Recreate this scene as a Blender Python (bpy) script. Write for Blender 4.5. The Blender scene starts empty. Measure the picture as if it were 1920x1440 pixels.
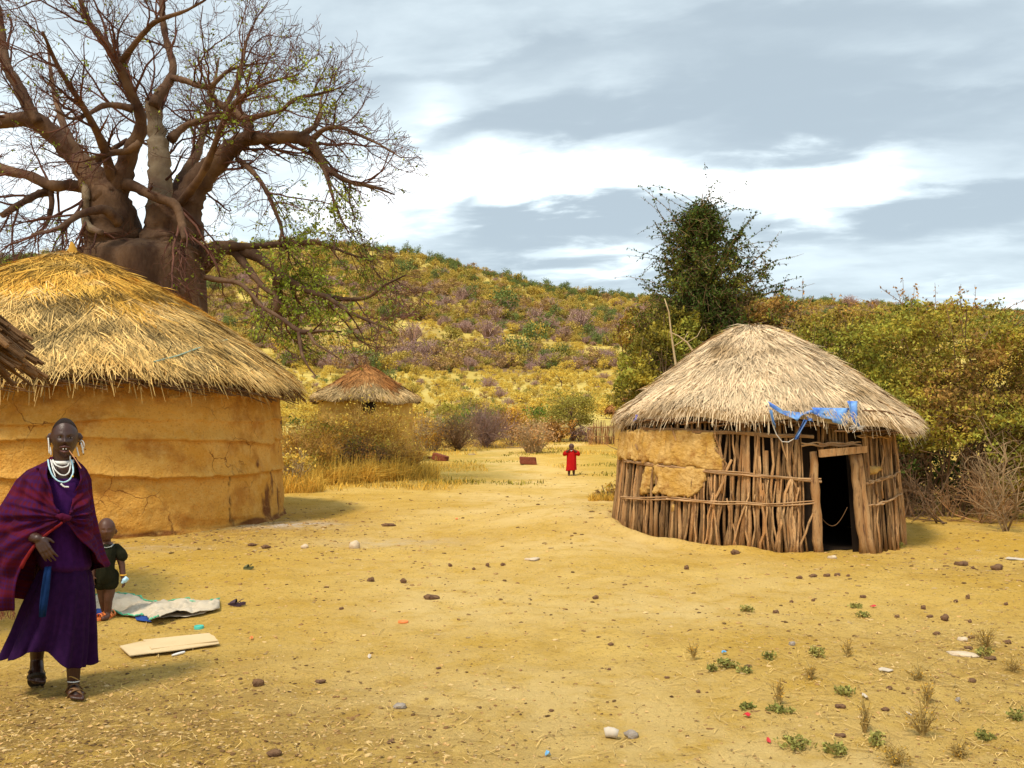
import bpy, math, random
import numpy as np
from mathutils import Vector, Matrix, noise as mnoise
R = math.radians
SC = bpy.context.scene
COL = SC.collection
RNG = np.random.default_rng(7)
random.seed(7)
F = 1700.0        # focal length in photo pixels (photo 1920 wide)
EYE = 1.55        # eye height
HZ = 800.0        # row of the horizon
# ---------------------------------------------------------------- camera
cam_d = bpy.data.cameras.new('camera'); cam = bpy.data.objects.new('camera', cam_d); COL.objects.link(cam)
cam.location = (0, 0, EYE); cam.rotation_euler = (R(90), 0, 0)
cam_d.sensor_width = 36; cam_d.lens = 36 * F / 1920
cam_d.shift_y = (HZ - 720) / 1920
cam_d.clip_start = 0.05; cam_d.clip_end = 8000
SC.camera = cam
# ---------------------------------------------------------------- world and sun
SUN_EL, SUN_AZ = 58, 215      # degrees, azimuth clockwise from +Y (behind the camera to the left)
W = bpy.data.worlds.new('World'); SC.world = W; W.use_nodes = True
nt = W.node_tree; nt.nodes.clear()
def N(t, **k):
    n = nt.nodes.new(t)
    for a, b in k.items(): setattr(n, a, b)
    return n
def M(op, a, b=None, c=None, clamp=False):
    n = N('ShaderNodeMath', operation=op); n.use_clamp = clamp
    for i, v in enumerate((a, b, c)):
        if v is None: continue
        if isinstance(v, (int, float)): n.inputs[i].default_value = v
        else: nt.links.new(v, n.inputs[i])
    return n.outputs[0]
def MIX(f, a, b):
    n = N('ShaderNodeMix', data_type='RGBA')
    for s, v in ((n.inputs[0], f), (n.inputs[6], a), (n.inputs[7], b)):
        if isinstance(v, (int, float)): s.default_value = v
        elif isinstance(v, tuple): s.default_value = (*v, 1)
        else: nt.links.new(v, s)
    return n.outputs[2]
def SS(v, a, b):
    n = N('ShaderNodeMapRange', interpolation_type='SMOOTHSTEP'); nt.links.new(v, n.inputs[0])
    n.inputs[1].default_value = a; n.inputs[2].default_value = b
    return n.outputs[0]
sky = N('ShaderNodeTexSky', sky_type='NISHITA'); sky.sun_disc = False
sky.sun_elevation = R(SUN_EL); sky.sun_rotation = R(SUN_AZ)
tc = N('ShaderNodeTexCoord'); sep = N('ShaderNodeSeparateXYZ'); nt.links.new(tc.outputs['Generated'], sep.inputs[0])
dx, dy, dz = sep.outputs
# cloud deck seen from below: project the direction on a plane so streaks flatten to the horizon
den = M('ADD', M('MAXIMUM', dz, 0.0), 0.16)
cx, cy = M('DIVIDE', dx, den), M('DIVIDE', dy, den)
cmb = N('ShaderNodeCombineXYZ'); nt.links.new(M('ADD', cx, M('MULTIPLY', cy, .35)), cmb.inputs[0]); nt.links.new(M('MULTIPLY', cy, 1.5), cmb.inputs[1])
def noise(scale, det, rough, off, dist=0.0):
    n = N('ShaderNodeTexNoise'); mp = N('ShaderNodeMapping'); nt.links.new(cmb.outputs[0], mp.inputs[0])
    mp.inputs['Location'].default_value = off
    nt.links.new(mp.outputs[0], n.inputs['Vector']); n.inputs['Scale'].default_value = scale
    n.inputs['Detail'].default_value = det; n.inputs['Roughness'].default_value = rough; n.inputs['Distortion'].default_value = dist
    return n.outputs['Fac']
n1 = noise(.55, 8, .5, (3.1, 1.7, .4), .1)
n2 = noise(1.5, 8, .55, (7.3, 4.2, 2.1), .15)
n3 = noise(4.0, 7, .52, (1.3, 9.2, 5.1), .25)
# broad cloud banks of this afternoon: (px, py, half width, half height, tilt, gain) seen in the photograph's direction
def bank(px, py, sx, sy, tilt):
    ax, ay = (px - 960) / F, (800 - py) / F
    u = M('DIVIDE', dx, M('MAXIMUM', dy, .05)); v = M('DIVIDE', dz, M('MAXIMUM', dy, .05))
    du = M('SUBTRACT', u, ax); dv = M('ADD', M('SUBTRACT', M('SUBTRACT', v, ay), M('MULTIPLY', du, tilt)), wob)
    r2 = M('ADD', M('POWER', M('ABSOLUTE', M('DIVIDE', du, sx / F)), 2.0), M('POWER', M('ABSOLUTE', M('DIVIDE', dv, sy / F)), 2.0))
    return M('MULTIPLY', M('EXPONENT', M('MULTIPLY', r2, -1.0)), SS(dy, .1, .4))
t = M('ADD', M('MULTIPLY', n1, .42), M('ADD', M('MULTIPLY', n2, .56), M('MULTIPLY', n3, .24)))
wob = M('MULTIPLY', M('SUBTRACT', n3, .5), .12)
for (a, g) in ((bank(1090, 335, 330, 58, .10), .42), (bank(1560, 345, 260, 50, .02), .30), (bank(1500, 400, 110, 45, .0), .25),
               (bank(820, 190, 60, 50, 0), .14), (bank(900, 480, 420, 26, .06), .0), (bank(1130, 500, 140, 22, 0), .25), (bank(1830, 545, 150, 22, 0), .16), (bank(200, 330, 500, 160, 0), .12),
               (bank(1060, 425, 230, 38, .12), -.34), (bank(1780, 400, 300, 48, .12), -.26), (bank(1480, 270, 300, 34, .08), -.22), (bank(1060, 215, 330, 45, .15), -.15), (bank(880, 380, 22, 22, 0.8), -.2),
               (bank(1540, 30, 300, 40, .1), -.14), (bank(1250, 200, 420, 26, .14), -.12), (bank(900, 130, 260, 30, .15), -.10), (bank(1750, 200, 260, 26, .12), -.12), (bank(1350, 120, 600, 90, .1), .02)):
    t = M('ADD', t, M('MULTIPLY', a, g))
lum = SS(t, .34, 1.06)
cl1 = MIX(SS(lum, 0.0, .55), (2.15, 2.55, 2.80), (3.85, 4.40, 4.60))
cl2 = MIX(SS(lum, .45, 1.0), cl1, (8.4, 8.4, 8.3))
body = MIX(.90, sky.outputs[0], cl2)
# below the horizon: dull earth light
body = MIX(SS(dz, -.05, 0.0), (1.5, 1.1, .5), body)
bg = N('ShaderNodeBackground'); nt.links.new(body, bg.inputs[0]); bg.inputs[1].default_value = 0.10
wo = N('ShaderNodeOutputWorld'); nt.links.new(bg.outputs[0], wo.inputs[0])
sun_d = bpy.data.lights.new('sun', 'SUN'); sun = bpy.data.objects.new('sun', sun_d); COL.objects.link(sun)
sun_d.energy = 1.5; sun_d.angle = R(10); sun_d.color = (1, .90, .74)
_az = R(SUN_AZ); _d = Vector((math.sin(_az) * math.cos(R(SUN_EL)), math.cos(_az) * math.cos(R(SUN_EL)), math.sin(R(SUN_EL))))
sun.rotation_euler = _d.to_track_quat('Z', 'Y').to_euler()
SC.view_settings.view_transform = 'Standard'; SC.view_settings.look = 'None'
SC.view_settings.exposure = 1.25; SC.view_settings.gamma = 1; SC.view_settings.use_curve_mapping = False
SC.cycles.max_bounces = 6; SC.cycles.diffuse_bounces = 3
# ---------------------------------------------------------------- helpers
def P(px, py, Y):
    return np.array([(px - 960) / F * Y, Y, EYE + (HZ - py) / F * Y])
class Geo:
    """collects geometry for ONE mesh object; rnd is a per-vertex value the materials read"""
    def __init__(s): s.V = []; s.Q = []; s.T = []; s.r = []; s.mq = []; s.mt = []; s.n = 0
    def add(s, V, Q=None, T=None, rnd=0.5, mi=0):
        V = np.asarray(V, dtype=np.float32).reshape(-1, 3); s.V.append(V)
        rr = np.empty(len(V), np.float32); rr[:] = rnd; s.r.append(rr)
        if Q is not None and len(Q):
            Q = np.asarray(Q, dtype=np.int64) + s.n; s.Q.append(Q); s.mq.append(np.full(len(Q), mi))
        if T is not None and len(T):
            T = np.asarray(T, dtype=np.int64) + s.n; s.T.append(T); s.mt.append(np.full(len(T), mi))
        s.n += len(V)
    def tube(s, pts, rad, sides=6, rnd=0.5, mi=0, cap=True, lump=0.0, flat=1.0):
        pts = np.asarray(pts, float); n = len(pts); rad = np.broadcast_to(np.asarray(rad, float), (n,))
        tg = np.gradient(pts, axis=0); tg /= (np.linalg.norm(tg, axis=1, keepdims=True) + 1e-9)
        ref = np.array([0, 0, 1.0]) if abs(tg[:, 2]).mean() < .8 else np.array([1.0, 0, 0])
        u = np.cross(tg, ref); u /= (np.linalg.norm(u, axis=1, keepdims=True) + 1e-9); v = np.cross(tg, u)
        a = np.arange(sides) * 2 * math.pi / sides
        rr = rad[:, None] * np.ones(sides)
        if lump: rr = rr * (1 + RNG.normal(0, lump, rr.shape))
        ring = pts[:, None, :] + rr[..., None] * (np.cos(a)[None, :, None] * u[:, None, :] + flat * np.sin(a)[None, :, None] * v[:, None, :])
        i = np.arange(n - 1)[:, None] * sides; j = np.arange(sides)[None, :]; k = (j + 1) % sides
        Q = np.stack([i + j, i + k, i + sides + k, i + sides + j], -1).reshape(-1, 4)
        V = ring.reshape(-1, 3); T = []
        if cap and sides >= 3:
            V = np.vstack([V, pts[0], pts[-1]]); c0 = n * sides; b = (n - 1) * sides
            T = [(c0, (q + 1) % sides, q) for q in range(sides)] + [(c0 + 1, b + q, b + (q + 1) % sides) for q in range(sides)]
        s.add(V, Q, T, rnd, mi)
    def grid(s, G, wrap=False, rnd=0.5, mi=0):
        G = np.asarray(G, float); n, m = G.shape[:2]
        i = np.arange(n - 1)[:, None] * m; j = np.arange(m if wrap else m - 1)[None, :]; k = (j + 1) % m
        Q = np.stack([i + j, i + k, i + m + k, i + m + j], -1).reshape(-1, 4)
        s.add(G.reshape(-1, 3), Q, None, rnd, mi)
    def box(s, c, sz, rz=0, rnd=0.5, mi=0, tilt=(0, 0), jit=0.0):
        c = np.asarray(c, float); h = np.asarray(sz, float) / 2
        b = np.array([(x, y, z) for z in (-1, 1) for x, y in ((-1, -1), (1, -1), (1, 1), (-1, 1))], float) * h
        if jit: b += RNG.normal(0, jit, b.shape)
        m = np.array(Matrix.Rotation(rz, 3, 'Z') @ Matrix.Rotation(tilt[0], 3, 'X') @ Matrix.Rotation(tilt[1], 3, 'Y'))
        s.add(b @ m.T + c, [(0, 3, 2, 1), (4, 5, 6, 7), (0, 1, 5, 4), (1, 2, 6, 5), (2, 3, 7, 6), (3, 0, 4, 7)], None, rnd, mi)
    def quads(s, C, U, Vv, rnd, mi=0, rhomb=True, fold=0.0):
        """many small faces: centre C, half vectors U and Vv"""
        C = np.asarray(C); n = len(C)
        if rhomb: pts = np.stack([C - U, C - Vv * 1.0 + U * .1, C + U, C + Vv + U * .1], 1)
        else: pts = np.stack([C - U - Vv, C + U - Vv, C + U + Vv, C - U + Vv], 1)
        s.add(pts.reshape(-1, 3), np.arange(4 * n).reshape(-1, 4), None, np.repeat(rnd, 4) if np.ndim(rnd) else rnd, mi)
    def build(s, name, mats, parent=None, smooth=False, kind=None):
        me = bpy.data.meshes.new(name)
        V = np.vstack(s.V); Q = np.vstack(s.Q) if s.Q else np.zeros((0, 4), int); T = np.vstack(s.T) if s.T else np.zeros((0, 3), int)
        me.vertices.add(len(V)); me.vertices.foreach_set('co', V.astype(np.float32).ravel())
        li = np.concatenate([Q.ravel(), T.ravel()]).astype(np.int32); me.loops.add(len(li)); me.loops.foreach_set('vertex_index', li)
        nf = len(Q) + len(T); me.polygons.add(nf)
        st = np.concatenate([np.arange(len(Q)) * 4, len(Q) * 4 + np.arange(len(T)) * 3]).astype(np.int32)
        me.polygons.foreach_set('loop_start', st)
        me.polygons.foreach_set('loop_total', np.concatenate([np.full(len(Q), 4), np.full(len(T), 3)]).astype(np.int32))
        mi = np.concatenate((s.mq if s.mq else []) + (s.mt if s.mt else [])).astype(np.int32) if nf else np.zeros(0, np.int32)
        me.polygons.foreach_set('material_index', mi)
        me.polygons.foreach_set('use_smooth', np.full(nf, bool(smooth)))
        a = me.attributes.new('rnd', 'FLOAT', 'POINT'); a.data.foreach_set('value', np.concatenate(s.r).astype(np.float32))
        for m in (mats if isinstance(mats, (list, tuple)) else [mats]): me.materials.append(m)
        me.update(calc_edges=True); me.validate()
        o = bpy.data.objects.new(name, me); COL.objects.link(o)
        if parent: o.parent = parent
        if kind: o['kind'] = kind
        return o
def tag(o, label, cat, group=None, kind=None):
    o['label'] = label; o['category'] = cat
    if group: o['group'] = group
    if kind: o['kind'] = kind
    return o
def empty(name, loc, label=None, cat=None, group=None, rz=0):
    o = bpy.data.objects.new(name, None); COL.objects.link(o); o.location = loc; o.rotation_euler = (0, 0, rz)
    o.empty_display_size = .2
    if label: tag(o, label, cat, group)
    return o
def rebase(root):
    """children were built in world space: keep them there while the empty sits at the thing's base"""
    mi = Matrix.LocRotScale(root.location, root.rotation_euler, None).inverted()
    for c in root.children:
        c.matrix_parent_inverse = mi
def vnoise(P3, scale, seed=0):
    P3 = np.asarray(P3, float).reshape(-1, 3) * scale + seed * 17.3
    return np.array([mnoise.noise(Vector(p)) for p in P3])
def fnoise(x, y, scale, seed=0):
    """cheap smooth 2D value noise, vectorised"""
    x = np.asarray(x, float) * scale + seed * 13.7 + 1000; y = np.asarray(y, float) * scale + seed * 7.9 + 1000
    xi = np.floor(x).astype(np.int64); yi = np.floor(y).astype(np.int64); xf = x - xi; yf = y - yi
    def h(a, b):
        n = (a * 374761393 + b * 668265263 + seed * 1442695041) & 0xffffffff
        n = ((n ^ (n >> 13)) * 1274126177) & 0xffffffff
        return ((n ^ (n >> 16)) & 0xffff) / 65535.0
    u = xf * xf * (3 - 2 * xf); v = yf * yf * (3 - 2 * yf)
    return (h(xi, yi) * (1 - u) + h(xi + 1, yi) * u) * (1 - v) + (h(xi, yi + 1) * (1 - u) + h(xi + 1, yi + 1) * u) * v - .5
# ---------------------------------------------------------------- materials
def mk(name, c1, c2, scale=5.0, rnd=None, bump=0.0, bscale=40.0, rough=0.9, stretch=(1, 1, 1), detail=5, lo=.35, hi=.65, spec=.15, trans=0.0, c3=None, s3=1.0, coord='Object'):
    """base colour: noise between c1 and c2 (c3 patches), rnd = (dark, light) range multiplied by the per-vertex value"""
    m = bpy.data.materials.new(name); m.use_nodes = True; T = m.node_tree; T.nodes.clear(); L = T.links
    o = T.nodes.new('ShaderNodeOutputMaterial'); b = T.nodes.new('ShaderNodeBsdfPrincipled'); L.new(b.outputs[0], o.inputs[0])
    b.inputs['Roughness'].default_value = rough; b.inputs['Specular IOR Level'].default_value = spec
    tc = T.nodes.new('ShaderNodeTexCoord'); mp = T.nodes.new('ShaderNodeMapping'); L.new(tc.outputs[coord], mp.inputs[0]); mp.inputs['Scale'].default_value = stretch
    def noi(sc, de=detail):
        n = T.nodes.new('ShaderNodeTexNoise'); L.new(mp.outputs[0], n.inputs['Vector']); n.inputs['Scale'].default_value = sc; n.inputs['Detail'].default_value = de; n.inputs['Roughness'].default_value = .6
        return n.outputs['Fac']
    def rng(v, a, b_, x=0, y=1):
        n = T.nodes.new('ShaderNodeMapRange'); L.new(v, n.inputs[0]); n.inputs[1].default_value = a; n.inputs[2].default_value = b_; n.inputs[3].default_value = x; n.inputs[4].default_value = y
        return n.outputs[0]
    def mix(f, a, b_, bt='MIX'):
        n = T.nodes.new('ShaderNodeMix'); n.data_type = 'RGBA'; n.blend_type = bt
        for s_, v in ((n.inputs[0], f), (n.inputs[6], a), (n.inputs[7], b_)):
            if isinstance(v, (int, float)): s_.default_value = v
            elif isinstance(v, tuple): s_.default_value = (*v, 1)
            else: L.new(v, s_)
        return n.outputs[2]
    col = mix(rng(noi(scale), lo, hi), c1, c2)
    if c3: col = mix(rng(noi(s3, 6), .52, .66), col, c3)
    if rnd:
        at = T.nodes.new('ShaderNodeAttribute'); at.attribute_name = 'rnd'
        v = rng(at.outputs['Fac'], 0, 1, rnd[0], rnd[1]); cb = T.nodes.new('ShaderNodeCombineColor')
        for i in range(3): L.new(v, cb.inputs[i])
        col = mix(1.0, col, cb.outputs[0], 'MULTIPLY')
    L.new(col, b.inputs['Base Color'])
    if bump:
        bp = T.nodes.new('ShaderNodeBump'); bp.inputs['Strength'].default_value = min(1, bump); bp.inputs['Distance'].default_value = .02 * max(1, bump)
        L.new(noi(bscale, 6), bp.inputs['Height']); L.new(bp.outputs[0], b.inputs['Normal'])
    if trans:
        tr = T.nodes.new('ShaderNodeBsdfTranslucent'); L.new(col, tr.inputs[0]); ms = T.nodes.new('ShaderNodeMixShader'); ms.inputs[0].default_value = trans
        L.new(b.outputs[0], ms.inputs[1]); L.new(tr.outputs[0], ms.inputs[2]); L.new(ms.outputs[0], o.inputs[0])
    return m
# ---------------------------------------------------------------- terrain
AZ_P = np.radians([-180, -120, -80, -55, -29.4, -24, -13.2, -6.7, -2, 1.3, 4.7, 8, 17.6, 25, 29, 40, 70, 120, 180])
TOP_P = np.array([30, 40, 120, 230, 310, 322, 345, 322, 292, 264, 246, 240, 230, 219, 212, 190, 110, 40, 30.])
def relief(x, y):
    x = np.asarray(x, float); y = np.asarray(y, float)
    s = np.hypot(x, y); az = np.arctan2(x, y); top = np.interp(az, AZ_P, TOP_P)
    k = top / 345.0
    e1 = np.interp(s, [0, 26, 34, 55, 90, 150, 280], [0, 0, 0, 0, 0, 0, 0])
    # height as elevation (photo pixels above the horizon) times distance
    ep = np.interp(s, [60, 90, 150, 280, 420, 560], [-18, 18, 62, 150, 262, 345])
    ep = np.where(ep > 0, ep * (k * np.clip((s - 90) / 400, 0, 1) + (1 - np.clip((s - 90) / 400, 0, 1)) * np.clip(k * 1.3, 0, 1)), ep)
    cs = np.maximum(np.cos(az), .45)
    far = EYE + ep / F * np.minimum(s, 600) * cs
    far = np.where(s > 560, far - (s - 560) * .06, far)
    far = np.maximum(far, -2)
    near = np.interp(s, [0, 28, 55, 62], [0, 0, .74, 1.0])
    w = np.clip((s - 50) / 14, 0, 1); w = w * w * (3 - 2 * w)
    h = near * (1 - w) + far * w
    big = np.clip((s - 90) / 200, 0, 1)
    h = h + big * (fnoise(x, y, .012, 3) * 5 + fnoise(x, y, .04, 4) * 1.2) * np.clip((600 - s) / 200, 0.4, 1)
    # rise beside the pole hut
    m = np.exp(-((x - .9) / 1.1) ** 2 - ((y - 14.2) / 2.8) ** 2)
    h = h + .27 * m
    h = h - .05 * np.exp(-((x - 5.6) / 1.2) ** 2 - ((y - 11.5) / 1.5) ** 2)
    # earth banked against the pole hut
    rr = np.hypot(x - 3.5, y - 13.15)
    h = h + .07 * np.exp(-((rr - 2.15) / .16) ** 2) * np.clip((4.2 - x) / 1.5, 0, 1) * (1 + 1.2 * fnoise(x, y, 2.5, 8))
    near_f = np.clip((60 - s) / 30, 0, 1) * (1 - np.exp(-((x + 2.6) / .7) ** 2 - ((y - 5.25) / .8) ** 2)) * (1 - np.exp(-((x + 3.25) / .5) ** 2 - ((y - 7.3) / .6) ** 2))
    h = h + near_f * (fnoise(x, y, .5, 1) * .05 + fnoise(x, y, 1.7, 2) * .028 + fnoise(x, y, 4.5, 5) * .030 + fnoise(x, y, 12, 6) * .012)
    return h
def gz(x, y): return float(relief(np.array([x]), np.array([y]))[0])
def ground_pt(px, py):
    """where the ray through a photo pixel meets the ground"""
    Y = np.concatenate([np.arange(3.5, 20, .01), np.arange(20, 90, .1)])
    X = (px - 960) / F * Y; Z = EYE + (HZ - py) / F * Y
    hit = np.where(Z <= relief(X, Y))[0]
    i = hit[0] if len(hit) else len(Y) - 1
    return float(X[i]), float(Y[i])
r = np.concatenate([np.linspace(.4, 3.9, 10), np.arange(4, 16, .062), np.geomspace(16, 60, 80), np.geomspace(61.5, 600, 110), np.geomspace(640, 4500, 14)])
a = np.concatenate([np.radians(np.linspace(-180, -50, 24)[:-1]), np.radians(np.linspace(-50, -33, 20)[:-1]), np.radians(np.linspace(-33, 33, 440)), np.radians(np.linspace(33, 50, 20)[1:]), np.radians(np.linspace(50, 180, 24)[1:])])
RR, AA = np.meshgrid(r, a, indexing='ij'); X = RR * np.sin(AA); Y = RR * np.cos(AA); Z = relief(X, Y)
i_cut = int(np.searchsorted(r, 60)) 
def mat_ground():
    m = bpy.data.materials.new('dry_earth'); m.use_nodes = True; T = m.node_tree; T.nodes.clear(); L = T.links
    o = T.nodes.new('ShaderNodeOutputMaterial'); b = T.nodes.new('ShaderNodeBsdfPrincipled'); L.new(b.outputs[0], o.inputs[0])
    b.inputs['Roughness'].default_value = .95; b.inputs['Specular IOR Level'].default_value = .1
    g = T.nodes.new('ShaderNodeNewGeometry')
    def noi(sc, de=6, ro=.6, vec=None):
        n = T.nodes.new('ShaderNodeTexNoise'); L.new(vec or g.outputs['Position'], n.inputs['Vector']); n.inputs['Scale'].default_value = sc; n.inputs['Detail'].default_value = de; n.inputs['Roughness'].default_value = ro
        return n.outputs['Fac']
    def rng(v, a_, b_, x=0, y=1):
        n = T.nodes.new('ShaderNodeMapRange'); n.interpolation_type = 'SMOOTHSTEP'; L.new(v, n.inputs[0]); n.inputs[1].default_value = a_; n.inputs[2].default_value = b_; n.inputs[3].default_value = x; n.inputs[4].default_value = y
        return n.outputs[0]
    def mix(f, a_, b_):
        n = T.nodes.new('ShaderNodeMix'); n.data_type = 'RGBA'
        for s_, v in ((n.inputs[0], f), (n.inputs[6], a_), (n.inputs[7], b_)):
            if isinstance(v, (int, float)): s_.default_value = v
            elif isinstance(v, tuple): s_.default_value = (*v, 1)
            else: L.new(v, s_)
        return n.outputs[2]
    def mul(a_, b_):
        n = T.nodes.new('ShaderNodeMath'); n.operation = 'MULTIPLY'; L.new(a_, n.inputs[0])
        if isinstance(b_, (int, float)): n.inputs[1].default_value = b_
        else: L.new(b_, n.inputs[1])
        return n.outputs[0]
    col = mix(rng(noi(.45), .35, .68), (.60, .355, .052), (.73, .48, .125))
    col = mix(mul(rng(noi(2.2), .45, .7), .55), col, (.50, .285, .045))
    col = mix(mul(rng(noi(9.0, 8, .7), .5, .72), .6), col, (.72, .50, .20))
    col = mix(mul(rng(noi(30, 5, .75), .53, .64), .7), col, (.24, .125, .03))
    ap = T.nodes.new('ShaderNodeAttribute'); ap.attribute_name = 'trodden'
    col = mix(mul(ap.outputs['Fac'], rng(noi(3.0, 7, .65), .25, .6)), col, (.76, .53, .20))
    at = T.nodes.new('ShaderNodeAttribute'); at.attribute_name = 'litter'      # trodden leaf litter and droppings
    lit = mul(at.outputs['Fac'], rng(noi(5, 7, .7), .3, .6)); col = mix(mul(lit, .75), col, (.27, .155, .05))
    at2 = T.nodes.new('ShaderNodeAttribute'); at2.attribute_name = 'grass'
    gr = mul(at2.outputs['Fac'], rng(noi(1.4, 7, .7), .36, .56)); col = mix(mul(gr, .8), col, (.33, .27, .05))
    at3 = T.nodes.new('ShaderNodeAttribute'); at3.attribute_name = 'ash'
    col = mix(mul(at3.outputs['Fac'], rng(noi(4, 6), .3, .6)), col, (.58, .50, .42))
    L.new(col, b.inputs['Base Color'])
    bp = T.nodes.new('ShaderNodeBump'); bp.inputs['Strength'].default_value = .9; bp.inputs['Distance'].default_value = .035; L.new(noi(26, 8, .72), bp.inputs['Height'])
    bp2 = T.nodes.new('ShaderNodeBump'); bp2.inputs['Strength'].default_value = .8; bp2.inputs['Distance'].default_value = .012; L.new(noi(90, 4, .7), bp2.inputs['Height'])
    L.new(bp.outputs[0], bp2.inputs['Normal']); L.new(bp2.outputs[0], b.inputs['Normal'])
    return m
def litter_f(x, y):
    """how much litter lies on the yard: bottom left corner, beside the huts, bottom right"""
    px = 960 + F * x / np.maximum(y, .5)
    f = np.exp(-((x + 2.4) / 1.6) ** 2 - ((y - 4.6) / 1.3) ** 2) * 1.0
    f += .8 * np.exp(-((x + 3.9) / 1.6) ** 2 - ((y - 14.0) / 2.5) ** 2)
    f += .55 * np.exp(-((x - 3.4) / 1.4) ** 2 - ((y - 5.6) / 1.6) ** 2)
    f += .45 * np.exp(-((x - 5.5) / 1.6) ** 2 - ((y - 9.8) / .9) ** 2)
    f += .3 * np.exp(-((x + .7) / 1.2) ** 2 - ((y - 4.2) / .8) ** 2)
    return np.clip(f, 0, 1)
def trod_f(x, y):
    c = np.interp(y, [3, 8, 14, 20, 28, 34, 42, 50, 60], [.5, .6, .5, .7, 1.2, -.2, -.9, 3.6, 6.5]); w = np.interp(y, [3, 12, 20, 28, 40], [2.2, 2.4, 2.2, 1.4, 1.0])
    return np.clip(np.exp(-((x - c) / w) ** 2) * (.75 + 1.6 * fnoise(x, y, .8, 61)), 0, 1)
def grass_f(x, y):
    f = np.clip((y - 22) / 8, 0, 1) * np.clip(1 - np.exp(-((x - 1.5 - .02 * (y - 28) ** 2 * -1 * 0) / (1.2 + .02 * y)) ** 2), 0, 1)
    f = .55 * f; f = np.where(y > 46, np.clip(.45 + fnoise(x, y, .2, 9) * 2, 0, 1), f)
    return np.clip(f, 0, 1)
def ash_f(x, y):
    return np.clip(.9 * np.exp(-((x + 3.55) / .75) ** 2 - ((y - 14.3) / .5) ** 2) + .35 * np.exp(-((x + 1.6) / 1.0) ** 2 - ((y - 12.2) / .5) ** 2) + .3 * np.exp(-((x + 4.6) / .8) ** 2 - ((y - 11.7) / .3) ** 2), 0, 1)
M_EARTH = mat_ground()
M_HILL = mk('hill_earth', (.60, .45, .11), (.50, .36, .08), .05, c3=(.22, .13, .06), s3=.02, bump=.5, bscale=1.0, lo=.4, hi=.6)
def sheet(name, i0, i1, m):
    g = Geo(); G = np.stack([X[i0:i1], Y[i0:i1], Z[i0:i1]], -1)
    # close the ring behind the camera
    g.grid(G, wrap=False); o = g.build(name, m, smooth=True, kind='structure')
    x, y = G[..., 0].ravel(), G[..., 1].ravel()
    if m is M_EARTH:
        for nm, fn in (('litter', litter_f), ('grass', grass_f), ('ash', ash_f), ('trodden', trod_f)):
            at = o.data.attributes.new(nm, 'FLOAT', 'POINT'); at.data.foreach_set('value', fn(x, y).astype(np.float32))
    return o
sheet('ground', 0, i_cut + 1, M_EARTH)
sheet('hillside', i_cut, len(r), M_HILL)
# ---------------------------------------------------------------- thatched huts
M_TH_PALE = mk('pale_thatch', (.80, .61, .38), (.70, .52, .32), 2.0, rnd=(.55, 1.22), rough=.85, c3=(.42, .28, .14), s3=1.2)
M_TH_STRAW = mk('straw_thatch', (.72, .49, .19), (.60, .37, .11), 1.5, rnd=(.12, 1.4), rough=.85)
M_TH_GOLD = mk('golden_thatch', (.56, .28, .035), (.66, .39, .075), .8, rnd=(.2, 1.35), rough=.85, c3=(.66, .50, .26), s3=.5)
M_TH_RED = mk('weathered_thatch', (.38, .15, .04), (.46, .22, .07), .8, rnd=(.35, 1.2), rough=.9)
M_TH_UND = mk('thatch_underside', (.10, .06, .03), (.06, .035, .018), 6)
M_MUD = mk('ochre_mud', (.50, .29, .055), (.58, .36, .10), 1.4, bump=.7, bscale=14, c3=(.38, .19, .04), s3=1.3, rough=.95)
M_DAUB = mk('rough_daub', (.54, .30, .065), (.66, .42, .15), 5, bump=2.5, bscale=16, c3=(.40, .20, .05), s3=6, rough=.95)
M_POLE = mk('weathered_pole', (.44, .215, .08), (.64, .40, .19), 2.5, rnd=(.2, 1.4), bump=1.0, bscale=30, stretch=(6, 6, 1), rough=.9, c3=(.17, .08, .04), s3=5)
M_STICK = mk('dark_stick', (.12, .06, .025), (.22, .12, .055), 4, rnd=(.45, 1.5), bump=.8, bscale=40, rough=.9)
M_WITHY = mk('withy_binding', (.46, .29, .15), (.34, .19, .09), 5, rnd=(.6, 1.4), bump=.6, bscale=40)
M_INSHADE = mk('indoor_shade', (.018, .011, .007), (.028, .017, .010), 5)  # near black colour stands for the shade inside the huts
M_TARP = mk('blue_tarpaulin', (.04, .13, .50), (.22, .42, .74), 7, rnd=(.4, 1.3), rough=.5, spec=.4)
M_TARPW = mk('frayed_white_weave', (.62, .58, .52), (.5, .45, .4), 9, rough=.8)
def roof_z(t, za, ze, ex): return za - (za - ze) * t ** ex
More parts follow.
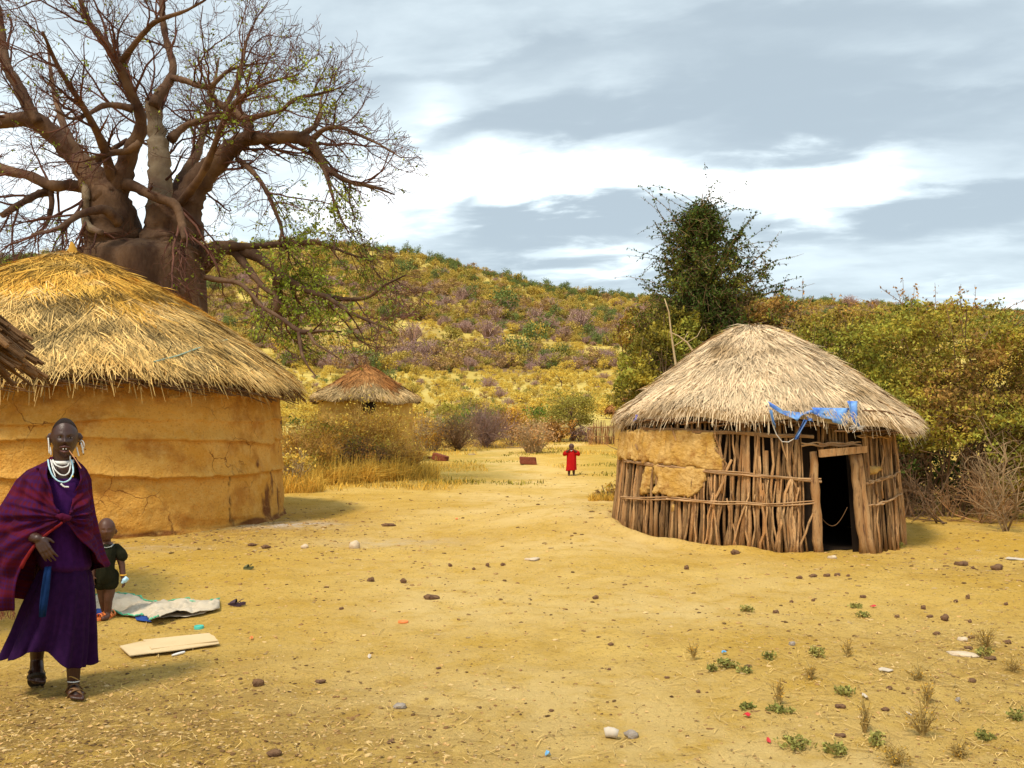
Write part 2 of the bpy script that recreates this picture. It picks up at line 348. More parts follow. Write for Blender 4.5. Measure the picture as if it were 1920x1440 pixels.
def thatch_roof(root, c, Re, Ze, za, ex, n, mat, w=.013, ln=(.3, .55), seed=1, round_top=.0, knob=False, fringe=400, patch=None, fr_len=(.16, .34), messy=.25, mat_top=None, split=.58, a_rng=(0, 2 * math.pi)):
    """c centre; Re(theta), Ze(theta) eave radius and height; strands in overlapping courses over a core"""
    rg = np.random.default_rng(seed)
    g = Geo(); th = np.linspace(0, 2 * math.pi, 73)[:-1]; ts = np.linspace(.0, .985, 22)
    RE = Re(th); ZE = Ze(th)
    def surf(t, a, off=0.0):
        tt = np.maximum(t, 0.0); e = Re(a); zz = Ze(a)
        zt = za - (za - zz) * np.where(tt < round_top, round_top ** (ex - 2) * tt * tt if round_top else tt, tt) ** (1.0 if False else 1.0) if False else za - (za - zz) * (np.sqrt(tt ** 2 + round_top ** 2) - round_top) ** ex / ((math.sqrt(1 + round_top ** 2) - round_top) ** ex)
        lump = .035 * np.sin(a * 5 + seed) * tt + .03 * np.sin(a * 11 + 3 * tt + seed * 2)*tt + .06 * np.sin(a * 2 + seed + 4 * tt) * tt
        return np.stack([c[0] + e * tt * np.cos(a), c[1] + e * tt * np.sin(a), zt + lump + off], -1)
    TT, AA = np.meshgrid(ts, th, indexing='ij')
    top = surf(TT, AA, -.03); g.grid(top, wrap=True, rnd=.35)
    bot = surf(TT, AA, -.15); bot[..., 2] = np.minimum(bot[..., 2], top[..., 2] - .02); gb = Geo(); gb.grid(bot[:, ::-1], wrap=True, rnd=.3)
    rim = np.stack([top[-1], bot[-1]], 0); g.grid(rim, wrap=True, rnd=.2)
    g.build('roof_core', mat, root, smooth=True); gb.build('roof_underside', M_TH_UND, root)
    # strands
    t = np.sqrt(rg.uniform(.0, 1.0, n)); a = rg.uniform(a_rng[0], a_rng[1], n)
    L = rg.uniform(*ln, n); Rm = float(np.mean(RE))
    dt = L / (Rm * 1.2)
    t0 = np.clip(t - dt * .5, 0.0, .93); t2 = t0 + dt
    sk = rg.normal(0, messy, n) * (L / np.maximum(Rm * np.maximum(t, .18), .2))
    t2 = np.minimum(t2, 1.0 + rg.uniform(0, .05, n))
    off0 = rg.uniform(-.02, .035, n); lift = rg.uniform(0, .05, n) + (rg.random(n) < .04) * rg.uniform(0, .1, n)
    p0 = surf(t0, a, off0); p1 = surf((t0 + t2) / 2, a + sk * .5, off0 + lift * .6); p2 = surf(t2, a + sk, off0 + lift)
    over = np.maximum(t2 - 1.0, 0); p2[:, 2] -= over * Rm * .5
    rn = np.clip(rg.normal(.58, .2, n) + .10 * np.sin(a * 7 + t * 9) + .9 * fnoise(a * Rm * t, t * Rm, 2.2, seed) + .7 * fnoise(a * Rm * t, t * Rm * .5, 6, seed + 3), 0.02, 1)
    if patch is not None:
        for (pa, pt, pr, val) in patch:
            d = np.hypot((a - pa) * Re(a) * t, (t - pt) * Rm); rn = np.where(d < pr * rg.uniform(.6, 1.1, n), rn * val, rn)
    def ribbons(p0, p1, p2, wd, rn, gg, mi=0):
        d = p2 - p0; out = np.stack([p0[:, 0] - c[0], p0[:, 1] - c[1], np.full(len(p0), 1.2)], -1)
        s = np.cross(d, out); s /= np.linalg.norm(s, axis=1, keepdims=True) + 1e-9; s = s * wd[:, None] * .5
        tw = rg.normal(0, .25, len(p0))[:, None] * np.array([0, 0, 1.0]) * wd[:, None]
        V = np.stack([p0 - s, p0 + s, p1 + s + tw, p1 - s - tw, p2 + s * .35, p2 - s * .35], 1).reshape(-1, 3)
        b = np.arange(len(p0))[:, None] * 6
        Q = np.concatenate([b + np.array([0, 1, 2, 3]), b + np.array([3, 2, 4, 5])])
        gg.add(V, Q, None, np.repeat(rn, 6), mi)
    gs = Geo(); wd = rg.uniform(.6, 1.5, n) * w
    if mat_top is not None:
        hi = t < (split + .07 * np.sin(a * 6) + rg.normal(0, .04, n))
        ribbons(p0[~hi], p1[~hi], p2[~hi], wd[~hi], rn[~hi], gs); ribbons(p0[hi], p1[hi], p2[hi], wd[hi], rn[hi], gs, 1)
    else: ribbons(p0, p1, p2, wd, rn, gs)
    # ragged eave fringe
    m = fringe; a = rg.uniform(0, 2 * math.pi, m); t0 = rg.uniform(.86, .97, m); L = rg.uniform(*fr_len, m)
    p0 = surf(t0, a, rg.uniform(-.1, .01, m)); dirn = np.stack([np.cos(a), np.sin(a), np.full(m, -.8) - rg.uniform(0, .9, m)], -1); dirn[:, :2] += rg.normal(0, .3, (m, 2))
    dirn /= np.linalg.norm(dirn, axis=1, keepdims=True)
    p1 = p0 + dirn * L[:, None] * .55; p2 = p1 + (dirn + np.array([0, 0, -.35])) * L[:, None] * .45
    ribbons(p0, p1, p2, rg.uniform(.6, 1.3, m) * w, np.clip(rg.normal(.5, .22, m), .05, 1), gs)
    gs.build('thatch', [mat, mat_top] if mat_top else mat, root, kind='stuff')
    return surf
# ---- the big mud hut on the left
LC = (-7.55, 15.56)
lh = empty('mud_hut', (LC[0], LC[1], 0), 'large round ochre mud hut with a shaggy golden thatched roof, behind the woman', 'hut')
def Re_l(a): return 3.76 + .06 * np.sin(a * 3 + 1)
def Ze_l(a): return 2.26 + .05 * np.sin(a * 4)
def wall_mud(c, r_top, r_bot, h, ledges, name, nseg, nh, seed, amp=1.0):
    th = np.linspace(0, 2 * math.pi, nseg + 1)[:-1]; zz = np.linspace(-.06, h, nh)
    A, Zz = np.meshgrid(th, zz); x0 = np.cos(A); y0 = np.sin(A)
    rad = r_bot + (r_top - r_bot) * np.clip(Zz / h, 0, 1) ** 1.1
    u = A * r_bot
    for k, (lz, dz, dep) in enumerate(ledges):
        line = lz + .05 * np.sin(A * 2.3 + k * 2) + fnoise(u, Zz * 0 + k * 9, 1.1, seed + k) * .12 + fnoise(u, Zz * 0 + k * 5, 5, seed + k) * .03
        d = Zz - line
        dd = dep * (1 + .9 * fnoise(u, Zz * 0 + k, .9, seed + 20 + k) * 2)
        rad += np.where(d >= 0, dd * np.exp(-(d / dz) ** 1.3), -dd * .25 * np.exp(-(-d / .05)))
    rad += amp * (fnoise(u, Zz, 1.1, seed + 31) * .07 + fnoise(u, Zz, 3.5, seed + 32) * .035 + fnoise(u, Zz, 9, seed + 33) * .016 + fnoise(u, Zz * .4, 7, seed + 34) * .012)
    # eroded foot
    er = np.clip((.16 + fnoise(u, Zz * 0, 1.6, seed + 40) * .3 - Zz) / .12, 0, 1)
    rad -= er * .07 * amp * np.clip(.5 + 2 * fnoise(u, Zz * 0, 3, seed + 41), 0, 1.5)
    rad += .05 * np.exp(-np.maximum(Zz, 0) / .06) * amp
    # cracks
    ck = np.abs(fnoise(u + .12 * fnoise(u, Zz, 6, seed + 51), Zz * .45, 1.6, seed + 50))
    m = np.clip(1 - ck / .022, 0, 1) * np.clip((fnoise(u, Zz, .7, seed + 52) + .12) * 5, 0, 1) * np.clip((1.0 - Zz) * 4, 0, 1)
    rad -= m * .02
    g = Geo(); g.grid(np.stack([c[0] + rad * x0, c[1] + rad * y0, Zz + gz(c[0], c[1]) * 0], -1), wrap=True)
    cap = np.array([[c[0], c[1], h]]); return g, (A, Zz, er, m, u)
g, (A_, Z_, er_, ck_, u_) = wall_mud(LC, 3.40, 3.56, 2.30, [(1.62, .07, .028), (1.32, .09, .05), (.86, .10, .062), (1.95, .08, .015)], 'wall', 700, 125, 3)
def mat_mudwall():
    m = mk('ochre_mud_wall', (.60, .29, .045), (.68, .37, .085), 1.6, bump=1.6, bscale=22, c3=(.46, .20, .035), s3=2.2, rough=.95)
    T = m.node_tree; L = T.links; b = [n for n in T.nodes if n.type == 'BSDF_PRINCIPLED'][0]; src = b.inputs['Base Color'].links[0].from_socket
    for nm, c, s in (('stain_and_gap_shade', (.13, .04, .015), .9), ('upper_dark', (.22, .085, .02), .75), ('crack', (.10, .045, .015), .9)):
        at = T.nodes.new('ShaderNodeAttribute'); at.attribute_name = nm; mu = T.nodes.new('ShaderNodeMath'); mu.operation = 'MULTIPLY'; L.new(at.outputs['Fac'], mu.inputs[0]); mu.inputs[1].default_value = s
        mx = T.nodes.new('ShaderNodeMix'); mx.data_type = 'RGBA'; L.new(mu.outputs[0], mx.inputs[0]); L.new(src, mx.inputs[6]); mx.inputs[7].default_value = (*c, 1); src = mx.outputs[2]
    # fine drying cracks and bits of chopped straw in the plaster
    tc = T.nodes.new('ShaderNodeTexCoord'); nz = T.nodes.new('ShaderNodeTexNoise'); L.new(tc.outputs['Object'], nz.inputs['Vector']); nz.inputs['Scale'].default_value = 2.2; nz.inputs['Detail'].default_value = 5
    ad = T.nodes.new('ShaderNodeVectorMath'); ad.operation = 'MULTIPLY_ADD'; L.new(nz.outputs['Color'], ad.inputs[0]); ad.inputs[1].default_value = (.5, .5, .5); L.new(tc.outputs['Object'], ad.inputs[2])
    vo = T.nodes.new('ShaderNodeTexVoronoi'); vo.feature = 'DISTANCE_TO_EDGE'; vo.inputs['Scale'].default_value = 1.7; L.new(ad.outputs[0], vo.inputs['Vector'])
    r1 = T.nodes.new('ShaderNodeMapRange'); L.new(vo.outputs['Distance'], r1.inputs[0]); r1.inputs[1].default_value = .004; r1.inputs[2].default_value = .016; r1.inputs[3].default_value = 1; r1.inputs[4].default_value = 0
    n2_ = T.nodes.new('ShaderNodeTexNoise'); L.new(tc.outputs['Object'], n2_.inputs['Vector']); n2_.inputs['Scale'].default_value = 1.3; r2 = T.nodes.new('ShaderNodeMapRange'); L.new(n2_.outputs['Fac'], r2.inputs[0]); r2.inputs[1].default_value = .53; r2.inputs[2].default_value = .64
    mm = T.nodes.new('ShaderNodeMath'); mm.operation = 'MULTIPLY'; L.new(r1.outputs[0], mm.inputs[0]); L.new(r2.outputs[0], mm.inputs[1])
    mx = T.nodes.new('ShaderNodeMix'); mx.data_type = 'RGBA'; L.new(mm.outputs[0], mx.inputs[0]); L.new(src, mx.inputs[6]); mx.inputs[7].default_value = (.22, .085, .02, 1); src = mx.outputs[2]
    n3_ = T.nodes.new('ShaderNodeTexNoise'); L.new(tc.outputs['Object'], n3_.inputs['Vector']); n3_.inputs['Scale'].default_value = 34; n3_.inputs['Detail'].default_value = 4; r3 = T.nodes.new('ShaderNodeMapRange'); L.new(n3_.outputs['Fac'], r3.inputs[0]); r3.inputs[1].default_value = .56; r3.inputs[2].default_value = .68; r3.inputs[4].default_value = .5
    mx = T.nodes.new('ShaderNodeMix'); mx.data_type = 'RGBA'; L.new(r3.outputs[0], mx.inputs[0]); L.new(src, mx.inputs[6]); mx.inputs[7].default_value = (.36, .155, .03, 1); src = mx.outputs[2]
    n4_ = T.nodes.new('ShaderNodeTexNoise'); L.new(tc.outputs['Object'], n4_.inputs['Vector']); n4_.inputs['Scale'].default_value = 5; n4_.inputs['Detail'].default_value = 8; n4_.inputs['Roughness'].default_value = .7; r4 = T.nodes.new('ShaderNodeMapRange'); L.new(n4_.outputs['Fac'], r4.inputs[0]); r4.inputs[1].default_value = .5; r4.inputs[2].default_value = .7; r4.inputs[4].default_value = .6
    mx = T.nodes.new('ShaderNodeMix'); mx.data_type = 'RGBA'; L.new(r4.outputs[0], mx.inputs[0]); L.new(src, mx.inputs[6]); mx.inputs[7].default_value = (.72, .45, .14, 1); src = mx.outputs[2]
    L.new(src, b.inputs['Base Color']); return m
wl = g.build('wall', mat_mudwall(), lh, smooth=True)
def wattr(o, nm, v):
    at = o.data.attributes.new(nm, 'FLOAT', 'POINT'); at.data.foreach_set('value', np.asarray(v, np.float32).ravel())
# reddish patches where the outer coat has come away low on the right side; darker red brown towards the top
ra = math.atan2(-.95, 1.0)
def patch_a(px): # wall angle seen at a photo column
    az = math.atan((px - 960) / F); d = np.array([math.sin(az), math.cos(az)]); c = np.array(LC); b = d @ c; disc = b * b - (c @ c - 3.55 ** 2)
    if disc < 0: disc = 0
    p = d * (b - math.sqrt(disc)); q = p - c; return math.atan2(q[1], q[0]) % (2 * math.pi)
st = np.zeros_like(A_)
for (pa, zz, wa, wz) in ((patch_a(501), .28, .05, .34), (patch_a(522), .22, .035, .28), (patch_a(488), .95, .02, .06), (patch_a(512), .62, .02, .2)):
    d = ((A_ - pa) / wa) ** 2 + ((Z_ - zz) / wz) ** 2
    st = np.maximum(st, np.clip(1.25 - d + fnoise(u_ * 3, Z_, 4, 77) * 1.6 + fnoise(u_ * 2, Z_, 11, 78), 0, 1))
foot = np.clip(1.3 - np.abs(Z_ - .02) / .035 + fnoise(u_, Z_ * 0, 2.2, 90) * 3, 0, 1) * (Z_ < .14); wattr(wl, 'stain_and_gap_shade', np.maximum(st, foot)); wattr(wl, 'upper_dark', np.clip((Z_ - 1.75) / .5 + fnoise(u_, Z_, 2.5, 60) * .5, 0, 1)); wattr(wl, 'crack', np.clip(ck_ * 1.2 + er_ * .0, 0, 1))  # foot: thin dark line painted as the shade of a gap at the base
surf_l = thatch_roof(lh, LC, Re_l, Ze_l, 4.52, 1.32, 46000, M_TH_STRAW, w=.0135, ln=(.3, .75), seed=5, fringe=3600, mat_top=M_TH_GOLD, messy=.38, fr_len=(.2, .5),
    patch=[(patch_a(110) , .62, .42, .35), (patch_a(110) - .1, .8, .3, .5), (patch_a(330), .8, .2, .45), (patch_a(520), .62, .35, .5), (patch_a(470), .45, .35, .55)])
# knob of bound grass on the peak
g = Geo(); g.tube([(LC[0], LC[1], 4.40), (LC[0], LC[1], 4.52), (LC[0] + .01, LC[1], 4.62), (LC[0] - .01, LC[1], 4.72)], [.22, .12, .06, .02], 10, lump=.1); g.build('roof_knob', M_TH_GOLD, lh, smooth=True)
# rafter ends under the eave
def rafters(root, c, Re, Ze, n, r_in, mat, seed, out=.0, rad=.022, a0=0, a1=2 * math.pi, name='rafter', dz=-.17, jag=.12):
    rg = np.random.default_rng(seed)
    for k in range(n):
        a = a0 + (a1 - a0) * (k + rg.uniform(-.35, .35)) / n; e = float(Re(np.array([a]))[0]) + out + rg.uniform(-jag, jag * .6); z = float(Ze(np.array([a]))[0]) + dz
        pa = a + rg.normal(0, .03); sl = .52
        p = [(c[0] + r_ * math.cos(pa + (r_ - e) * rg.normal(0, .02)), c[1] + r_ * math.sin(pa), z + (e - r_) * sl + rg.normal(0, .012)) for r_ in np.linspace(r_in, e, 4)]
        g = Geo(); g.tube(p, np.array([1, 1, .95, .8]) * rad * rg.uniform(.7, 1.3), 6, rnd=rg.uniform(.2, .8), lump=.06); g.build(name, mat, root)
rafters(lh, LC, Re_l, Ze_l, 90, 3.3, M_STICK, 3, out=-.02, dz=-.14)
g = Geo()
rg = np.random.default_rng(9)
for k in range(420):      # brush laid along the eave under the grass
    a = rg.uniform(0, 2 * math.pi); e = float(Re_l(a)) - rg.uniform(-.05, .3); z = float(Ze_l(a)) - .06 - rg.uniform(0, .14) + (3.76 - e) * .4
    da = rg.normal(.05, .03) * 2; p = [(LC[0] + e * math.cos(a + da * s) , LC[1] + e * math.sin(a + da * s), z - .03 * s) for s in (-1, 0, 1)]
    p[2] = (LC[0] + (e + .1) * math.cos(a + da), LC[1] + (e + .1) * math.sin(a + da), z - .1); g.tube(p, [.012, .011, .007], 4, rnd=rg.uniform(0, .8))
g.build('eave_brush', M_STICK, lh, kind='stuff')
# cord thrown over the thatch
M_CORD = mk('pale_green_cord', (.30, .42, .30), (.4, .5, .4), 10)
def on_roof(px, py, surf, off=.06):
    az0 = None; best = None
    d = P(px, py, 1.0) - np.array([0, 0, EYE])
    aa = np.linspace(0, 2 * math.pi, 721)[:-1]; tt = np.linspace(.05, 1, 60); T2, A2 = np.meshgrid(tt, aa); S = surf(T2, A2, off).reshape(-1, 3) - np.array([0, 0, EYE])
    pr = S / S[:, 1:2]; e = (pr[:, 0] - d[0]) ** 2 + (pr[:, 2] - d[2]) ** 2; ok = e < (5 / F) ** 2
    if not ok.any(): ok = e <= e.min()
    i = np.argmin(np.where(ok, S[:, 1], 1e9)); return S[i] + np.array([0, 0, EYE])
pts = [on_roof(*q, surf_l) for q in ((182, 712), (205, 698), (250, 690), (290, 676), (335, 665), (370, 650), (430, 635))]
g = Geo(); g.tube(pts, .012, 5); g.build('roof_cord', M_CORD, lh)
rebase(lh)
# ---- the pole hut on the right
RC = (3.47, 13.15)
rh = empty('pole_hut', (RC[0], RC[1], 0), 'round hut of upright poles, half daubed with mud, pale thatched roof and open dark doorway', 'hut')
def wr(a, z):    # wall radius: leans in towards the top, bulges by the door
    return 1.99 - .16 * np.clip(z / 1.7, 0, 1) + .06 * np.cos(a - R(-75))
def wall_angle(px, rad=1.97, c=RC):
    az = math.atan((px - 960) / F); d = np.array([math.sin(az), math.cos(az)]); c = np.array(c); b = d @ c; disc = max(b * b - (c @ c - rad ** 2), 0)
    q = d * (b - math.sqrt(disc)) - c; an = math.atan2(q[1], q[0]); return an - 2 * math.pi if an > 1.0 else an
def Re_r(a):
    return 2.12 + .17 * np.cos(a - R(-10)) + .03 * np.sin(5 * a)
def Ze_r(a): return 1.70 + .02 * np.sin(a * 3 + 1) + .04 * np.cos(a - R(170))
A_L, A_R = wall_angle(1160), wall_angle(1688)         # visible extent
D0, D1 = wall_angle(1543, 2.05), wall_angle(1607, 2.05)     # doorway
# lining and floor, coloured near black for the shade indoors
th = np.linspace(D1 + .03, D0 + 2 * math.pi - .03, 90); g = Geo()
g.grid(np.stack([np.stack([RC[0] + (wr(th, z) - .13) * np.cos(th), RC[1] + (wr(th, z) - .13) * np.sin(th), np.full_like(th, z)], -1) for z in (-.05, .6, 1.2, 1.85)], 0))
g.build('inner_shade_skin', M_INSHADE, rh)
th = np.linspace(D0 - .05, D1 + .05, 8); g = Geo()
g.grid(np.stack([np.stack([RC[0] + (wr(th, z) - .13) * np.cos(th), RC[1] + (wr(th, z) - .13) * np.sin(th), np.full_like(th, z)], -1) for z in (1.22, 1.85)], 0)); g.build('lintel_shade_skin', M_INSHADE, rh)
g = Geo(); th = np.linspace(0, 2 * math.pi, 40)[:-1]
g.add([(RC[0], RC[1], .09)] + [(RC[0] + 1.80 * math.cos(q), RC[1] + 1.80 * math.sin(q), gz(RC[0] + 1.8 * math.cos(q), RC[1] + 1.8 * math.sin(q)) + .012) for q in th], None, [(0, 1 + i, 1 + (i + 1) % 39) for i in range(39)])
g.build('earth_floor', M_INSHADE, rh)
rg = np.random.default_rng(21)
def pole(a, h0, h1, rad, rn, lean=0.0, radial=0.0, name='pole', fork=False, sides=6, nz=6, wob=.012):
    zs = np.linspace(h0, h1, nz); aa = a + lean * (zs - h0) / max(h1 - h0, .1) + rg.normal(0, wob / 2, nz)
    rr = wr(a, zs) + radial + rg.normal(0, wob * .6, nz)
    p = np.stack([RC[0] + rr * np.cos(aa), RC[1] + rr * np.sin(aa), zs], -1); p[0, 2] = min(h0, gz(p[0, 0], p[0, 1]) - .03) if h0 < .3 else h0
    rd = rad * np.linspace(1.12, .85, nz) * (1 + rg.normal(0, .07, nz))
    g = Geo(); g.tube(p, rd, sides, rnd=rn, lump=.05)
    if fork:
        q = p[nz // 2]; g.tube([q, q + (p[-1] - q) * .4 + rg.normal(0, .03, 3), q + (p[-1] - q) * .75 + rg.normal(0, .04, 3)], [rad * .6, rad * .5, rad * .4], 5, rnd=rn)
    return g.build(name, M_POLE, rh, smooth=True)
a = D1 + .10; end = D0 - .10 + 2 * math.pi
while a < end:
    vis = A_L - .15 < a - 2 * math.pi or a < A_R + .15
    rad = rg.choice([.013, .018, .023, .030], p=[.25, .35, .28, .12]) * rg.uniform(.85, 1.15)
    if not vis: rad = .04
    gap = rg.random()
    lean = rg.normal(0, .02) if rg.random() < .8 else rg.normal(0, .06)
    top = 1.72 if rg.random() < .75 else rg.uniform(.9, 1.5)
    pole(a, 0, top, rad, rg.beta(2, 2.2), lean, rg.normal(0, .012), fork=rg.random() < .08, sides=7 if vis else 5)
    step = rad * 2 / 1.97 * (.98 + (.85 if gap < .08 else 0))
    if not vis: step *= 1.1
    a += step
# second, shorter layer of split sticks in front where the wall was patched
for k in range(60):
    a = rg.uniform(A_L + .75, D0 - .12) if k < 46 else rg.uniform(D1 + .14, A_R)
    h0 = 0 if rg.random() < .7 else rg.uniform(.5, .8); h1 = h0 + rg.uniform(.6, 1.0)
    pole(a, h0, min(h1, 1.66), rg.uniform(.011, .02), rg.uniform(.4, 1), rg.normal(0, .05), .035, name='split_stick', sides=5)
# the few stout sticks over the doorway
for k in range(9):
    a = D0 + (D1 - D0) * (k + .5) / 9; pole(a, 1.26, 1.72, .02, rg.uniform(.1, .6), 0, -.02, sides=5, nz=3)
# door posts and lintel
pole(D0 - .035, 0, 1.24, .055, .62, -.005, .03, name='door_post', sides=9, nz=9, wob=.007)
pole(D1 + .045, 0, 1.20, .052, .6, -.045, .03, name='door_post', sides=9, nz=9, wob=.008)
pole(D1 + .095, 0, 1.20, .050, .7, -.045, .035, name='door_post', sides=9, nz=9, wob=.008)
p0 = np.array([RC[0] + 2.06 * math.cos(D0 - .02), RC[1] + 2.06 * math.sin(D0 - .02), 1.225]); p1 = np.array([RC[0] + 2.06 * math.cos(D1 + .06), RC[1] + 2.06 * math.sin(D1 + .06), 1.265])
g = Geo(); g.box((p0 + p1) / 2 + np.array([0, -.01, 0]), (np.linalg.norm(p1 - p0) + .02, .05, .085), rz=math.atan2(p1[1] - p0[1], p1[0] - p0[0]), tilt=(0, -.08), rnd=.75, jit=.004); g.build('lintel', M_POLE, rh)
# withies bound round the wall: runs traced by column and height
def withy(run, strands, off=.05, rad=.0115, name='withy', seed=0):
    q = np.random.default_rng(seed); an = [wall_angle(px, 2.02) for px, z in run]; zz = [z for px, z in run]
    s = np.linspace(0, 1, 24); A = np.interp(s, np.linspace(0, 1, len(an)), an); Zs = np.interp(s, np.linspace(0, 1, len(an)), zz)
    for k in range(strands):
        s0, s1 = (0, 24) if k < 2 else sorted(q.choice(24, 2, replace=False))
        if s1 - s0 < 6: s0, s1 = 0, 24
        ph = q.uniform(0, 6, 2); dz = q.uniform(-.016, .016)
        P_ = [(RC[0] + (wr(A[i], Zs[i]) + off + .008 * math.sin(i * 1.3 + ph[0])) * math.cos(A[i]), RC[1] + (wr(A[i], Zs[i]) + off + .008 * math.sin(i * 1.3 + ph[0])) * math.sin(A[i]), Zs[i] + dz + .010 * math.sin(i * .8 + ph[1])) for i in range(s0, s1)]
        g = Geo(); g.tube(P_, rad * q.uniform(.7, 1.2), 5, rnd=q.uniform(.2, 1)); g.build(name, M_WITHY, rh)
withy([(1161, 1.07), (1175, 1.07), (1230, 1.05), (1290, 1.01), (1380, .97), (1460, .93), (1540, .89)], 5, .05, seed=1)
withy([(1161, .55), (1200, .60), (1260, .62), (1340, .61), (1380, .60), (1440, .60), (1525, .62)], 3, .055, seed=2)
withy([(1190, 1.52), (1280, 1.50), (1400, 1.46), (1530, 1.42)], 3, .04, seed=3)
withy([(1505, 1.335), (1560, 1.325), (1620, 1.335)], 3, .05, seed=4)
withy([(1615, 1.44), (1650, 1.43), (1683, 1.42)], 2, .04, seed=5)
withy([(1624, .84), (1655, .88), (1688, .95)], 4, .055, seed=6)
withy([(1622, .54), (1655, .58), (1689, .66)], 3, .055, seed=7)
# mud daub still clinging to the left part
def daub(pts, seed, name='daub', th=.055):
    """irregular patch: outline given as (column, height) polygon, filled on the wall surface"""
    poly = np.array([(wall_angle(px, 2.02) - (.5 if px < 1188 else 0), z) for px, z in pts]); a0, a1 = poly[:, 0].min(), poly[:, 0].max(); z0, z1 = poly[:, 1].min(), poly[:, 1].max()
    na, nz = max(6, int((a1 - a0) * 2 / .02)), max(4, int((z1 - z0) / .02)); A, Zz = np.meshgrid(np.linspace(a0 - .02, a1 + .02, na), np.linspace(z0 - .03, z1 + .03, nz))
    x = A + fnoise(A * 2, Zz, 7, seed) * .03; y = Zz + fnoise(A * 2, Zz, 9, seed + 1) * .07
    ins = np.zeros_like(A, bool); n = len(poly)
    for i in range(n):
        xi, yi = poly[i]; xj, yj = poly[i - 1]
        c = ((yi > y) != (yj > y)) & (x < (xj - xi) * (y - yi) / (yj - yi + 1e-9) + xi); ins ^= c
    hgt = th + fnoise(A * 2, Zz, 5, seed + 2) * .03 + fnoise(A * 2, Zz, 16, seed + 3) * .02 + .012 * np.abs(np.sin(A * 2 / .09 * math.pi))
    rr = wr(A, Zz) + hgt
    # edge of the patch falls back to the poles
    e = ins.copy(); e[1:] &= ins[:-1]; e[:-1] &= ins[1:]; e[:, 1:] &= ins[:, :-1]; e[:, :-1] &= ins[:, 1:]
    rr = np.where(e, rr, wr(A, Zz) - .01)
    G = np.stack([RC[0] + rr * np.cos(A), RC[1] + rr * np.sin(A), Zz], -1).reshape(-1, 3); m = A.shape[1]
    Q = [(i * m + j, i * m + j + 1, (i + 1) * m + j + 1, (i + 1) * m + j) for i in range(nz - 1) for j in range(na - 1) if ins[i, j] and ins[i + 1, j] and ins[i, j + 1] and ins[i + 1, j + 1]]
    g = Geo(); g.add(G, Q); return g.build(name, M_DAUB, rh, smooth=True)
daub([(1163, 1.09), (1185, 1.52), (1240, 1.54), (1290, 1.52), (1335, 1.50), (1345, 1.25), (1362, 1.12), (1358, .97), (1280, .99), (1230, 1.03)], 5)
daub([(1214, 1.08), (1330, 1.03), (1326, .86), (1308, .66), (1262, .63), (1218, .64), (1226, .85)], 9)
daub([(1200, 1.03), (1222, 1.02), (1212, .62), (1192, .60)], 12)
daub([(1256, .60), (1270, .60), (1268, .40), (1254, .42)], 15)
daub([(1636, 1.12), (1662, 1.05), (1660, .95), (1638, .93)], 17)
surf_r = thatch_roof(rh, RC, Re_r, Ze_r, 2.99, 1.14, 34000, M_TH_PALE, w=.010, ln=(.22, .5), seed=8, round_top=.12, fringe=3400, messy=.22, fr_len=(.12, .28))
rafters(rh, RC, Re_r, Ze_r, 44, 1.7, M_STICK, 13, out=-.06, dz=-.11, rad=.016)
g = Geo()
for k in range(260):
    a = rg.uniform(0, 2 * math.pi); e = float(Re_r(a)) - rg.uniform(.0, .22); z = float(Ze_r(a)) - .09 - rg.uniform(0, .07) + (2.1 - e) * .3; da = rg.uniform(.06, .16)
    g.tube([(RC[0] + e * math.cos(a + da * s), RC[1] + e * math.sin(a + da * s), z + rg.normal(0, .012)) for s in (-1, 0, 1)], [.009, .009, .006], 4, rnd=rg.uniform(0, .9))
g.build('eave_brush', M_STICK, rh, kind='stuff')
# straws broken loose at the right eave and on the slope
for q in (((1262, 638), (1300, 628), (1336, 622)), ((1150, 790), (1170, 765), (1200, 745)), ((1620, 765), (1660, 772), (1700, 780)), ((1650, 750), (1690, 770), (1725, 782))):
    g = Geo(); g.tube([on_roof(u, v, surf_r, .07) for u, v in q], .009, 5, rnd=.7); g.build('loose_stick', M_STICK, rh)
# torn tarpaulin showing under the thatch over the door
def hang(pts, name, mat, parent, rad=2.16, thick=.004, rndv=.6):
    g = Geo(); V = []
    for (px, py) in pts:
        a = wall_angle(px, rad); x, y = RC[0] + rad * math.cos(a), RC[1] + rad * math.sin(a); V.append((x, y, EYE + (HZ - py) / F * y))
    V = np.array(V); n = len(V); dn = np.array([0, .006, 0])
    c = V.mean(0)
    T = [(i, (i + 1) % n, n) for i in range(n)]; T2 = [(n + 1 + (i + 1) % n, n + 1 + i, 2 * n + 1) for i in range(n)]
    Vs = np.vstack([V, c, V + dn, c + dn + np.array([0, 0, 0])]); Q = [(i, n + 1 + i, n + 1 + (i + 1) % n, (i + 1) % n) for i in range(n)]
    g.add(Vs, Q, T + T2, rndv); return g.build(name, mat, parent)
tarp = empty('torn_tarpaulin', (3.6, 11.1, 1.6), 'torn blue tarpaulin hanging in tatters under the pale thatch above the hut doorway', 'tarpaulin')
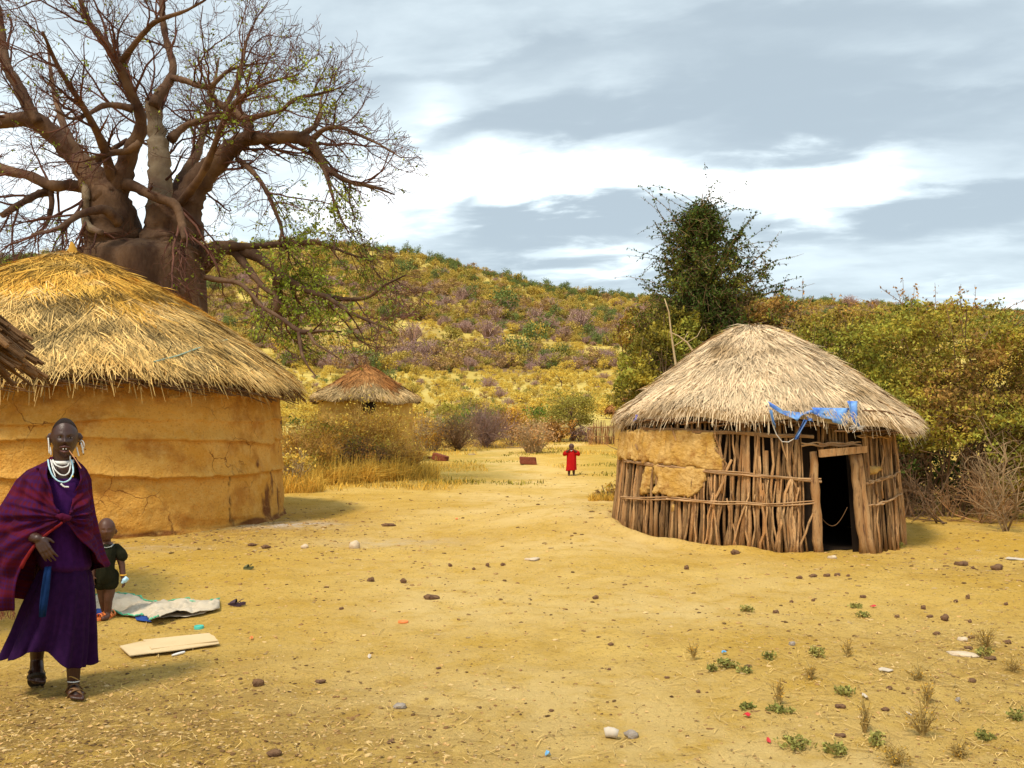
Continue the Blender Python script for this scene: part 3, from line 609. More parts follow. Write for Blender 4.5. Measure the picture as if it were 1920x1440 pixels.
def sheet_strip(top, bot, rad, rn, name='tarp_strip', mat=None):
    g = Geo(); n = 9; G = []
    for s in np.linspace(0, 1, n):
        tx = np.interp(s, np.linspace(0, 1, len(top)), [q[0] for q in top]); ty = np.interp(s, np.linspace(0, 1, len(top)), [q[1] for q in top])
        bx = np.interp(s, np.linspace(0, 1, len(bot)), [q[0] for q in bot]); by = np.interp(s, np.linspace(0, 1, len(bot)), [q[1] for q in bot])
        row = []
        for k in range(5):
            px, py = tx + (bx - tx) * k / 4, ty + (by - ty) * k / 4; a = wall_angle(px, rad); rr = rad + .02 * math.sin(s * 9 + k) + .01 * k
            x, y = RC[0] + rr * math.cos(a), RC[1] + rr * math.sin(a); row.append((x, y, EYE + (HZ - py) / F * y))
        G.append(row)
    g.grid(np.array(G), rnd=rn); o = g.build(name, mat or M_TARP, tarp, smooth=True)
    md = o.modifiers.new('thickness', 'SOLIDIFY'); md.thickness = .003; return o
sheet_strip([(1440, 752), (1470, 770), (1500, 773), (1525, 768), (1560, 766)], [(1443, 762), (1468, 778), (1485, 783), (1492, 790), (1500, 778), (1524, 774), (1545, 776)], 2.15, .75)
sheet_strip([(1522, 764), (1560, 765), (1592, 765)], [(1524, 776), (1545, 786), (1554, 784), (1557, 792), (1575, 796), (1584, 802), (1589, 778)], 2.17, .95)
sheet_strip([(1588, 752), (1607, 752)], [(1591, 778), (1600, 800), (1609, 800)], 2.19, .85)
sheet_strip([(1442, 770), (1448, 768)], [(1449, 796), (1454, 802)], 2.20, .25)
sheet_strip([(1507, 786), (1514, 788)], [(1487, 824), (1494, 824)], 2.20, .25)
sheet_strip([(1512, 780), (1524, 786)], [(1513, 788), (1522, 790)], 2.21, .3)
g = Geo()
def wl_pt(px, py, rad): a = wall_angle(px, rad); x, y = RC[0] + rad * math.cos(a), RC[1] + rad * math.sin(a); return (x, y, EYE + (HZ - py) / F * y)
g.tube([wl_pt(*q, 2.2) for q in ((1438, 758), (1444, 775), (1450, 800), (1456, 815), (1466, 828), (1478, 829), (1490, 822))], .006, 5)
for k in range(26):
    px = rg.uniform(1600, 1608); py = rg.uniform(797, 806); g.tube([wl_pt(px, py, 2.26), wl_pt(px + rg.normal(0, 5), py + rg.uniform(-2, 10), 2.28)], .004, 4)
for k in range(8): g.tube([wl_pt(1606, 802, 2.26), wl_pt(1618 + rg.normal(0, 3), 802 + rg.normal(0, 3), 2.28)], .003, 4)
g.build('frayed_edge', M_TARPW, tarp, kind='stuff'); rebase(tarp)
# cord hanging across the doorway
g = Geo(); p = [np.array([RC[0] + 1.9 * math.cos(D0 + (D1 - D0) * s), RC[1] + 1.9 * math.sin(D0 + (D1 - D0) * s), .50 - .22 * math.sin(s * math.pi) + .06 * s]) for s in np.linspace(0.03, .97, 12)]
g.tube(p, .004, 5); g.build('door_cord', M_STICK, rh)
rag = Geo(); rag.tube([wl_pt(1194, 778, 2.1), wl_pt(1192, 786, 2.12), wl_pt(1187, 790, 2.12)], [.02, .014, .006], 6); rag.build('cloth_rag', mk('violet_rag', (.22, .18, .5), (.4, .38, .6), 20), rh)
rebase(rh)
# ---- small far hut
SCx = ((686 - 960) / F * 36, 36.0); g0 = gz(*SCx)
sh = empty('far_mud_hut', (SCx[0], SCx[1], g0), 'small round mud hut with rusty thatch beyond the scrub, in the distance', 'hut')
gg, _ = wall_mud(SCx, 1.83, 1.92, 2.58, [(1.9, .08, .03)], 'wall', 120, 30, 7, .6); gg.build('wall', M_MUD, sh, smooth=True)
thatch_roof(sh, SCx, lambda a: 2.17 + 0 * a, lambda a: 2.62 + 0 * a, 4.02, 1.12, 9000, mk('brown_pale_thatch', (.60, .42, .20), (.50, .32, .13), 2.0, rnd=(.3, 1.25)), w=.03, ln=(.3, .6), seed=15, fringe=900, messy=.3, mat_top=M_TH_RED, split=.74, fr_len=(.1, .22))
g = Geo(); g.tube([(SCx[0], SCx[1], 3.95), (SCx[0], SCx[1], 4.15), (SCx[0] + .02, SCx[1], 4.35)], [.10, .035, .02], 6); g.build('peak_post', M_STICK, sh)
g = Geo(); q = SCx[1] - 1.93; g.add([(P(678, 752, q)), P(702, 750, q), P(706, 768, q), P(690, 778, q), P(681, 770, q)], None, [(0, 1, 2), (0, 2, 3), (0, 3, 4)]); ho = g.build('hole_shade', M_INSHADE, sh)  # flat dark sheet on the wall, painted as the shade in a hole
rafters(sh, SCx, lambda a: 2.17 + 0 * a, lambda a: 2.62 + 0 * a, 40, 1.8, M_STICK, 4, out=-.05, rad=.03, dz=-.12)
rebase(sh)
# ---- roof of the hut behind the fence (mostly hidden by the pole hut)
HC = ((1235 - 960) / F * 47, 47.0); g0 = gz(*HC)
hh = empty('hidden_hut', (HC[0], HC[1], g0), 'brown hut roof showing over the stick fence, left of the pale thatched roof', 'hut')
gg, _ = wall_mud(HC, 2.2, 2.3, 2.2, [], 'wall', 80, 12, 8, .5); gg.build('wall', M_MUD, hh, smooth=True)
thatch_roof(hh, HC, lambda a: 2.75 + 0 * a, lambda a: 2.35 + 0 * a, 4.0, 1.1, 5000, M_TH_RED, w=.05, ln=(.4, .8), seed=16, fringe=600, messy=.5)
rebase(hh)
# ---- the near hut outside the left edge whose eave sticks reach into view
NC = (-6.20, 7.0)
nh = empty('near_hut', (NC[0], NC[1], 0), 'ragged eave of dark crooked sticks of a nearby hut, jutting in at the left edge', 'hut')
gg, _ = wall_mud(NC, 1.62, 1.7, 1.95, [(1.2, .1, .04)], 'wall', 160, 40, 9, .8); gg.build('wall', M_MUD, nh, smooth=True)
thatch_roof(nh, NC, lambda a: 1.86 + 0 * a, lambda a: 2.36 + 0 * a, 3.9, 1.0, 5000, M_TH_GOLD, w=.016, ln=(.3, .5), seed=18, fringe=300, messy=.3, fr_len=(.05, .12))
rg = np.random.default_rng(33)
for k in range(300):
    a = rg.uniform(0, 2 * math.pi) if k < 90 else rg.uniform(-.75, .85)
    lay = rg.uniform(0, 1) ** .8; e = 2.40 - .26 * lay - rg.uniform(0, .16); ztip = 1.95 + .44 * lay + rg.normal(0, .02); slope = .75 + rg.normal(0, .08)
    da = rg.normal(0, .05); s = np.linspace(0, 1, 5); r_ = e - (e - 1.35) * (1 - s); kink = rg.normal(0, .015, (5, 3)); kink[:, 2] *= .6
    A = a + da * s; p = np.stack([NC[0] + r_ * np.cos(A), NC[1] + r_ * np.sin(A), ztip + (e - r_) * slope], -1) + kink
    g = Geo(); rad = rg.uniform(.010, .026); g.tube(p, rad * np.linspace(1.2, .85, 5) * (1 + rg.normal(0, .08, 5)), 6, rnd=rg.beta(1.6, 2), lump=.06); g.build('eave_stick', M_STICK, nh)
rebase(nh)
# ---------------------------------------------------------------- baobab
M_BARK = mk('baobab_bark', (.080, .042, .025), (.185, .108, .062), 1.2, rnd=(.75, 1.25), bump=2.0, bscale=9, rough=.85, c3=(.07, .035, .022), s3=1.6, stretch=(1, 1, .6))
M_BARKP = mk('pale_bark', (.26, .20, .13), (.17, .11, .07), 1.5, rnd=(.8, 1.2), bump=1.5, bscale=10, rough=.85, c3=(.20, .13, .09), s3=1.5)
M_TWIG = mk('red_brown_twig', (.15, .065, .045), (.08, .035, .025), 2, rnd=(.4, 1.5), rough=.8)
M_LEAF = mk('fresh_leaf', (.19, .27, .025), (.36, .38, .045), 1.5, rnd=(.5, 1.5), rough=.6, trans=.3)
BY = 25.0
bb = empty('baobab_tree', (P(272, 905, BY)[0], BY, 0), 'huge baobab with thick grey brown limbs and a bare twiggy crown behind the mud hut', 'tree')
rb = np.random.default_rng(12)
CC = P(290, 285, BY); AX = np.array([7.45, 6.6, 6.3])
C2 = P(600, 560, BY - 2.2); AX2 = np.array([2.7, 2.4, 1.9])
def crown_r(p):
    q = (p - CC) / AX; q2 = (p - C2) / AX2; return min(np.sqrt((q * q).sum()), np.sqrt((q2 * q2).sum()))
paths = []     # (points, radii) of every limb, for twig growth
def limb(trace, d0, d1, name='limb', mat=None, sides=12, spur=False):
    """trace: (column, row, width in photo pixels); depth runs from d0 to d1 metres off the trunk plane"""
    tr = np.array(trace, float); s = np.concatenate([[0], np.cumsum(np.hypot(*np.diff(tr[:, :2], axis=0).T))]); s /= s[-1]
    n = max(8, int(len(tr) * 4)); q = np.linspace(0, 1, n)
    # smooth interpolation of the trace
    def sm(v):
        from_ = np.interp(q, s, v)
        for _ in range(2): from_[1:-1] = (from_[:-2] + 2 * from_[1:-1] + from_[2:]) / 4
        return from_
    px, py, w = sm(tr[:, 0]), sm(tr[:, 1]), sm(tr[:, 2]); D = BY + d0 + (d1 - d0) * q ** 1.1 + .12 * np.sin(q * 7 + px[0])
    pts = np.stack([(px - 960) / F * D, D, EYE + (HZ - py) / F * D], -1); rad = w / 2 / F * D * (1.0 if name == 'stem' else .9)
    rad = rad * (1 + rb.normal(0, .06, n))
    g = Geo(); g.tube(pts, rad, sides, rnd=rb.uniform(.35, .65), lump=.05)
    o = g.build(name, mat or M_BARK, bb, smooth=True)
    paths.append((pts, rad)); return o
# trunk: two stems fused below, buttressed and folded
def ringpts(px0, px1, py, d=BY, sq=.85):
    cx = (px0 + px1) / 2; a = (px1 - px0) / 2 / F * d; c = P(cx, py, d); return c, a, a * sq
T_ = [(128, 400, 920), (148, 392, 860), (150, 388, 700), (158, 382, 600), (158, 378, 540), (155, 376, 495), (160, 373, 478), (185, 352, 465), (215, 322, 456), (255, 290, 450)]
g = Geo(); rows = []; th = np.linspace(0, 2 * math.pi, 97)[:-1]
for k, (x0, x1, y) in enumerate(np.array([[np.interp(s, np.linspace(0, 1, len(T_)), [t[i] for t in T_]) for i in range(3)] for s in np.linspace(0, 1, 40)])):
    c, ax, ay = ringpts(x0, x1, y); z = c[2]; s = k / 39
    f = 1 + .03 * np.sin(th * 3 + .6) + .035 * np.sin(th * 7 + 2 + z * .4) + .02 * np.sin(th * 13 + z)
    f = f - .16 * np.exp(-((np.mod(th - R(262) + math.pi, 2 * math.pi) - math.pi) / .16) ** 2) * np.clip((s - .25) * 2, 0, 1)   # the cleft between the stems
    f = f + fnoise(th * 3, z + th * 0, 1.5, 3) * .05
    rows.append(np.stack([c[0] + ax * f * np.cos(th), c[1] + ay * f * np.sin(th), np.full_like(th, z)], -1))
g.grid(np.array(rows), wrap=True); g.build('trunk', M_BARK, bb, smooth=True)
limb([(212, 560, 112), (212, 500, 114), (212, 450, 108), (210, 415, 94), (205, 385, 82), (198, 360, 68), (190, 345, 55)], 0, -.1, 'stem', sides=20)
limb([(318, 560, 116), (318, 510, 118), (320, 460, 108), (318, 430, 98), (314, 405, 84), (308, 385, 64)], 0, .1, 'stem', sides=20)
# the great limbs, traced
limb([(200, 375, 74), (175, 335, 58), (150, 305, 46), (125, 275, 42), (100, 252, 40), (75, 230, 36), (50, 222, 34), (20, 226, 28), (-20, 232, 24), (-90, 222, 18), (-150, 190, 10)], -.1, -1.8)
limb([(72, 232, 28), (55, 205, 26), (42, 178, 25), (28, 150, 22), (12, 128, 20), (6, 95, 18), (2, 50, 16), (-8, 0, 12), (0, -50, 8)], -.9, -.3)
limb([(208, 372, 60), (228, 335, 52), (238, 300, 38), (246, 278, 32), (262, 252, 26), (266, 225, 24), (256, 195, 22), (245, 170, 21), (232, 140, 21), (222, 120, 20), (205, 92, 17), (190, 70, 15), (168, 45, 13), (155, 15, 11), (140, -40, 8), (135, -90, 5)], -.2, -2.2)
limb([(222, 120, 14), (240, 100, 13), (262, 70, 11), (290, 40, 10), (320, 30, 8), (350, 20, 6), (385, 0, 4)], -1.4, -3)
limb([(190, 368, 40), (165, 352, 26), (130, 347, 24), (100, 350, 24), (80, 342, 22), (55, 328, 20), (20, 322, 22), (-30, 305, 18), (-80, 300, 10)], 0, .8)
limb([(95, 358, 22), (75, 362, 16), (50, 375, 14), (25, 390, 13), (4, 404, 13)], .3, -1.2)
limb([(95, 355, 12), (98, 385, 11), (92, 410, 9), (82, 430, 6), (50, 448, 4), (10, 462, 3)], .2, -.6)
limb([(160, 336, 14), (161, 360, 16), (160, 390, 16), (160, 420, 17), (172, 430, 15), (190, 436, 12)], -.5, -1.0, mat=M_BARKP)
limb([(298, 440, 62), (300, 400, 52), (301, 360, 48), (300, 320, 46), (298, 280, 42), (292, 240, 36), (288, 205, 32), (284, 184, 28)], .5, .7, mat=M_BARKP)
limb([(288, 200, 24), (298, 178, 22), (312, 160, 20), (324, 142, 18), (326, 120, 15), (318, 98, 14), (308, 60, 13), (304, 20, 11), (300, -40, 7)], .6, 1.6)
limb([(322, 146, 14), (345, 150, 13), (370, 160, 12), (395, 164, 12), (412, 146, 9), (432, 130, 7), (460, 122, 5), (500, 118, 3)], .7, .2)
limb([(235, 345, 26), (255, 350, 24), (280, 365, 22), (305, 374, 20), (328, 382, 20), (338, 402, 18), (343, 430, 16), (346, 450, 12)], -.5, -1.4)
limb([(345, 445, 80), (346, 410, 72), (352, 378, 62), (366, 348, 56), (385, 325, 50), (408, 302, 44), (432, 280, 38), (455, 262, 32), (480, 258, 26), (510, 260, 23), (540, 256, 26), (565, 258, 28), (585, 270, 24), (598, 290, 14), (610, 315, 12), (635, 332, 11), (665, 345, 9), (700, 350, 6), (740, 365, 3)], 0, -1.2)
limb([(462, 262, 20), (468, 240, 21), (462, 224, 20), (445, 212, 19), (425, 205, 16), (405, 190, 12), (390, 172, 9)], -.6, -.2)
limb([(462, 226, 15), (485, 217, 11), (510, 212, 9), (532, 206, 9), (542, 192, 8), (560, 182, 7), (600, 176, 5), (640, 164, 3)], -.6, -2.2)
limb([(422, 205, 12), (432, 182, 11), (444, 160, 10), (452, 135, 10), (456, 105, 8), (462, 75, 6), (474, 48, 3)], -.4, .8)
limb([(320, 262, 20), (335, 245, 15), (355, 232, 14), (380, 226, 13), (405, 218, 12), (430, 222, 10), (450, 226, 7)], .6, 1.0)
limb([(562, 258, 18), (578, 245, 13), (592, 238, 10), (602, 215, 8), (600, 190, 5), (612, 160, 3)], -.9, .4)
limb([(585, 262, 14), (608, 240, 10), (640, 238, 8), (680, 256, 6), (720, 275, 4), (752, 296, 2.5)], -.9, -2.2)
limb([(448, 300, 12), (470, 318, 11), (490, 342, 10), (505, 368, 9), (516, 395, 9), (526, 420, 8), (530, 432, 7), (524, 452, 5)], -.4, -1.9)
limb([(580, 285, 10), (606, 312, 8), (618, 350, 7), (632, 395, 5), (655, 440, 3)], -.8, -1.8)
limb([(372, 492, 60), (388, 482, 50), (405, 470, 42), (425, 462, 32), (450, 468, 28), (480, 478, 22), (515, 505, 17), (548, 530, 15), (580, 548, 12), (612, 556, 11), (650, 562, 9), (690, 560, 7), (720, 535, 5), (762, 515, 3)], .3, -2.4)
limb([(612, 556, 10), (640, 575, 9), (668, 592, 8), (700, 605, 5), (735, 620, 3)], -1.6, -2.8)
limb([(430, 462, 18), (480, 462, 14), (520, 458, 13), (560, 458, 12), (590, 452, 11), (620, 462, 7), (650, 475, 5), (700, 490, 3)], -.4, .8)
limb([(440, 470, 22), (462, 500, 16), (478, 520, 14), (500, 545, 10), (530, 560, 8)], -.2, -1.2)
limb([(384, 520, 13), (410, 525, 11), (450, 530, 9), (475, 555, 7), (490, 575, 7), (520, 592, 8), (548, 612, 9), (560, 622, 12), (578, 624, 11), (600, 620, 6), (640, 622, 4)], -1.0, -3.6)
limb([(560, 622, 9), (562, 640, 8), (566, 665, 6), (578, 688, 4), (592, 705, 3)], -3.2, -3.8)
limb([(580, 625, 8), (590, 645, 5), (610, 655, 4), (640, 675, 2.5)], -3.3, -4.0)
limb([(520, 520, 22), (522, 545, 20), (520, 570, 18), (518, 585, 15)], -1.2, -1.0, 'broken_branch')
limb([(262, 268, 16), (240, 284, 13), (215, 286, 13), (190, 292, 11), (165, 300, 6)], -.8, -1.2)
limb([(250, 205, 16), (225, 198, 14), (195, 196, 12), (170, 212, 9), (135, 225, 6), (100, 205, 4)], -1.0, -2.6)
limb([(170, 355, 20), (185, 295, 14), (210, 280, 11), (240, 262, 9)], .4, .2)
# limbs running towards and away from the camera, which the front ones partly hide
for (tr, d0, d1) in (([(300, 430, 40), (320, 380, 30), (345, 330, 24), (370, 290, 18), (385, 230, 12), (400, 170, 8), (410, 110, 4)], .4, 4.5), ([(220, 400, 40), (190, 360, 30), (150, 300, 22), (120, 240, 15), (100, 170, 9), (90, 90, 5)], .3, 4.6),
        ([(225, 420, 24), (200, 390, 20), (150, 400, 15), (110, 430, 10), (60, 440, 6)], -.8, -3.6),
        ([(215, 350, 26), (190, 260, 18), (150, 190, 13), (110, 130, 9), (80, 60, 6)], -.4, -4.0), ([(330, 390, 22), (380, 330, 16), (430, 200, 11), (480, 160, 7), (560, 140, 4)], -.4, -4.2)):
    limb(tr, d0, d1)
paths_main = list(paths)
# recursive twigs
G_br, G_tw = Geo(), Geo(); LEAF = []
def grow(p0, d, length, r0, level, par_r):
    n = max(4, int(length / (.16 if level > 1 else .22))); st = length / n; pts = [p0]; d = d / np.linalg.norm(d); dirs = [d]
    for i in range(n):
        out = (pts[-1] - CC) / AX; on = out / (np.linalg.norm(out) + 1e-6)
        d = d + rb.normal(0, .22 if level > 1 else .19, 3) + on * (.05 if level > 1 else .03); 
        d[2] += (.05 if pts[-1][2] > CC[2] - 1 else -.04)
        d /= np.linalg.norm(d); q = pts[-1] + d * st; cr = crown_r(q)
        if cr > 1.0 + .10 * math.sin(q[2] * 2.1 + q[0] * 1.3) and level > 0: break
        pts.append(q); dirs.append(d)
    if len(pts) < 3: return
    pts = np.array(pts); m = len(pts); rad = r0 * np.linspace(1, .35, m)
    (G_br if level <= 1 else G_tw).tube(pts, np.maximum(rad, .0055), 5 if level == 1 else 3, rnd=rb.uniform(.2, .9), cap=False)
    if level < 3:
        step = {1: .30, 2: .17}[level]; k = int(length * m / n / step)
        for _ in range(k):
            u = rb.uniform(.15, 1); i = min(m - 2, int(u * (m - 1))); base = pts[i] + (pts[i + 1] - pts[i]) * rb.random(); dd = dirs[i]
            perp = np.cross(dd, rb.normal(0, 1, 3)); perp /= np.linalg.norm(perp) + 1e-6
            ang = rb.uniform(.5, 1.15); nd = dd * math.cos(ang) + perp * math.sin(ang)
            L = length * rb.uniform(.28, .6) * (1.1 - .4 * u) if level == 1 else rb.uniform(.22, .65)
            grow(base, nd, L, max(.006, rad[i] * .55), level + 1, rad[i])
    LEAF.append((pts, level))
for pts, rad in paths_main[2:]:
    seg = np.linalg.norm(np.diff(pts, axis=0), axis=1); tot = seg.sum(); k = int(tot * 2.9)
    for _ in range(k):
        u = rb.uniform(.12, 1) ** .75; i = min(len(pts) - 2, int(u * (len(pts) - 1)))
        if rad[i] > .42: continue
        if 960 + F * pts[i][0] / pts[i][1] > 380 and HZ - F * (pts[i][2] - EYE) / pts[i][1] > 440 and rb.random() < .6: continue
        base = pts[i] + (pts[i + 1] - pts[i]) * rb.random(); dd = pts[i + 1] - pts[i]; dd /= np.linalg.norm(dd)
        on = (base - CC) / AX; on /= np.linalg.norm(on) + 1e-6
        perp = np.cross(dd, rb.normal(0, 1, 3)); perp /= np.linalg.norm(perp); ang = rb.uniform(.5, 1.2)
        nd = dd * math.cos(ang) + perp * math.sin(ang) + on * .55
        grow(base, nd, rb.uniform(.9, 2.7), min(.045, max(.012, rad[i] * .4)), 1, rad[i])
print('baobab twigs', G_tw.n, G_br.n)
G_br.build('branches', M_TWIG, bb, smooth=True, kind='stuff'); G_tw.build('twigs', M_TWIG, bb, kind='stuff')
# leaves: sparse, thick in the lower right, a scatter elsewhere
lp = []
for pts, lv in LEAF:
    if lv < 2: continue
    c = pts[len(pts) // 2]; px = 960 + F * c[0] / c[1]; py = HZ - F * (c[2] - EYE) / c[1]
    w = .02
    w += 1.3 * math.exp(-((px - 580) / 110) ** 2 - ((py - 555) / 75) ** 2) + .8 * math.exp(-((px - 600) / 60) ** 2 - ((py - 400) / 60) ** 2) + .8 * math.exp(-((px - 480) / 60) ** 2 - ((py - 470) / 40) ** 2) + .45 * math.exp(-((px - 570) / 60) ** 2 - ((py - 190) / 45) ** 2) + .3 * math.exp(-((px - 420) / 40) ** 2 - ((py - 215) / 40) ** 2) + .12 * math.exp(-((px - 420) / 60) ** 2 - ((py - 140) / 40) ** 2)
    k = rb.poisson(min(w, 1.1) * 2.7)
    for _ in range(k):
        q = pts[rb.integers(0, len(pts))]; nl = rb.integers(2, 6)
        for _ in range(nl): lp.append(q + rb.normal(0, .055, 3))
lp = np.array(lp); print('baobab leaves', len(lp)); n = len(lp)
U = rb.normal(0, 1, (n, 3)); U /= np.linalg.norm(U, axis=1, keepdims=True); V2 = np.cross(U, rb.normal(0, 1, (n, 3))); V2 /= np.linalg.norm(V2, axis=1, keepdims=True)
s = rb.uniform(.03, .058, n)[:, None]; g = Geo(); g.quads(lp, U * s, V2 * s * .55, rb.random(n)); g.build('leaves', M_LEAF, bb, kind='stuff')
rebase(bb)
# ---------------------------------------------------------------- vegetation
def lf(name, a, b, rn=(.5, 1.5), tr=.25): return mk(name, a, b, 1.2, rnd=rn, rough=.7, trans=tr)
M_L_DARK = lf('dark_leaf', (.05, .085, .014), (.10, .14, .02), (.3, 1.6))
M_L_OLIVE = lf('olive_leaf', (.26, .23, .03), (.36, .29, .045), (.4, 1.6))
M_L_YEL = lf('yellow_leaf', (.76, .52, .10), (.64, .47, .08))
M_L_OCH = lf('ochre_leaf', (.62, .34, .05), (.50, .30, .04))
M_L_GRN = lf('green_leaf', (.10, .17, .025), (.17, .22, .03))
M_L_BRN = lf('brown_leaf', (.36, .17, .035), (.48, .25, .05))
M_L_PUR = lf('bare_mauve_twig', (.22, .13, .11), (.30, .19, .14), tr=0)
M_STEM = mk('brown_stem', (.16, .09, .05), (.24, .15, .08), 5, rnd=(.5, 1.5))
M_STEMS = mk('straw_stem', (.62, .40, .11), (.50, .27, .07), 3, rnd=(.45, 1.3))
M_STEMP = mk('pale_stem', (.48, .36, .20), (.38, .26, .14), 5, rnd=(.6, 1.3))
M_GRASS_Y = lf('dry_grass', (.84, .54, .10), (.70, .46, .08), (.45, 1.35), .2)
M_GRASS_O = lf('orange_dry_grass', (.46, .24, .05), (.54, .32, .08), (.5, 1.4), .2)
rp = np.random.default_rng(77)
def leafcloud(g, C, size, rn, mi=0, asp=.5):
    n = len(C); U = rp.normal(0, 1, (n, 3)); U /= np.linalg.norm(U, axis=1, keepdims=True); V_ = np.cross(U, rp.normal(0, 1, (n, 3))); V_ /= np.linalg.norm(V_, axis=1, keepdims=True) + 1e-9
    s = (size * rp.uniform(.6, 1.4, n))[:, None]; g.quads(C, U * s, V_ * s * asp, rn, mi)
def blades(g, base, L, w, lean, rn, mi=0, curl=.5, dirs=None):
    """grass blades / thin stems as bent ribbons"""
    n = len(base); a = rp.uniform(0, 2 * math.pi, n); ln = rp.normal(0, lean, n)[:, None]; h = np.stack([np.cos(a), np.sin(a), np.zeros(n)], -1) * np.abs(ln) * 1.0
    L = L[:, None] if np.ndim(L) else np.full((n, 1), L)
    d = h + np.array([0, 0, 1.0]); d /= np.linalg.norm(d, axis=1, keepdims=True); p1 = base + d * L * .55; d2 = d + h * curl * 2 - np.array([0, 0, .25]) * curl * np.abs(ln); d2 /= np.linalg.norm(d2, axis=1, keepdims=True); p2 = p1 + d2 * L * .45
    s = np.cross(d, rp.normal(0, 1, (n, 3))); s /= np.linalg.norm(s, axis=1, keepdims=True); s = s * (np.asarray(w) / 2 if np.ndim(w) == 0 else np.asarray(w)[:, None] / 2)
    V_ = np.stack([base - s, base + s, p1 + s * .8, p1 - s * .8, p2 + s * .2, p2 - s * .2], 1).reshape(-1, 3); b = np.arange(n)[:, None] * 6
    g.add(V_, np.concatenate([b + np.array([0, 1, 2, 3]), b + np.array([3, 2, 4, 5])]), None, np.repeat(rn, 6) if np.ndim(rn) else rn, mi)
def bush(name, label, cat, px, py, Y, w, h, leaf, n, size=.04, group=None, stems=26, lean=.5, stem_mat=None, dens=1.0, twiggy=0, rn=(.15, .9), flat=.75, base_z=None, x=None, lobes=7, stem_r=.012, grass=0, mat2=None):
    """a shrub: stems fanning from the foot, clumped small leaves through an uneven crown; w,h in metres"""
    X0 = (px - 960) / F * Y if x is None else x; z0 = gz(X0, Y) if base_z is None else base_z
    root = empty(name, (X0, Y, z0), label, cat, group); b = np.array([X0, Y, z0])
    gs = Geo(); tips = []
    for k in range(stems):
        a = rp.uniform(0, 2 * math.pi); rr = math.sqrt(rp.uniform(0, 1)) * .95; e = b + np.array([math.cos(a) * w / 2 * rr, math.sin(a) * w / 2 * rr * flat, h * (1.02 - .45 * rr * rr) * rp.uniform(.65, 1.03)])
        p0 = b + np.array([math.cos(a) * w * .12, math.sin(a) * w * .12, -.03]); s = np.linspace(0, 1, 6)[:, None]
        p = p0 * (1 - s) + e * s; p[:, 2] += np.sin(s[:, 0] * math.pi) * h * .12; p[1:] += rp.normal(0, .03 * h, (5, 3)); r0 = stem_r * rp.uniform(.6, 1.4)
        gs.tube(p, r0 * np.linspace(1, .3, 6), 4, rnd=rp.random(), cap=False); tips.append(p)
        for _ in range(3 + twiggy):
            i = rp.integers(1, 5); d = rp.normal(0, 1, 3) * np.array([1, 1, .6]) + np.array([0, 0, .5]); d *= h * rp.uniform(.1, .28) / np.linalg.norm(d); q = np.array([p[i], p[i] + d * .5 + rp.normal(0, .02, 3), p[i] + d]); gs.tube(q, r0 * np.array([.45, .35, .2]), 3, rnd=rp.random(), cap=False); tips.append(q)
    gs.build('stems', stem_mat or M_STEM, root, kind='stuff')
    if n:
        # clumps
        cl = []; 
        for k in range(lobes * 6):
            t = tips[rp.integers(0, len(tips))]; cl.append(t[rp.integers(len(t) // 2, len(t))] + rp.normal(0, .05 * h, 3))
        cl = np.array(cl); idx = rp.integers(0, len(cl), n); sg = rp.uniform(.05, .13, len(cl)) * min(w, h * 1.6)
        C = cl[idx] + rp.normal(0, 1, (n, 3)) * sg[idx][:, None] * np.array([1, 1, .75]); C[:, 2] = np.maximum(C[:, 2], b[2] + .02)
        r = np.clip(rp.normal(0, .16, n) + rp.uniform(*rn, len(cl))[idx], 0, 1); g = Geo()
        if mat2 is not None:
            mk_ = (idx % 3 == 0); leafcloud(g, C[~mk_], size, r[~mk_]); leafcloud(g, C[mk_], size, r[mk_], 1); g.build('leaves', [leaf, mat2], root, kind='stuff')
        else: leafcloud(g, C, size, r); g.build('leaves', leaf, root, kind='stuff')
    if grass:
        g = Geo(); a = rp.uniform(0, 2 * math.pi, grass); rr = np.sqrt(rp.random(grass)) * w * .62; bs = np.stack([b[0] + rr * np.cos(a), b[1] + rr * np.sin(a) * flat - .1, np.full(grass, 0.0)], -1); bs[:, 2] = relief(bs[:, 0], bs[:, 1])
        blades(g, bs, rp.uniform(.2, .55, grass) * h, .014, .45, rp.random(grass)); g.build('dry_grass', M_GRASS_Y, root, kind='stuff')
    rebase(root); return root
M_T_A = lf('thicket_olive', (.32, .26, .035), (.42, .32, .045), (.2, 1.6)); M_T_B = lf('thicket_rust', (.28, .155, .04), (.37, .21, .055), (.2, 1.5)); M_T_C = lf('thicket_lime', (.30, .31, .045), (.40, .38, .06), (.2, 1.5))
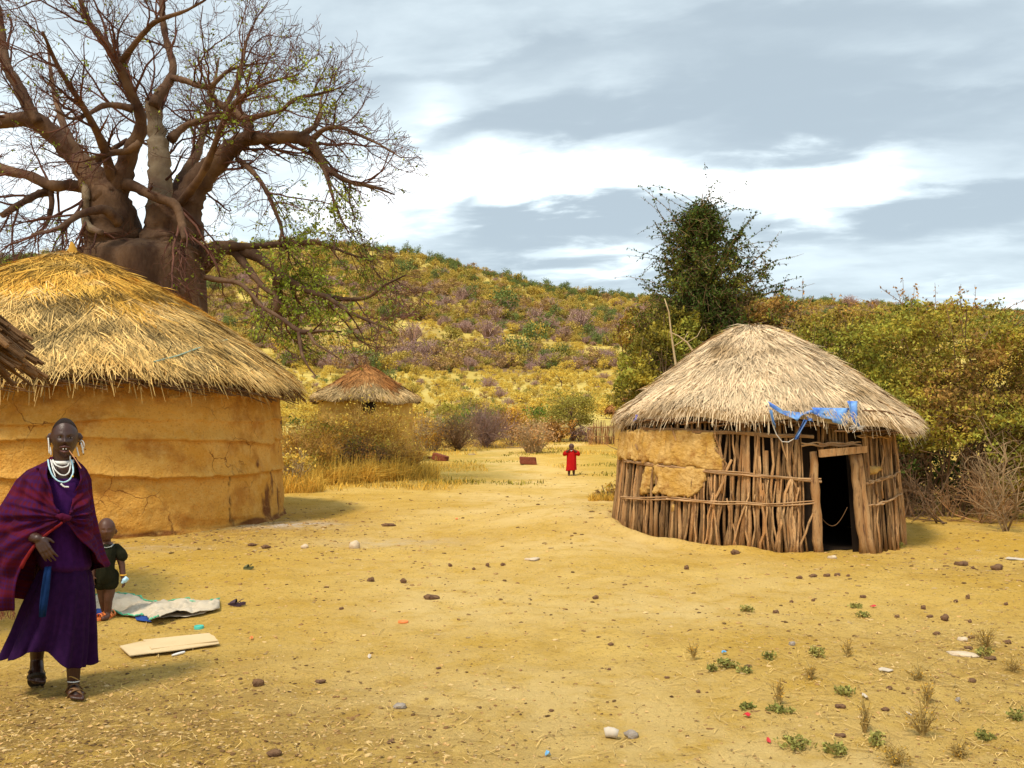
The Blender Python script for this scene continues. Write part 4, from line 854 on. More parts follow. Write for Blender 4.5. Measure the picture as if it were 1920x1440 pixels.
# ---- the great thicket on the right: shell of small leaves over a dark hollow of bare stems
def thicket(name, label, lobes, n, size, leaf, mats, stems=60, z_hollow=None, seed=3, sprays=0, spray_px=None):
    rt = np.random.default_rng(seed); lobes = [(P(px, py, Y), rx, ry, rz) for px, py, Y, rx, ry, rz in lobes]
    c0 = lobes[0][0]; root = empty(name, (c0[0], c0[1], gz(c0[0], c0[1])), label, 'shrub')
    C = []; RN = []; vol = np.array([a * b * c for _, a, b, c in lobes]) ** (2 / 3.); pick = rt.choice(len(lobes), n, p=vol / vol.sum())
    d = rt.normal(0, 1, (n, 3)); d /= np.linalg.norm(d, axis=1, keepdims=True); rad = 1 - np.abs(rt.normal(0, .13, n)); Cn = np.array([l[0] for l in lobes]); Ax = np.array([l[1:] for l in lobes])
    bumpy = 1 + .30 * fnoise(d[:, 0] * 3 + pick * 7, d[:, 2] * 3 + d[:, 1], 1.0, seed + 9) + .30 * fnoise(d[:, 0] * 8 + pick * 7, d[:, 2] * 8 + d[:, 1] * 3, 1.0, seed + 8)
    C = Cn[pick] + d * Ax[pick] * (rad * bumpy)[:, None]
    gzv = relief(C[:, 0], C[:, 1]); keep = C[:, 2] > gzv + .05
    if z_hollow is not None: keep &= ~z_hollow(C)
    # clumping: leaves gather on a coarse noise
    nz = fnoise(C[:, 0] * 1.0 + C[:, 1] * .3, C[:, 2], 5.0, seed) + fnoise(C[:, 0], C[:, 2] * 1.0 + C[:, 1], 2.2, seed + 1); keep &= (nz + rt.normal(0, .16, n)) > -.13
    C = C[keep]; nz = nz[keep]; k = len(C); col = fnoise(C[:, 0], C[:, 2] + C[:, 1] * .5, 1.3, seed + 5); mi = np.where(col + rt.normal(0, .16, k) > .14, 1, np.where(col + rt.normal(0, .16, k) < -.17, 2, 0))
    g = Geo()
    for m in range(3):
        s = mi == m; leafcloud(g, C[s], size, np.clip(.45 + nz[s] * 1.1 + rt.normal(0, .2, s.sum()), 0, 1), m)
    g.build('leaves', mats, root, kind='stuff')
    g = Geo()
    for _ in range(stems):
        i = rt.integers(0, len(lobes)); c, rx, ry, rz = lobes[i]; a = rt.uniform(0, 2 * math.pi); u = rt.uniform(.2, 1.03); e = c + np.array([rx * u * math.cos(a), ry * u * math.sin(a), rz * rt.uniform(-.2, 1.0)])
        b = np.array([c[0] + rt.normal(0, rx * .35), c[1] + rt.normal(0, ry * .35), 0]); b[2] = gz(b[0], b[1]) - .03; s = np.linspace(0, 1, 7)[:, None]; p = b * (1 - s) + e * s; p[1:] += rt.normal(0, .07, (6, 3)); p[:, 2] += np.sin(s[:, 0] * 3.14) * .2
        r0 = rt.uniform(.008, .028); g.tube(p, r0 * np.linspace(1, .3, 7), 4, rnd=rt.random(), cap=False)
        for _ in range(5):
            j = rt.integers(2, 6); dd = rt.normal(0, 1, 3); dd[2] += .3; dd *= rt.uniform(.2, .6) / np.linalg.norm(dd); g.tube([p[j], p[j] + dd * .5 + rt.normal(0, .03, 3), p[j] + dd], [r0 * .5, r0 * .35, .003], 3, rnd=rt.random(), cap=False)
    g.build('stems', M_STEM, root, kind='stuff')
    return root
def sprays(root, spots, mat_l, leafsize=.035, seed=1, L=(.4, .9), stem=M_STEM, n=2, nl=26):
    """long whippy shoots standing out of a crown, set with little leaves"""
    rs = np.random.default_rng(seed); g = Geo(); C = []
    for (px, py, Y, ax, ay) in spots:
        for _ in range(n):
            b = P(px + rs.normal(0, 5), py + rs.normal(0, 5), Y + rs.normal(0, .2)); d = np.array([ax, rs.normal(0, .3), ay]) + rs.normal(0, .25, 3); d /= np.linalg.norm(d); l = rs.uniform(*L); p = [b - d * .3]
            for k in range(7): d = d + rs.normal(0, .12, 3) + np.array([0, 0, -.04]); d /= np.linalg.norm(d); p.append(p[-1] + d * (l + .3) / 7)
            p = np.array(p); g.tube(p, np.linspace(.009, .003, 8), 3, rnd=rs.random(), cap=False)
            for _ in range(nl): u = rs.uniform(0, 6.99); i = int(u); C.append(p[i] + (p[i + 1] - p[i]) * (u - i) + rs.normal(0, .018, 3))
    g.build('shoots', stem, root, kind='stuff'); g = Geo(); C = np.array(C); leafcloud(g, C, leafsize, rs.random(len(C))); g.build('shoot_leaves', mat_l, root, kind='stuff')
t1 = thicket('thorn_thicket', 'huge tangled olive and rust thicket filling the right side behind the pole hut',
    [(1770, 700, 16.6, 1.7, 1.3, 1.30), (1650, 690, 17.6, 1.35, 1.2, 1.10), (1900, 750, 16.2, 1.3, 1.2, 1.25), (1850, 830, 15.2, 1.25, .95, .9), (1740, 800, 15.8, 1.1, .9, .75), (1990, 860, 15.0, 1.2, 1.0, 1.4), (1570, 670, 18.2, .9, 1.0, .9), (1600, 780, 17.2, 1.2, .8, 1.0)],
    140000, .034, None, [M_T_A, M_T_B, M_T_C], stems=150, seed=3,
    z_hollow=lambda C: (C[:, 2] < 1.25 + .35 * fnoise(C[:, 0], C[:, 1], 1.5, 4)) & (C[:, 1] < 17.4) & (960 + F * C[:, 0] / C[:, 1] < 1850) )
sprays(t1, [(1580, 570, 17.5, -.6, 1), (1600, 575, 17.5, -.9, .6), (1640, 572, 17, -.7, .7), (1680, 560, 17, -.2, 1), (1695, 560, 17, .4, 1), (1720, 562, 17, .5, 1), (1740, 572, 17, .7, .7), (1800, 575, 16.5, -.5, 1), (1812, 575, 16.5, .1, 1), (1815, 578, 16.5, .8, .7), (1830, 580, 16.5, 1, .4), (1900, 585, 16.5, .8, .5), (1760, 570, 17, -.4, .9), (1500, 570, 18, .4, .9)], M_L_BRN, .028, 4, (.25, .55), nl=20)
rebase(t1)
# back of the hollow: low shrub, leaf colours darkened to stand for shade
t2 = thicket('shade_coloured_shrub', 'shade-coloured dark shrub in the hollow under the thicket, just right of the pole hut',
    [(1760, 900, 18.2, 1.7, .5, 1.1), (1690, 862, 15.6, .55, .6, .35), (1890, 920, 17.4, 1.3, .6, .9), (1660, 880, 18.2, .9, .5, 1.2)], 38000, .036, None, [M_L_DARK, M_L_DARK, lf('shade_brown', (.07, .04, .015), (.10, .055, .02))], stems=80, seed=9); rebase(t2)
# pale leafless thorn bush in front of it on the far right
def bare_bush(name, label, px, Y, w, h, n, mat, seed, lean=(0, 0), r0=.016, group=None, levels=2, cat='shrub'):
    rs = np.random.default_rng(seed); X0 = (px - 960) / F * Y; b = np.array([X0, Y, gz(X0, Y)]); root = empty(name, tuple(b), label, cat, group); g = Geo(); g2 = Geo()
    def go(p, d, L, r, lv):
        m = 6; pts = [p]
        for _ in range(m): d = d + rs.normal(0, .2, 3); d[2] += .03; d /= np.linalg.norm(d); pts.append(pts[-1] + d * L / m)
        pts = np.array(pts); pts[:, 2] = np.maximum(pts[:, 2], b[2] + .01); (g if lv == 0 else g2).tube(pts, np.maximum(r * np.linspace(1, .4, m + 1), .0025), 5 if lv == 0 else 3, rnd=rs.random(), cap=False)
        if lv < levels:
            for _ in range(7 if lv == 0 else 6):
                i = rs.integers(1, m); q = (pts[i + 1] - pts[i]); q /= np.linalg.norm(q); s = np.cross(q, rs.normal(0, 1, 3)); s /= np.linalg.norm(s); go(pts[i], q + s * rs.uniform(.6, 1.3), L * rs.uniform(.35, .6), r * .5, lv + 1)
    for _ in range(n):
        a = rs.uniform(0, 2 * math.pi); u = rs.uniform(.1, 1); d = np.array([math.cos(a) * w * u / 2 + lean[0], math.sin(a) * w * u / 2 + lean[1], h * rs.uniform(.6, 1)]); L = np.linalg.norm(d) * .9; go(b + rs.normal(0, .05, 3) * np.array([1, 1, 0]) - np.array([0, 0, .03]), d / np.linalg.norm(d), L, r0 * rs.uniform(.6, 1.3), 0)
    g.build('stems', mat, root, smooth=True); g2.build('twigs', mat, root, kind='stuff'); rebase(root); return root
bare_bush('thorn_bush', 'pale leafless thorn bush with forked stems at the far right edge, before the thicket', 1885, 13.4, 1.6, 1.5, 6, mk('tan_stem', (.40, .28, .15), (.30, .19, .10), 5, rnd=(.5, 1.3)), 5, r0=.018)
bare_bush('dead_branches', 'heap of fallen bare branches in the dark hollow right of the pole hut', 1765, 14.3, 3.0, .5, 5, M_STEM, 8, (-.3, 0), .014, cat='branches')
bare_bush('dry_thorn_bush', 'rusty dry thorn bush low in front of the thicket, left of the pale thorn bush', 1845, 14.4, 1.8, .8, 12, mk('rusty_twig', (.30, .15, .06), (.38, .22, .10), 4, rnd=(.5, 1.4)), 11, (.2, 0), .012)
# ---- dark evergreen behind the pole hut
TY = 20.0
dt = empty('dark_tree', ((1330 - 960) / F * TY, TY, 0), 'tall dark green spiky tree standing behind the pale thatched roof', 'tree')
g = Geo(); gl = Geo(); trk = np.array([P(1335, 905, TY), P(1330, 760, TY), P(1318, 640, TY), P(1312, 540, TY), P(1310, 450, TY), P(1312, 400, TY), P(1318, 362, TY)]); g.tube(trk, [.16, .13, .10, .075, .045, .022, .007], 8, rnd=.3); g.build('trunk', M_STEM, dt, smooth=True)
rs = np.random.default_rng(4); g = Geo(); C = []; CW = []
PROF = [(350, 8, 8), (385, 30, 28), (410, 48, 42), (440, 80, 64), (470, 84, 98), (500, 90, 122), (540, 104, 140), (580, 112, 156), (620, 122, 164), (680, 130, 168), (760, 135, 165)]   # row: reach left / right of column 1315
pr = np.array(PROF, float)
for k in range(640):
    row = rs.uniform(0, 1) ** .68 * 400 + 362; zc = P(1315, row, TY)[2]; a = rs.uniform(0, 2 * math.pi); ca = math.cos(a); reach = (np.interp(row, pr[:, 0], pr[:, 2]) if ca > 0 else np.interp(row, pr[:, 0], pr[:, 1])) * abs(ca) + np.interp(row, pr[:, 0], pr[:, 1:].mean(1)) * .85 * (1 - abs(ca)); reach *= rs.uniform(.6, 1.14) / F * TY
    b = P(1313, row + 30, TY); b[0] += 0; d = np.array([ca, math.sin(a), rs.uniform(.1, .6)]); d /= np.linalg.norm(d); m = 8; p = [b]; L = reach * 1.06
    for _ in range(m): d = d + rs.normal(0, .11, 3) + np.array([0, 0, .05 - .07 * (_ / m)]); d /= np.linalg.norm(d); p.append(p[-1] + d * L / m)
    p = np.array(p); g.tube(p, np.linspace(.026, .005, m + 1) * min(1, .4 + reach), 3, rnd=rs.random(), cap=False)
    tw = [p]
    for _ in range(9):
        i = rs.integers(2, m + 1); dd = rs.normal(0, 1, 3) + (p[i] - p[i - 1]) / np.linalg.norm(p[i] - p[i - 1]); dd *= rs.uniform(.15, .5) / np.linalg.norm(dd); q = np.array([p[i], p[i] + dd * .5 + rs.normal(0, .02, 3), p[i] + dd + np.array([0, 0, -.05])]); g.tube(q, [.007, .005, .003], 3, rnd=rs.random(), cap=False); tw.append(q)
    cv = rs.uniform(.1, .85)
    for q in tw:
        nl = 18 if q is p else 10; lo = .45 if row > 430 else .15
        u = rs.uniform(lo if q is p else 0, 1, nl) * (len(q) - 1.001); i = u.astype(int); C.append(q[i] + (q[i + 1] - q[i]) * (u - i)[:, None] + rs.normal(0, .028, (nl, 3))); CW.append(np.clip(cv + rs.normal(0, .2, nl), 0, 1))
g.build('branches', M_STEM, dt, kind='stuff'); C = np.concatenate(C); CW = np.concatenate(CW); py_ = HZ - F * (C[:, 2] - EYE) / C[:, 1]
hi = (rs.random(len(C)) < np.clip((py_ - 400) / 260, .08, .85)); hi &= fnoise(C[:, 0], C[:, 2], 2.2, 3) > -.12
leafcloud(gl, C[~hi], .034, CW[~hi]); leafcloud(gl, C[hi], .036, CW[hi], 1); gl.build('leaves', [M_L_DARK, lf('mid_leaf', (.16, .17, .025), (.24, .22, .035), (.4, 1.5))], dt, kind='stuff'); sprays(dt, [(1318, 372, TY, 0, 1), (1312, 385, TY, -.9, .6), (1325, 385, TY, 1, .3), (1322, 375, TY, .5, .9), (1260, 420, TY, -1, .5), (1245, 415, TY, -.9, .2), (1245, 460, TY, -1, -.2), (1255, 400, TY, -.6, 1), (1400, 440, TY, .7, 1), (1405, 450, TY, 1, .6), (1380, 440, TY, .4, 1), (1425, 500, TY, 1, .3), (1340, 400, TY, 1, -.1), (1230, 540, TY, -.9, .2), (1440, 540, TY, .8, .4), (1430, 480, TY, .6, .8), (1290, 380, TY, -.8, .8), (1238, 490, TY, -1, 0)], M_L_DARK, .032, 12, (.5, 1.1), nl=24); rebase(dt)
t3 = thicket('leafy_shrub', 'yellow green leafy shrub behind the left slope of the pale thatched roof', [(1225, 690, 18.5, .62, .6, .75), (1195, 740, 18.0, .45, .5, .55), (1270, 640, 19, .55, .6, .7), (1250, 780, 18.2, .7, .5, .9)], 26000, .038, None, [M_T_A, M_T_C, M_T_A], stems=40, seed=14); rebase(t3)
t4 = thicket('russet_shrub', 'russet brown shrub between the dark tree and the big thicket', [(1465, 640, 19.5, .72, .6, .85), (1500, 690, 19.0, .6, .6, .8), (1420, 620, 19.6, .5, .5, .6), (1200, 620, 21.0, .55, .5, .55)], 26000, .036, None, [M_T_B, M_T_B, M_T_A], stems=40, seed=15); sprays(t4, [(1475, 585, 19, .5, 1), (1490, 580, 19, .8, .8), (1450, 560, 19.4, .6, .6)], M_L_BRN, .03, 6, (.3, .6)); rebase(t4)
# tall pale bare shoots left of the roof
for (tr, lab) in (([(1268, 690), (1262, 650), (1258, 620), (1254, 585), (1246, 560)], 'thin pale bare pole leaning up behind the left slope of the pale roof'), ([(1300, 660), (1288, 642), (1272, 630), (1255, 622)], 'pale forked branch arching over beside the bare pole behind the roof')):
    g = Geo(); p = np.array([P(a_, b_, 17.2) for a_, b_ in [(tr[0][0] + 6, 950)] + tr]); g.tube(p, np.linspace(.028, .009, len(p)), 6, rnd=.8)
    g.tube([p[2], p[2] + np.array([.2, 0, .12]), p[2] + np.array([.3, .05, .3])], [.01, .008, .004], 4, rnd=.8); o = g.build('bare_branch', M_STEMP, smooth=True); tag(o, lab, 'branch')
# ---- middle distance scrub, left of the path
bush('dry_shrub', 'broad brown and green dry shrub right beside the wall of the big mud hut', 'shrub', 572, 880, 24.5, 2.3, 1.7, M_L_OCH, 3600, .035, stems=170, stem_mat=M_STEMS, grass=900, mat2=M_L_OLIVE, twiggy=6)
bush('tangled_shrub', 'dark tangled shrub with grey stems in front of the far hut', 'shrub', 668, 880, 26.0, 2.4, 1.35, M_L_BRN, 2400, .035, stems=150, stem_mat=M_STEM, grass=900, mat2=M_L_OLIVE, twiggy=4)
bush('grassy_shrub', 'yellow green grassy shrub at the edge of the yard left of the first brown block', 'shrub', 752, 878, 27, 1.9, 1.3, M_L_YEL, 1500, .035, stems=150, stem_mat=M_STEMS, grass=1400, mat2=M_L_OCH, twiggy=5)
bush('green_shrub', 'small fresh green shrub standing at the left end of the far hut', 'shrub', 575, 800, 30, 1.4, 2.2, M_L_GRN, 900, .055, stems=30, mat2=M_L_YEL)
bush('straw_shrub', 'pale straw coloured bush right in front of the wall of the far hut', 'shrub', 690, 850, 31, 3.4, 2.35, M_L_YEL, 3400, .045, stems=200, stem_mat=M_STEMS, twiggy=5, mat2=M_L_OCH, lobes=12, stem_r=.014)
bush('mid_straw_shrub', 'straw coloured dry bush between the fresh green shrub and the far hut wall', 'shrub', 612, 850, 30, 2.2, 2.2, M_L_OCH, 2200, .045, stems=160, stem_mat=M_STEMS, twiggy=5, mat2=M_L_YEL)
bush('orange_shrub', 'orange brown dry bush right of the far hut before the mauve thorn scrub', 'shrub', 800, 850, 43, 3.4, 2.0, M_L_OCH, 2600, .045, stems=120, stem_mat=M_STEMP, twiggy=5, mat2=M_L_BRN)
bush('low_straw_bush', 'low straw bush against the right foot of the big mud hut', 'shrub', 545, 890, 21.5, 1.3, 1.1, M_L_YEL, 1200, .035, stems=60, stem_mat=M_STEMP, grass=1200, mat2=M_L_OCH)
bare_bush('mauve_thorn_scrub', 'grey mauve leafless thorn scrub left of the pile of pale boards', 910, 46, 4.0, 2.2, 60, M_L_PUR, 31, r0=.02)
bare_bush('dark_thorn_scrub', 'low dark leafless scrub in front of the mauve thorn scrub', 858, 43, 3.0, 1.6, 50, M_STEM, 32, r0=.02)
bush('russet_bush', 'rounded russet bush behind the mauve thorn scrub', 'shrub', 965, 822, 48, 2.6, 2.2, M_L_OCH, 2600, .07, stems=30, mat2=M_L_BRN)
bush('brown_round_bush', 'round dark brown bush left of the small crooked tree', 'shrub', 1040, 812, 52, 2.2, 1.5, M_L_BRN, 2200, .07, stems=40)
bush('coral_dry_bush', 'pinkish orange dry bush at the bend of the path', 'shrub', 1000, 842, 41, 2.3, 1.7, mk('coral_twig', (.50, .27, .11), (.58, .36, .16), 2, rnd=(.6, 1.3)), 1500, .05, stems=90, stem_mat=M_STEMP, twiggy=4)
bush('grey_bush', 'grey twiggy bush between the small crooked tree and the stick fence', 'shrub', 1092, 824, 52, 1.6, .9, M_L_PUR, 900, .06, stems=40)
bush('edge_grass_clump', 'dry grass clump against the left foot of the pole hut', 'grass', 1143, 935, 19.2, .75, .38, M_L_OCH, 500, .025, stems=24, grass=700, mat2=M_L_OLIVE)
for k, (px, Y, w, h, m) in enumerate(((835, 62, 3, 1.6, M_L_GRN), (890, 66, 3.4, 1.8, M_L_GRN), (935, 70, 3, 2, M_L_OLIVE), (990, 66, 2.6, 1.6, M_L_OLIVE), (850, 78, 3.2, 2, M_L_OLIVE), (1010, 80, 3, 1.8, M_L_GRN), (780, 60, 3, 1.5, M_L_YEL))):
    bush('plain_bush', ['bright green bush on the pale plain right of the far hut', 'second green bush on the plain, above the mauve scrub', 'olive bush on the plain above the russet bush', 'small olive bush on the plain left of the brown round bush', 'olive bush far back on the plain behind the green ones', 'far green bush on the plain above the coral dry bush', 'straw yellow bush just right of the far hut wall'][k], 'bush', px, 780, Y, w, h, m, 700, .11, stems=12)
# small crooked tree by the path
def small_tree(name, label, px, Y, h, w, n, leaf, seed, size=.06, crook=.12):
    rs = np.random.default_rng(seed); X0 = (px - 960) / F * Y; b = np.array([X0, Y, gz(X0, Y) - .05]); root = empty(name, tuple(b), label, 'tree'); g = Geo(); s = np.linspace(0, 1, 8)
    p = np.stack([X0 + crook * np.sin(s * 7), np.full(8, Y) + .05 * np.sin(s * 5), b[2] + s * h * .62], -1); g.tube(p, np.linspace(.19, .07, 8), 8, rnd=.2, lump=.06); g.build('trunk', M_STEM, root, smooth=True); g = Geo(); C = []
    for _ in range(40):
        i = rs.integers(3, 8); a = rs.uniform(0, 6.28); d = np.array([math.cos(a) * w * .5, math.sin(a) * w * .45, rs.uniform(-.05, .48) * h]) * rs.uniform(.6, 1); q = p[i] + d; q[2] = max(q[2], b[2] + h * .42); mid = (p[i] + q) / 2 + rs.normal(0, .08, 3); g.tube([p[i], mid, q], [.03, .018, .006], 4, rnd=rs.random(), cap=False)
        k = n // 40; C.append(q + rs.normal(0, 1, (k, 3)) * np.array([.22, .22, .13]) * w / 2.6 + (mid - q) * rs.uniform(0, .8, (k, 1)))
    g.build('branches', M_STEM, root, kind='stuff'); C = np.concatenate(C); g = Geo(); leafcloud(g, C, size, np.clip(.5 + rs.normal(0, .25, len(C)), 0, 1)); g.build('leaves', leaf, root, kind='stuff'); rebase(root)
small_tree('small_tree', 'small crooked tree with a thin olive crown standing behind the child in red', 1072, 53, 3.1, 3.0, 5200, lf('thin_olive_leaf', (.30, .27, .045), (.36, .30, .06)), 3)
# ---------------------------------------------------------------- hillside bush and trees
rh_ = np.random.default_rng(55)
def proto(name, kind, seed, mats):
    """unit plant, foot at the origin, about 1 m wide"""
    q = np.random.default_rng(seed); g = Geo()
    if kind == 'bare':
        for _ in range(46):
            a = q.uniform(0, 6.28); u = q.uniform(.1, 1) ** .6; e = np.array([math.cos(a) * .5 * u, math.sin(a) * .5 * u, .85 * (1.05 - .5 * u * u) * q.uniform(.7, 1)]); m = np.array([e[0] * .35, e[1] * .35, .35 * e[2] + .1]); g.tube([(0, 0, 0), m, e], [.02, .013, .005], 3, rnd=q.random(), cap=False, mi=1)
            for _ in range(6): d = q.normal(0, .09, 3); t = q.uniform(.3, 1); s_ = m + (e - m) * t; g.tube([s_, s_ + d], [.008, .004], 3, rnd=q.random(), cap=False, mi=0)
    else:
        hgt = {'dome': .72, 'tall': 1.0, 'flat': .6}[kind]
        n = 520; cl = q.normal(0, 1, (26, 3)); cl /= np.linalg.norm(cl, axis=1, keepdims=True); cl *= q.uniform(.55, 1, (26, 1)) * np.array([.42, .42, hgt * .40]); cl[:, 2] += hgt * .56
        i = q.integers(0, 26, n); C = cl[i] + q.normal(0, 1, (n, 3)) * .065; U = q.normal(0, 1, (n, 3)); U /= np.linalg.norm(U, axis=1, keepdims=True); V_ = np.cross(U, q.normal(0, 1, (n, 3))); V_ /= np.linalg.norm(V_, axis=1, keepdims=True); s = q.uniform(.022, .045, n)[:, None]
        g.quads(C, U * s, V_ * s * .8, np.clip(q.uniform(.1, .9, 26)[i] + q.normal(0, .12, n), 0, 1))
        g.tube([(0, 0, -.05), (.02, 0, hgt * .3), (0, .02, hgt * .6)], [.035, .025, .012], 4, rnd=.3, mi=1)
        for _ in range(7): c = cl[q.integers(0, 26)]; g.tube([(0, 0, hgt * .25), c], [.016, .006], 3, rnd=.4, mi=1, cap=False)
    o = g.build(name, mats); return o
H_YEL = lf('hill_yellow', (.78, .56, .11), (.66, .49, .09), (.65, 1.25), .2); H_OCH = lf('hill_ochre', (.52, .36, .07), (.44, .33, .07), (.65, 1.35), .2); H_GRN = lf('hill_green', (.17, .21, .06), (.23, .27, .07), (.55, 1.4), .2)
H_BRN = lf('hill_russet', (.34, .20, .08), (.42, .26, .10), (.65, 1.35), .1); H_PUR = mk('hill_mauve', (.36, .22, .18), (.44, .28, .22), 2, rnd=(.6, 1.4)); H_OLV = lf('hill_olive', (.32, .26, .05), (.40, .32, .06), (.65, 1.35), .2)  # upper hill colours lightened to stand for thin haze
KINDS = {'yellow_bush': ('dome', H_YEL, 'bush'), 'ochre_bush': ('dome', H_OCH, 'bush'), 'green_tree': ('tall', H_GRN, 'tree'), 'russet_bush': ('dome', H_BRN, 'bush'), 'bare_mauve_tree': ('bare', H_PUR, 'tree'), 'olive_tree': ('flat', H_OLV, 'tree')}
PR = {}
for k, (n_, (kd, m, cat)) in enumerate(KINDS.items()): PR[n_] = (proto(n_, kd, 100 + k, [m, M_STEM if kd != 'bare' else H_PUR]), cat)
# candidate plants over the slope, denser and darker upwards
n = 32000; az = np.radians(rh_.uniform(-33, 34, n)); s = 62 * (640 / 62.) ** (rh_.random(n) ** .62)
x = s * np.sin(az); y = s * np.cos(az); z = relief(x, y); e = F * (z - EYE) / y    # height in the picture above the horizon
mixn = fnoise(x, y, .022, 11) + .5 * fnoise(x, y, .07, 12)
zone = (e - 155) / 60 + mixn * 2.2           # below: yellow scrub, above: mauve and green wood, top: ochre
top = e / np.interp(np.arctan2(x, y), AZ_P, TOP_P) - .78 + mixn * .25
u = rh_.random(n); name = np.empty(n, object)
low = zone < 0; crest = (top > 0) & ~low; mid = ~low & ~crest
def choose(mask, table):
    c = np.cumsum([w for _, w in table]); c = c / c[-1]; idx = np.searchsorted(c, u[mask]); nm = np.array([t[0] for t in table], object); name[mask] = nm[np.minimum(idx, len(nm) - 1)]
choose(low, [('yellow_bush', .62), ('ochre_bush', .12), ('olive_tree', .12), ('bare_mauve_tree', .06), ('green_tree', .02), ('russet_bush', .06)])
choose(mid, [('yellow_bush', .06), ('ochre_bush', .22), ('olive_tree', .2), ('bare_mauve_tree', .26), ('green_tree', .08), ('russet_bush', .18)])
choose(crest, [('yellow_bush', .04), ('ochre_bush', .50), ('olive_tree', .22), ('bare_mauve_tree', .04), ('green_tree', .08), ('russet_bush', .12)])
ridge = (s > 540) & (s < 575) & (rh_.random(n) < .5); name[ridge] = 'green_tree'
size = np.where(low, rh_.lognormal(.48, .38, n), rh_.lognormal(1.25, .38, n)) * np.clip(s / 200, .75, 1.25); size = np.clip(size, .8, 10)
keep = (rh_.random(n) < np.where(low, .34, .85)) & (s < 640) & (e > -30); keep &= (s > 75) | (rh_.random(n) < .3)
clear = (fnoise(x, y, .05, 21) > .22) & low & (s < 130); keep &= ~clear
x, y, z, s, name, size, e = [v[keep] for v in (x, y, z, s, name, size, e)]
# the individual trees one can pick out (column, row of the foot, kind, width in m, label)
SPOT = [(942, 590, 'green_tree', 17, 'large bright green tree high on the hill, biggest green crown there'), (1005, 656, 'green_tree', 12, 'bright green round tree at the top edge of the yellow scrub'), (912, 640, 'bare_mauve_tree', 13, 'wide mauve leafless tree left of the small dark green crown on the hill'),
        (942, 625, 'green_tree', 6.5, 'small blue green tree just right of the wide mauve leafless tree'), (775, 645, 'bare_mauve_tree', 11, 'pale mauve leafless tree above the far hut, left part of the hill'), (815, 586, 'bare_mauve_tree', 8, 'slim purple leafless tree in the middle of the slope'), (1090, 625, 'bare_mauve_tree', 14, 'broad mauve leafless tree right of the bright green round tree'),
        (768, 520, 'green_tree', 13, 'spreading green tree on the upper left slope beside the baobab twigs'), (820, 528, 'green_tree', 9, 'dark green tree on the upper slope right of the spreading green tree'), (1112, 640, 'green_tree', 7, 'small green tree beside the broad mauve leafless tree'), (1000, 610, 'olive_tree', 8, 'olive tree in the middle of the slope above the bright green round tree'),
        (1062, 700, 'yellow_bush', 6, 'golden yellow bush in the scrub above the small crooked tree'), (880, 696, 'bare_mauve_tree', 5, 'thin bare tree in the yellow scrub right of the far hut'), (975, 690, 'bare_mauve_tree', 5.5, 'grey bare bush in the middle of the yellow scrub'), (1020, 722, 'russet_bush', 4, 'russet bush low in the yellow scrub'), (915, 735, 'bare_mauve_tree', 4, 'small bare tree near the foot of the hill'),
        (1020, 590, 'russet_bush', 11, 'broad russet crown right of the largest green tree'), (870, 600, 'russet_bush', 9, 'russet crown on the slope left of the largest green tree'), (845, 640, 'olive_tree', 9, 'olive crown between the two mauve leafless trees'), (500, 640, 'green_tree', 8, 'green crown seen through the hanging baobab twigs'), (1900, 640, 'green_tree', 12, 'green crown on the hillside at the right edge above the thicket'), (1555, 580, 'olive_tree', 9, 'olive crown on the ridge between the dark tree and the thicket')]
used = {}
def place(nm, X_, Y_, Z_, w, rz, sz, label, group=None):
    o0, cat = PR[nm]
    if nm not in used: o = o0; used[nm] = 1
    else: o = o0.copy(); COL.objects.link(o)
    o.location = (X_, Y_, Z_ - .05 * w * .5); o.scale = (w, w, sz * w); o.rotation_euler = (0, 0, rz); tag(o, label, cat, group); return o
for (px, py, nm, w, lab) in SPOT:
    S = np.arange(60, 600, 1.0); az_ = math.atan((px - 960) / F); X1 = S * math.sin(az_); Y1 = S * math.cos(az_); Z1 = relief(X1, Y1); i = np.where(F * (Z1 - EYE) / Y1 >= HZ - py)[0]; i = i[0] if len(i) else len(S) - 1
    place(nm, X1[i], Y1[i], Z1[i], w, rh_.uniform(0, 6), rh_.uniform(.8, 1.05), lab)
# the largest others as objects, the rest as one mass
GL = {'yellow_bush': ('rounded yellow bush on the lower hillside', 'yellow bushes on the hillside'), 'ochre_bush': ('ochre leaved bush on the hillside', 'ochre bushes on the hillside'), 'green_tree': ('green tree on the hillside', 'green trees on the hillside'),
      'russet_bush': ('russet bush on the hillside', 'russet bushes on the hillside'), 'bare_mauve_tree': ('leafless mauve grey tree on the hillside', 'leafless trees on the hillside'), 'olive_tree': ('olive coloured tree on the hillside', 'olive trees on the hillside')}
app = size / s; order = np.argsort(-app); big = np.zeros(len(s), bool)
for nm in KINDS:
    q = [i for i in order if name[i] == nm and -.56 < x[i] / y[i] < .57][:110]
    big[q] = True
    for i in q:
        px_ = 960 + F * x[i] / y[i]; fr_t = e[i] / float(np.interp(math.atan2(x[i], y[i]), AZ_P, TOP_P))
        wh = 'behind the baobab' if px_ < 560 else 'above the far hut' if px_ < 800 else 'in the middle of the view' if px_ < 1050 else 'left of the dark tree' if px_ < 1210 else 'behind the dark tree' if px_ < 1520 else 'beyond the big thicket'
        up = 'near the crest' if fr_t > .75 else 'halfway up' if fr_t > .4 else 'low down'
        place(nm, x[i], y[i], z[i], size[i], rh_.uniform(0, 6), rh_.uniform(.7, 1.1), '%s, %s, %s' % (GL[nm][0].replace(' on the lower hillside', ' on the hill').replace(' on the hillside', ' on the hill'), up, wh), '%s, %s, %s' % (GL[nm][1], up, wh))
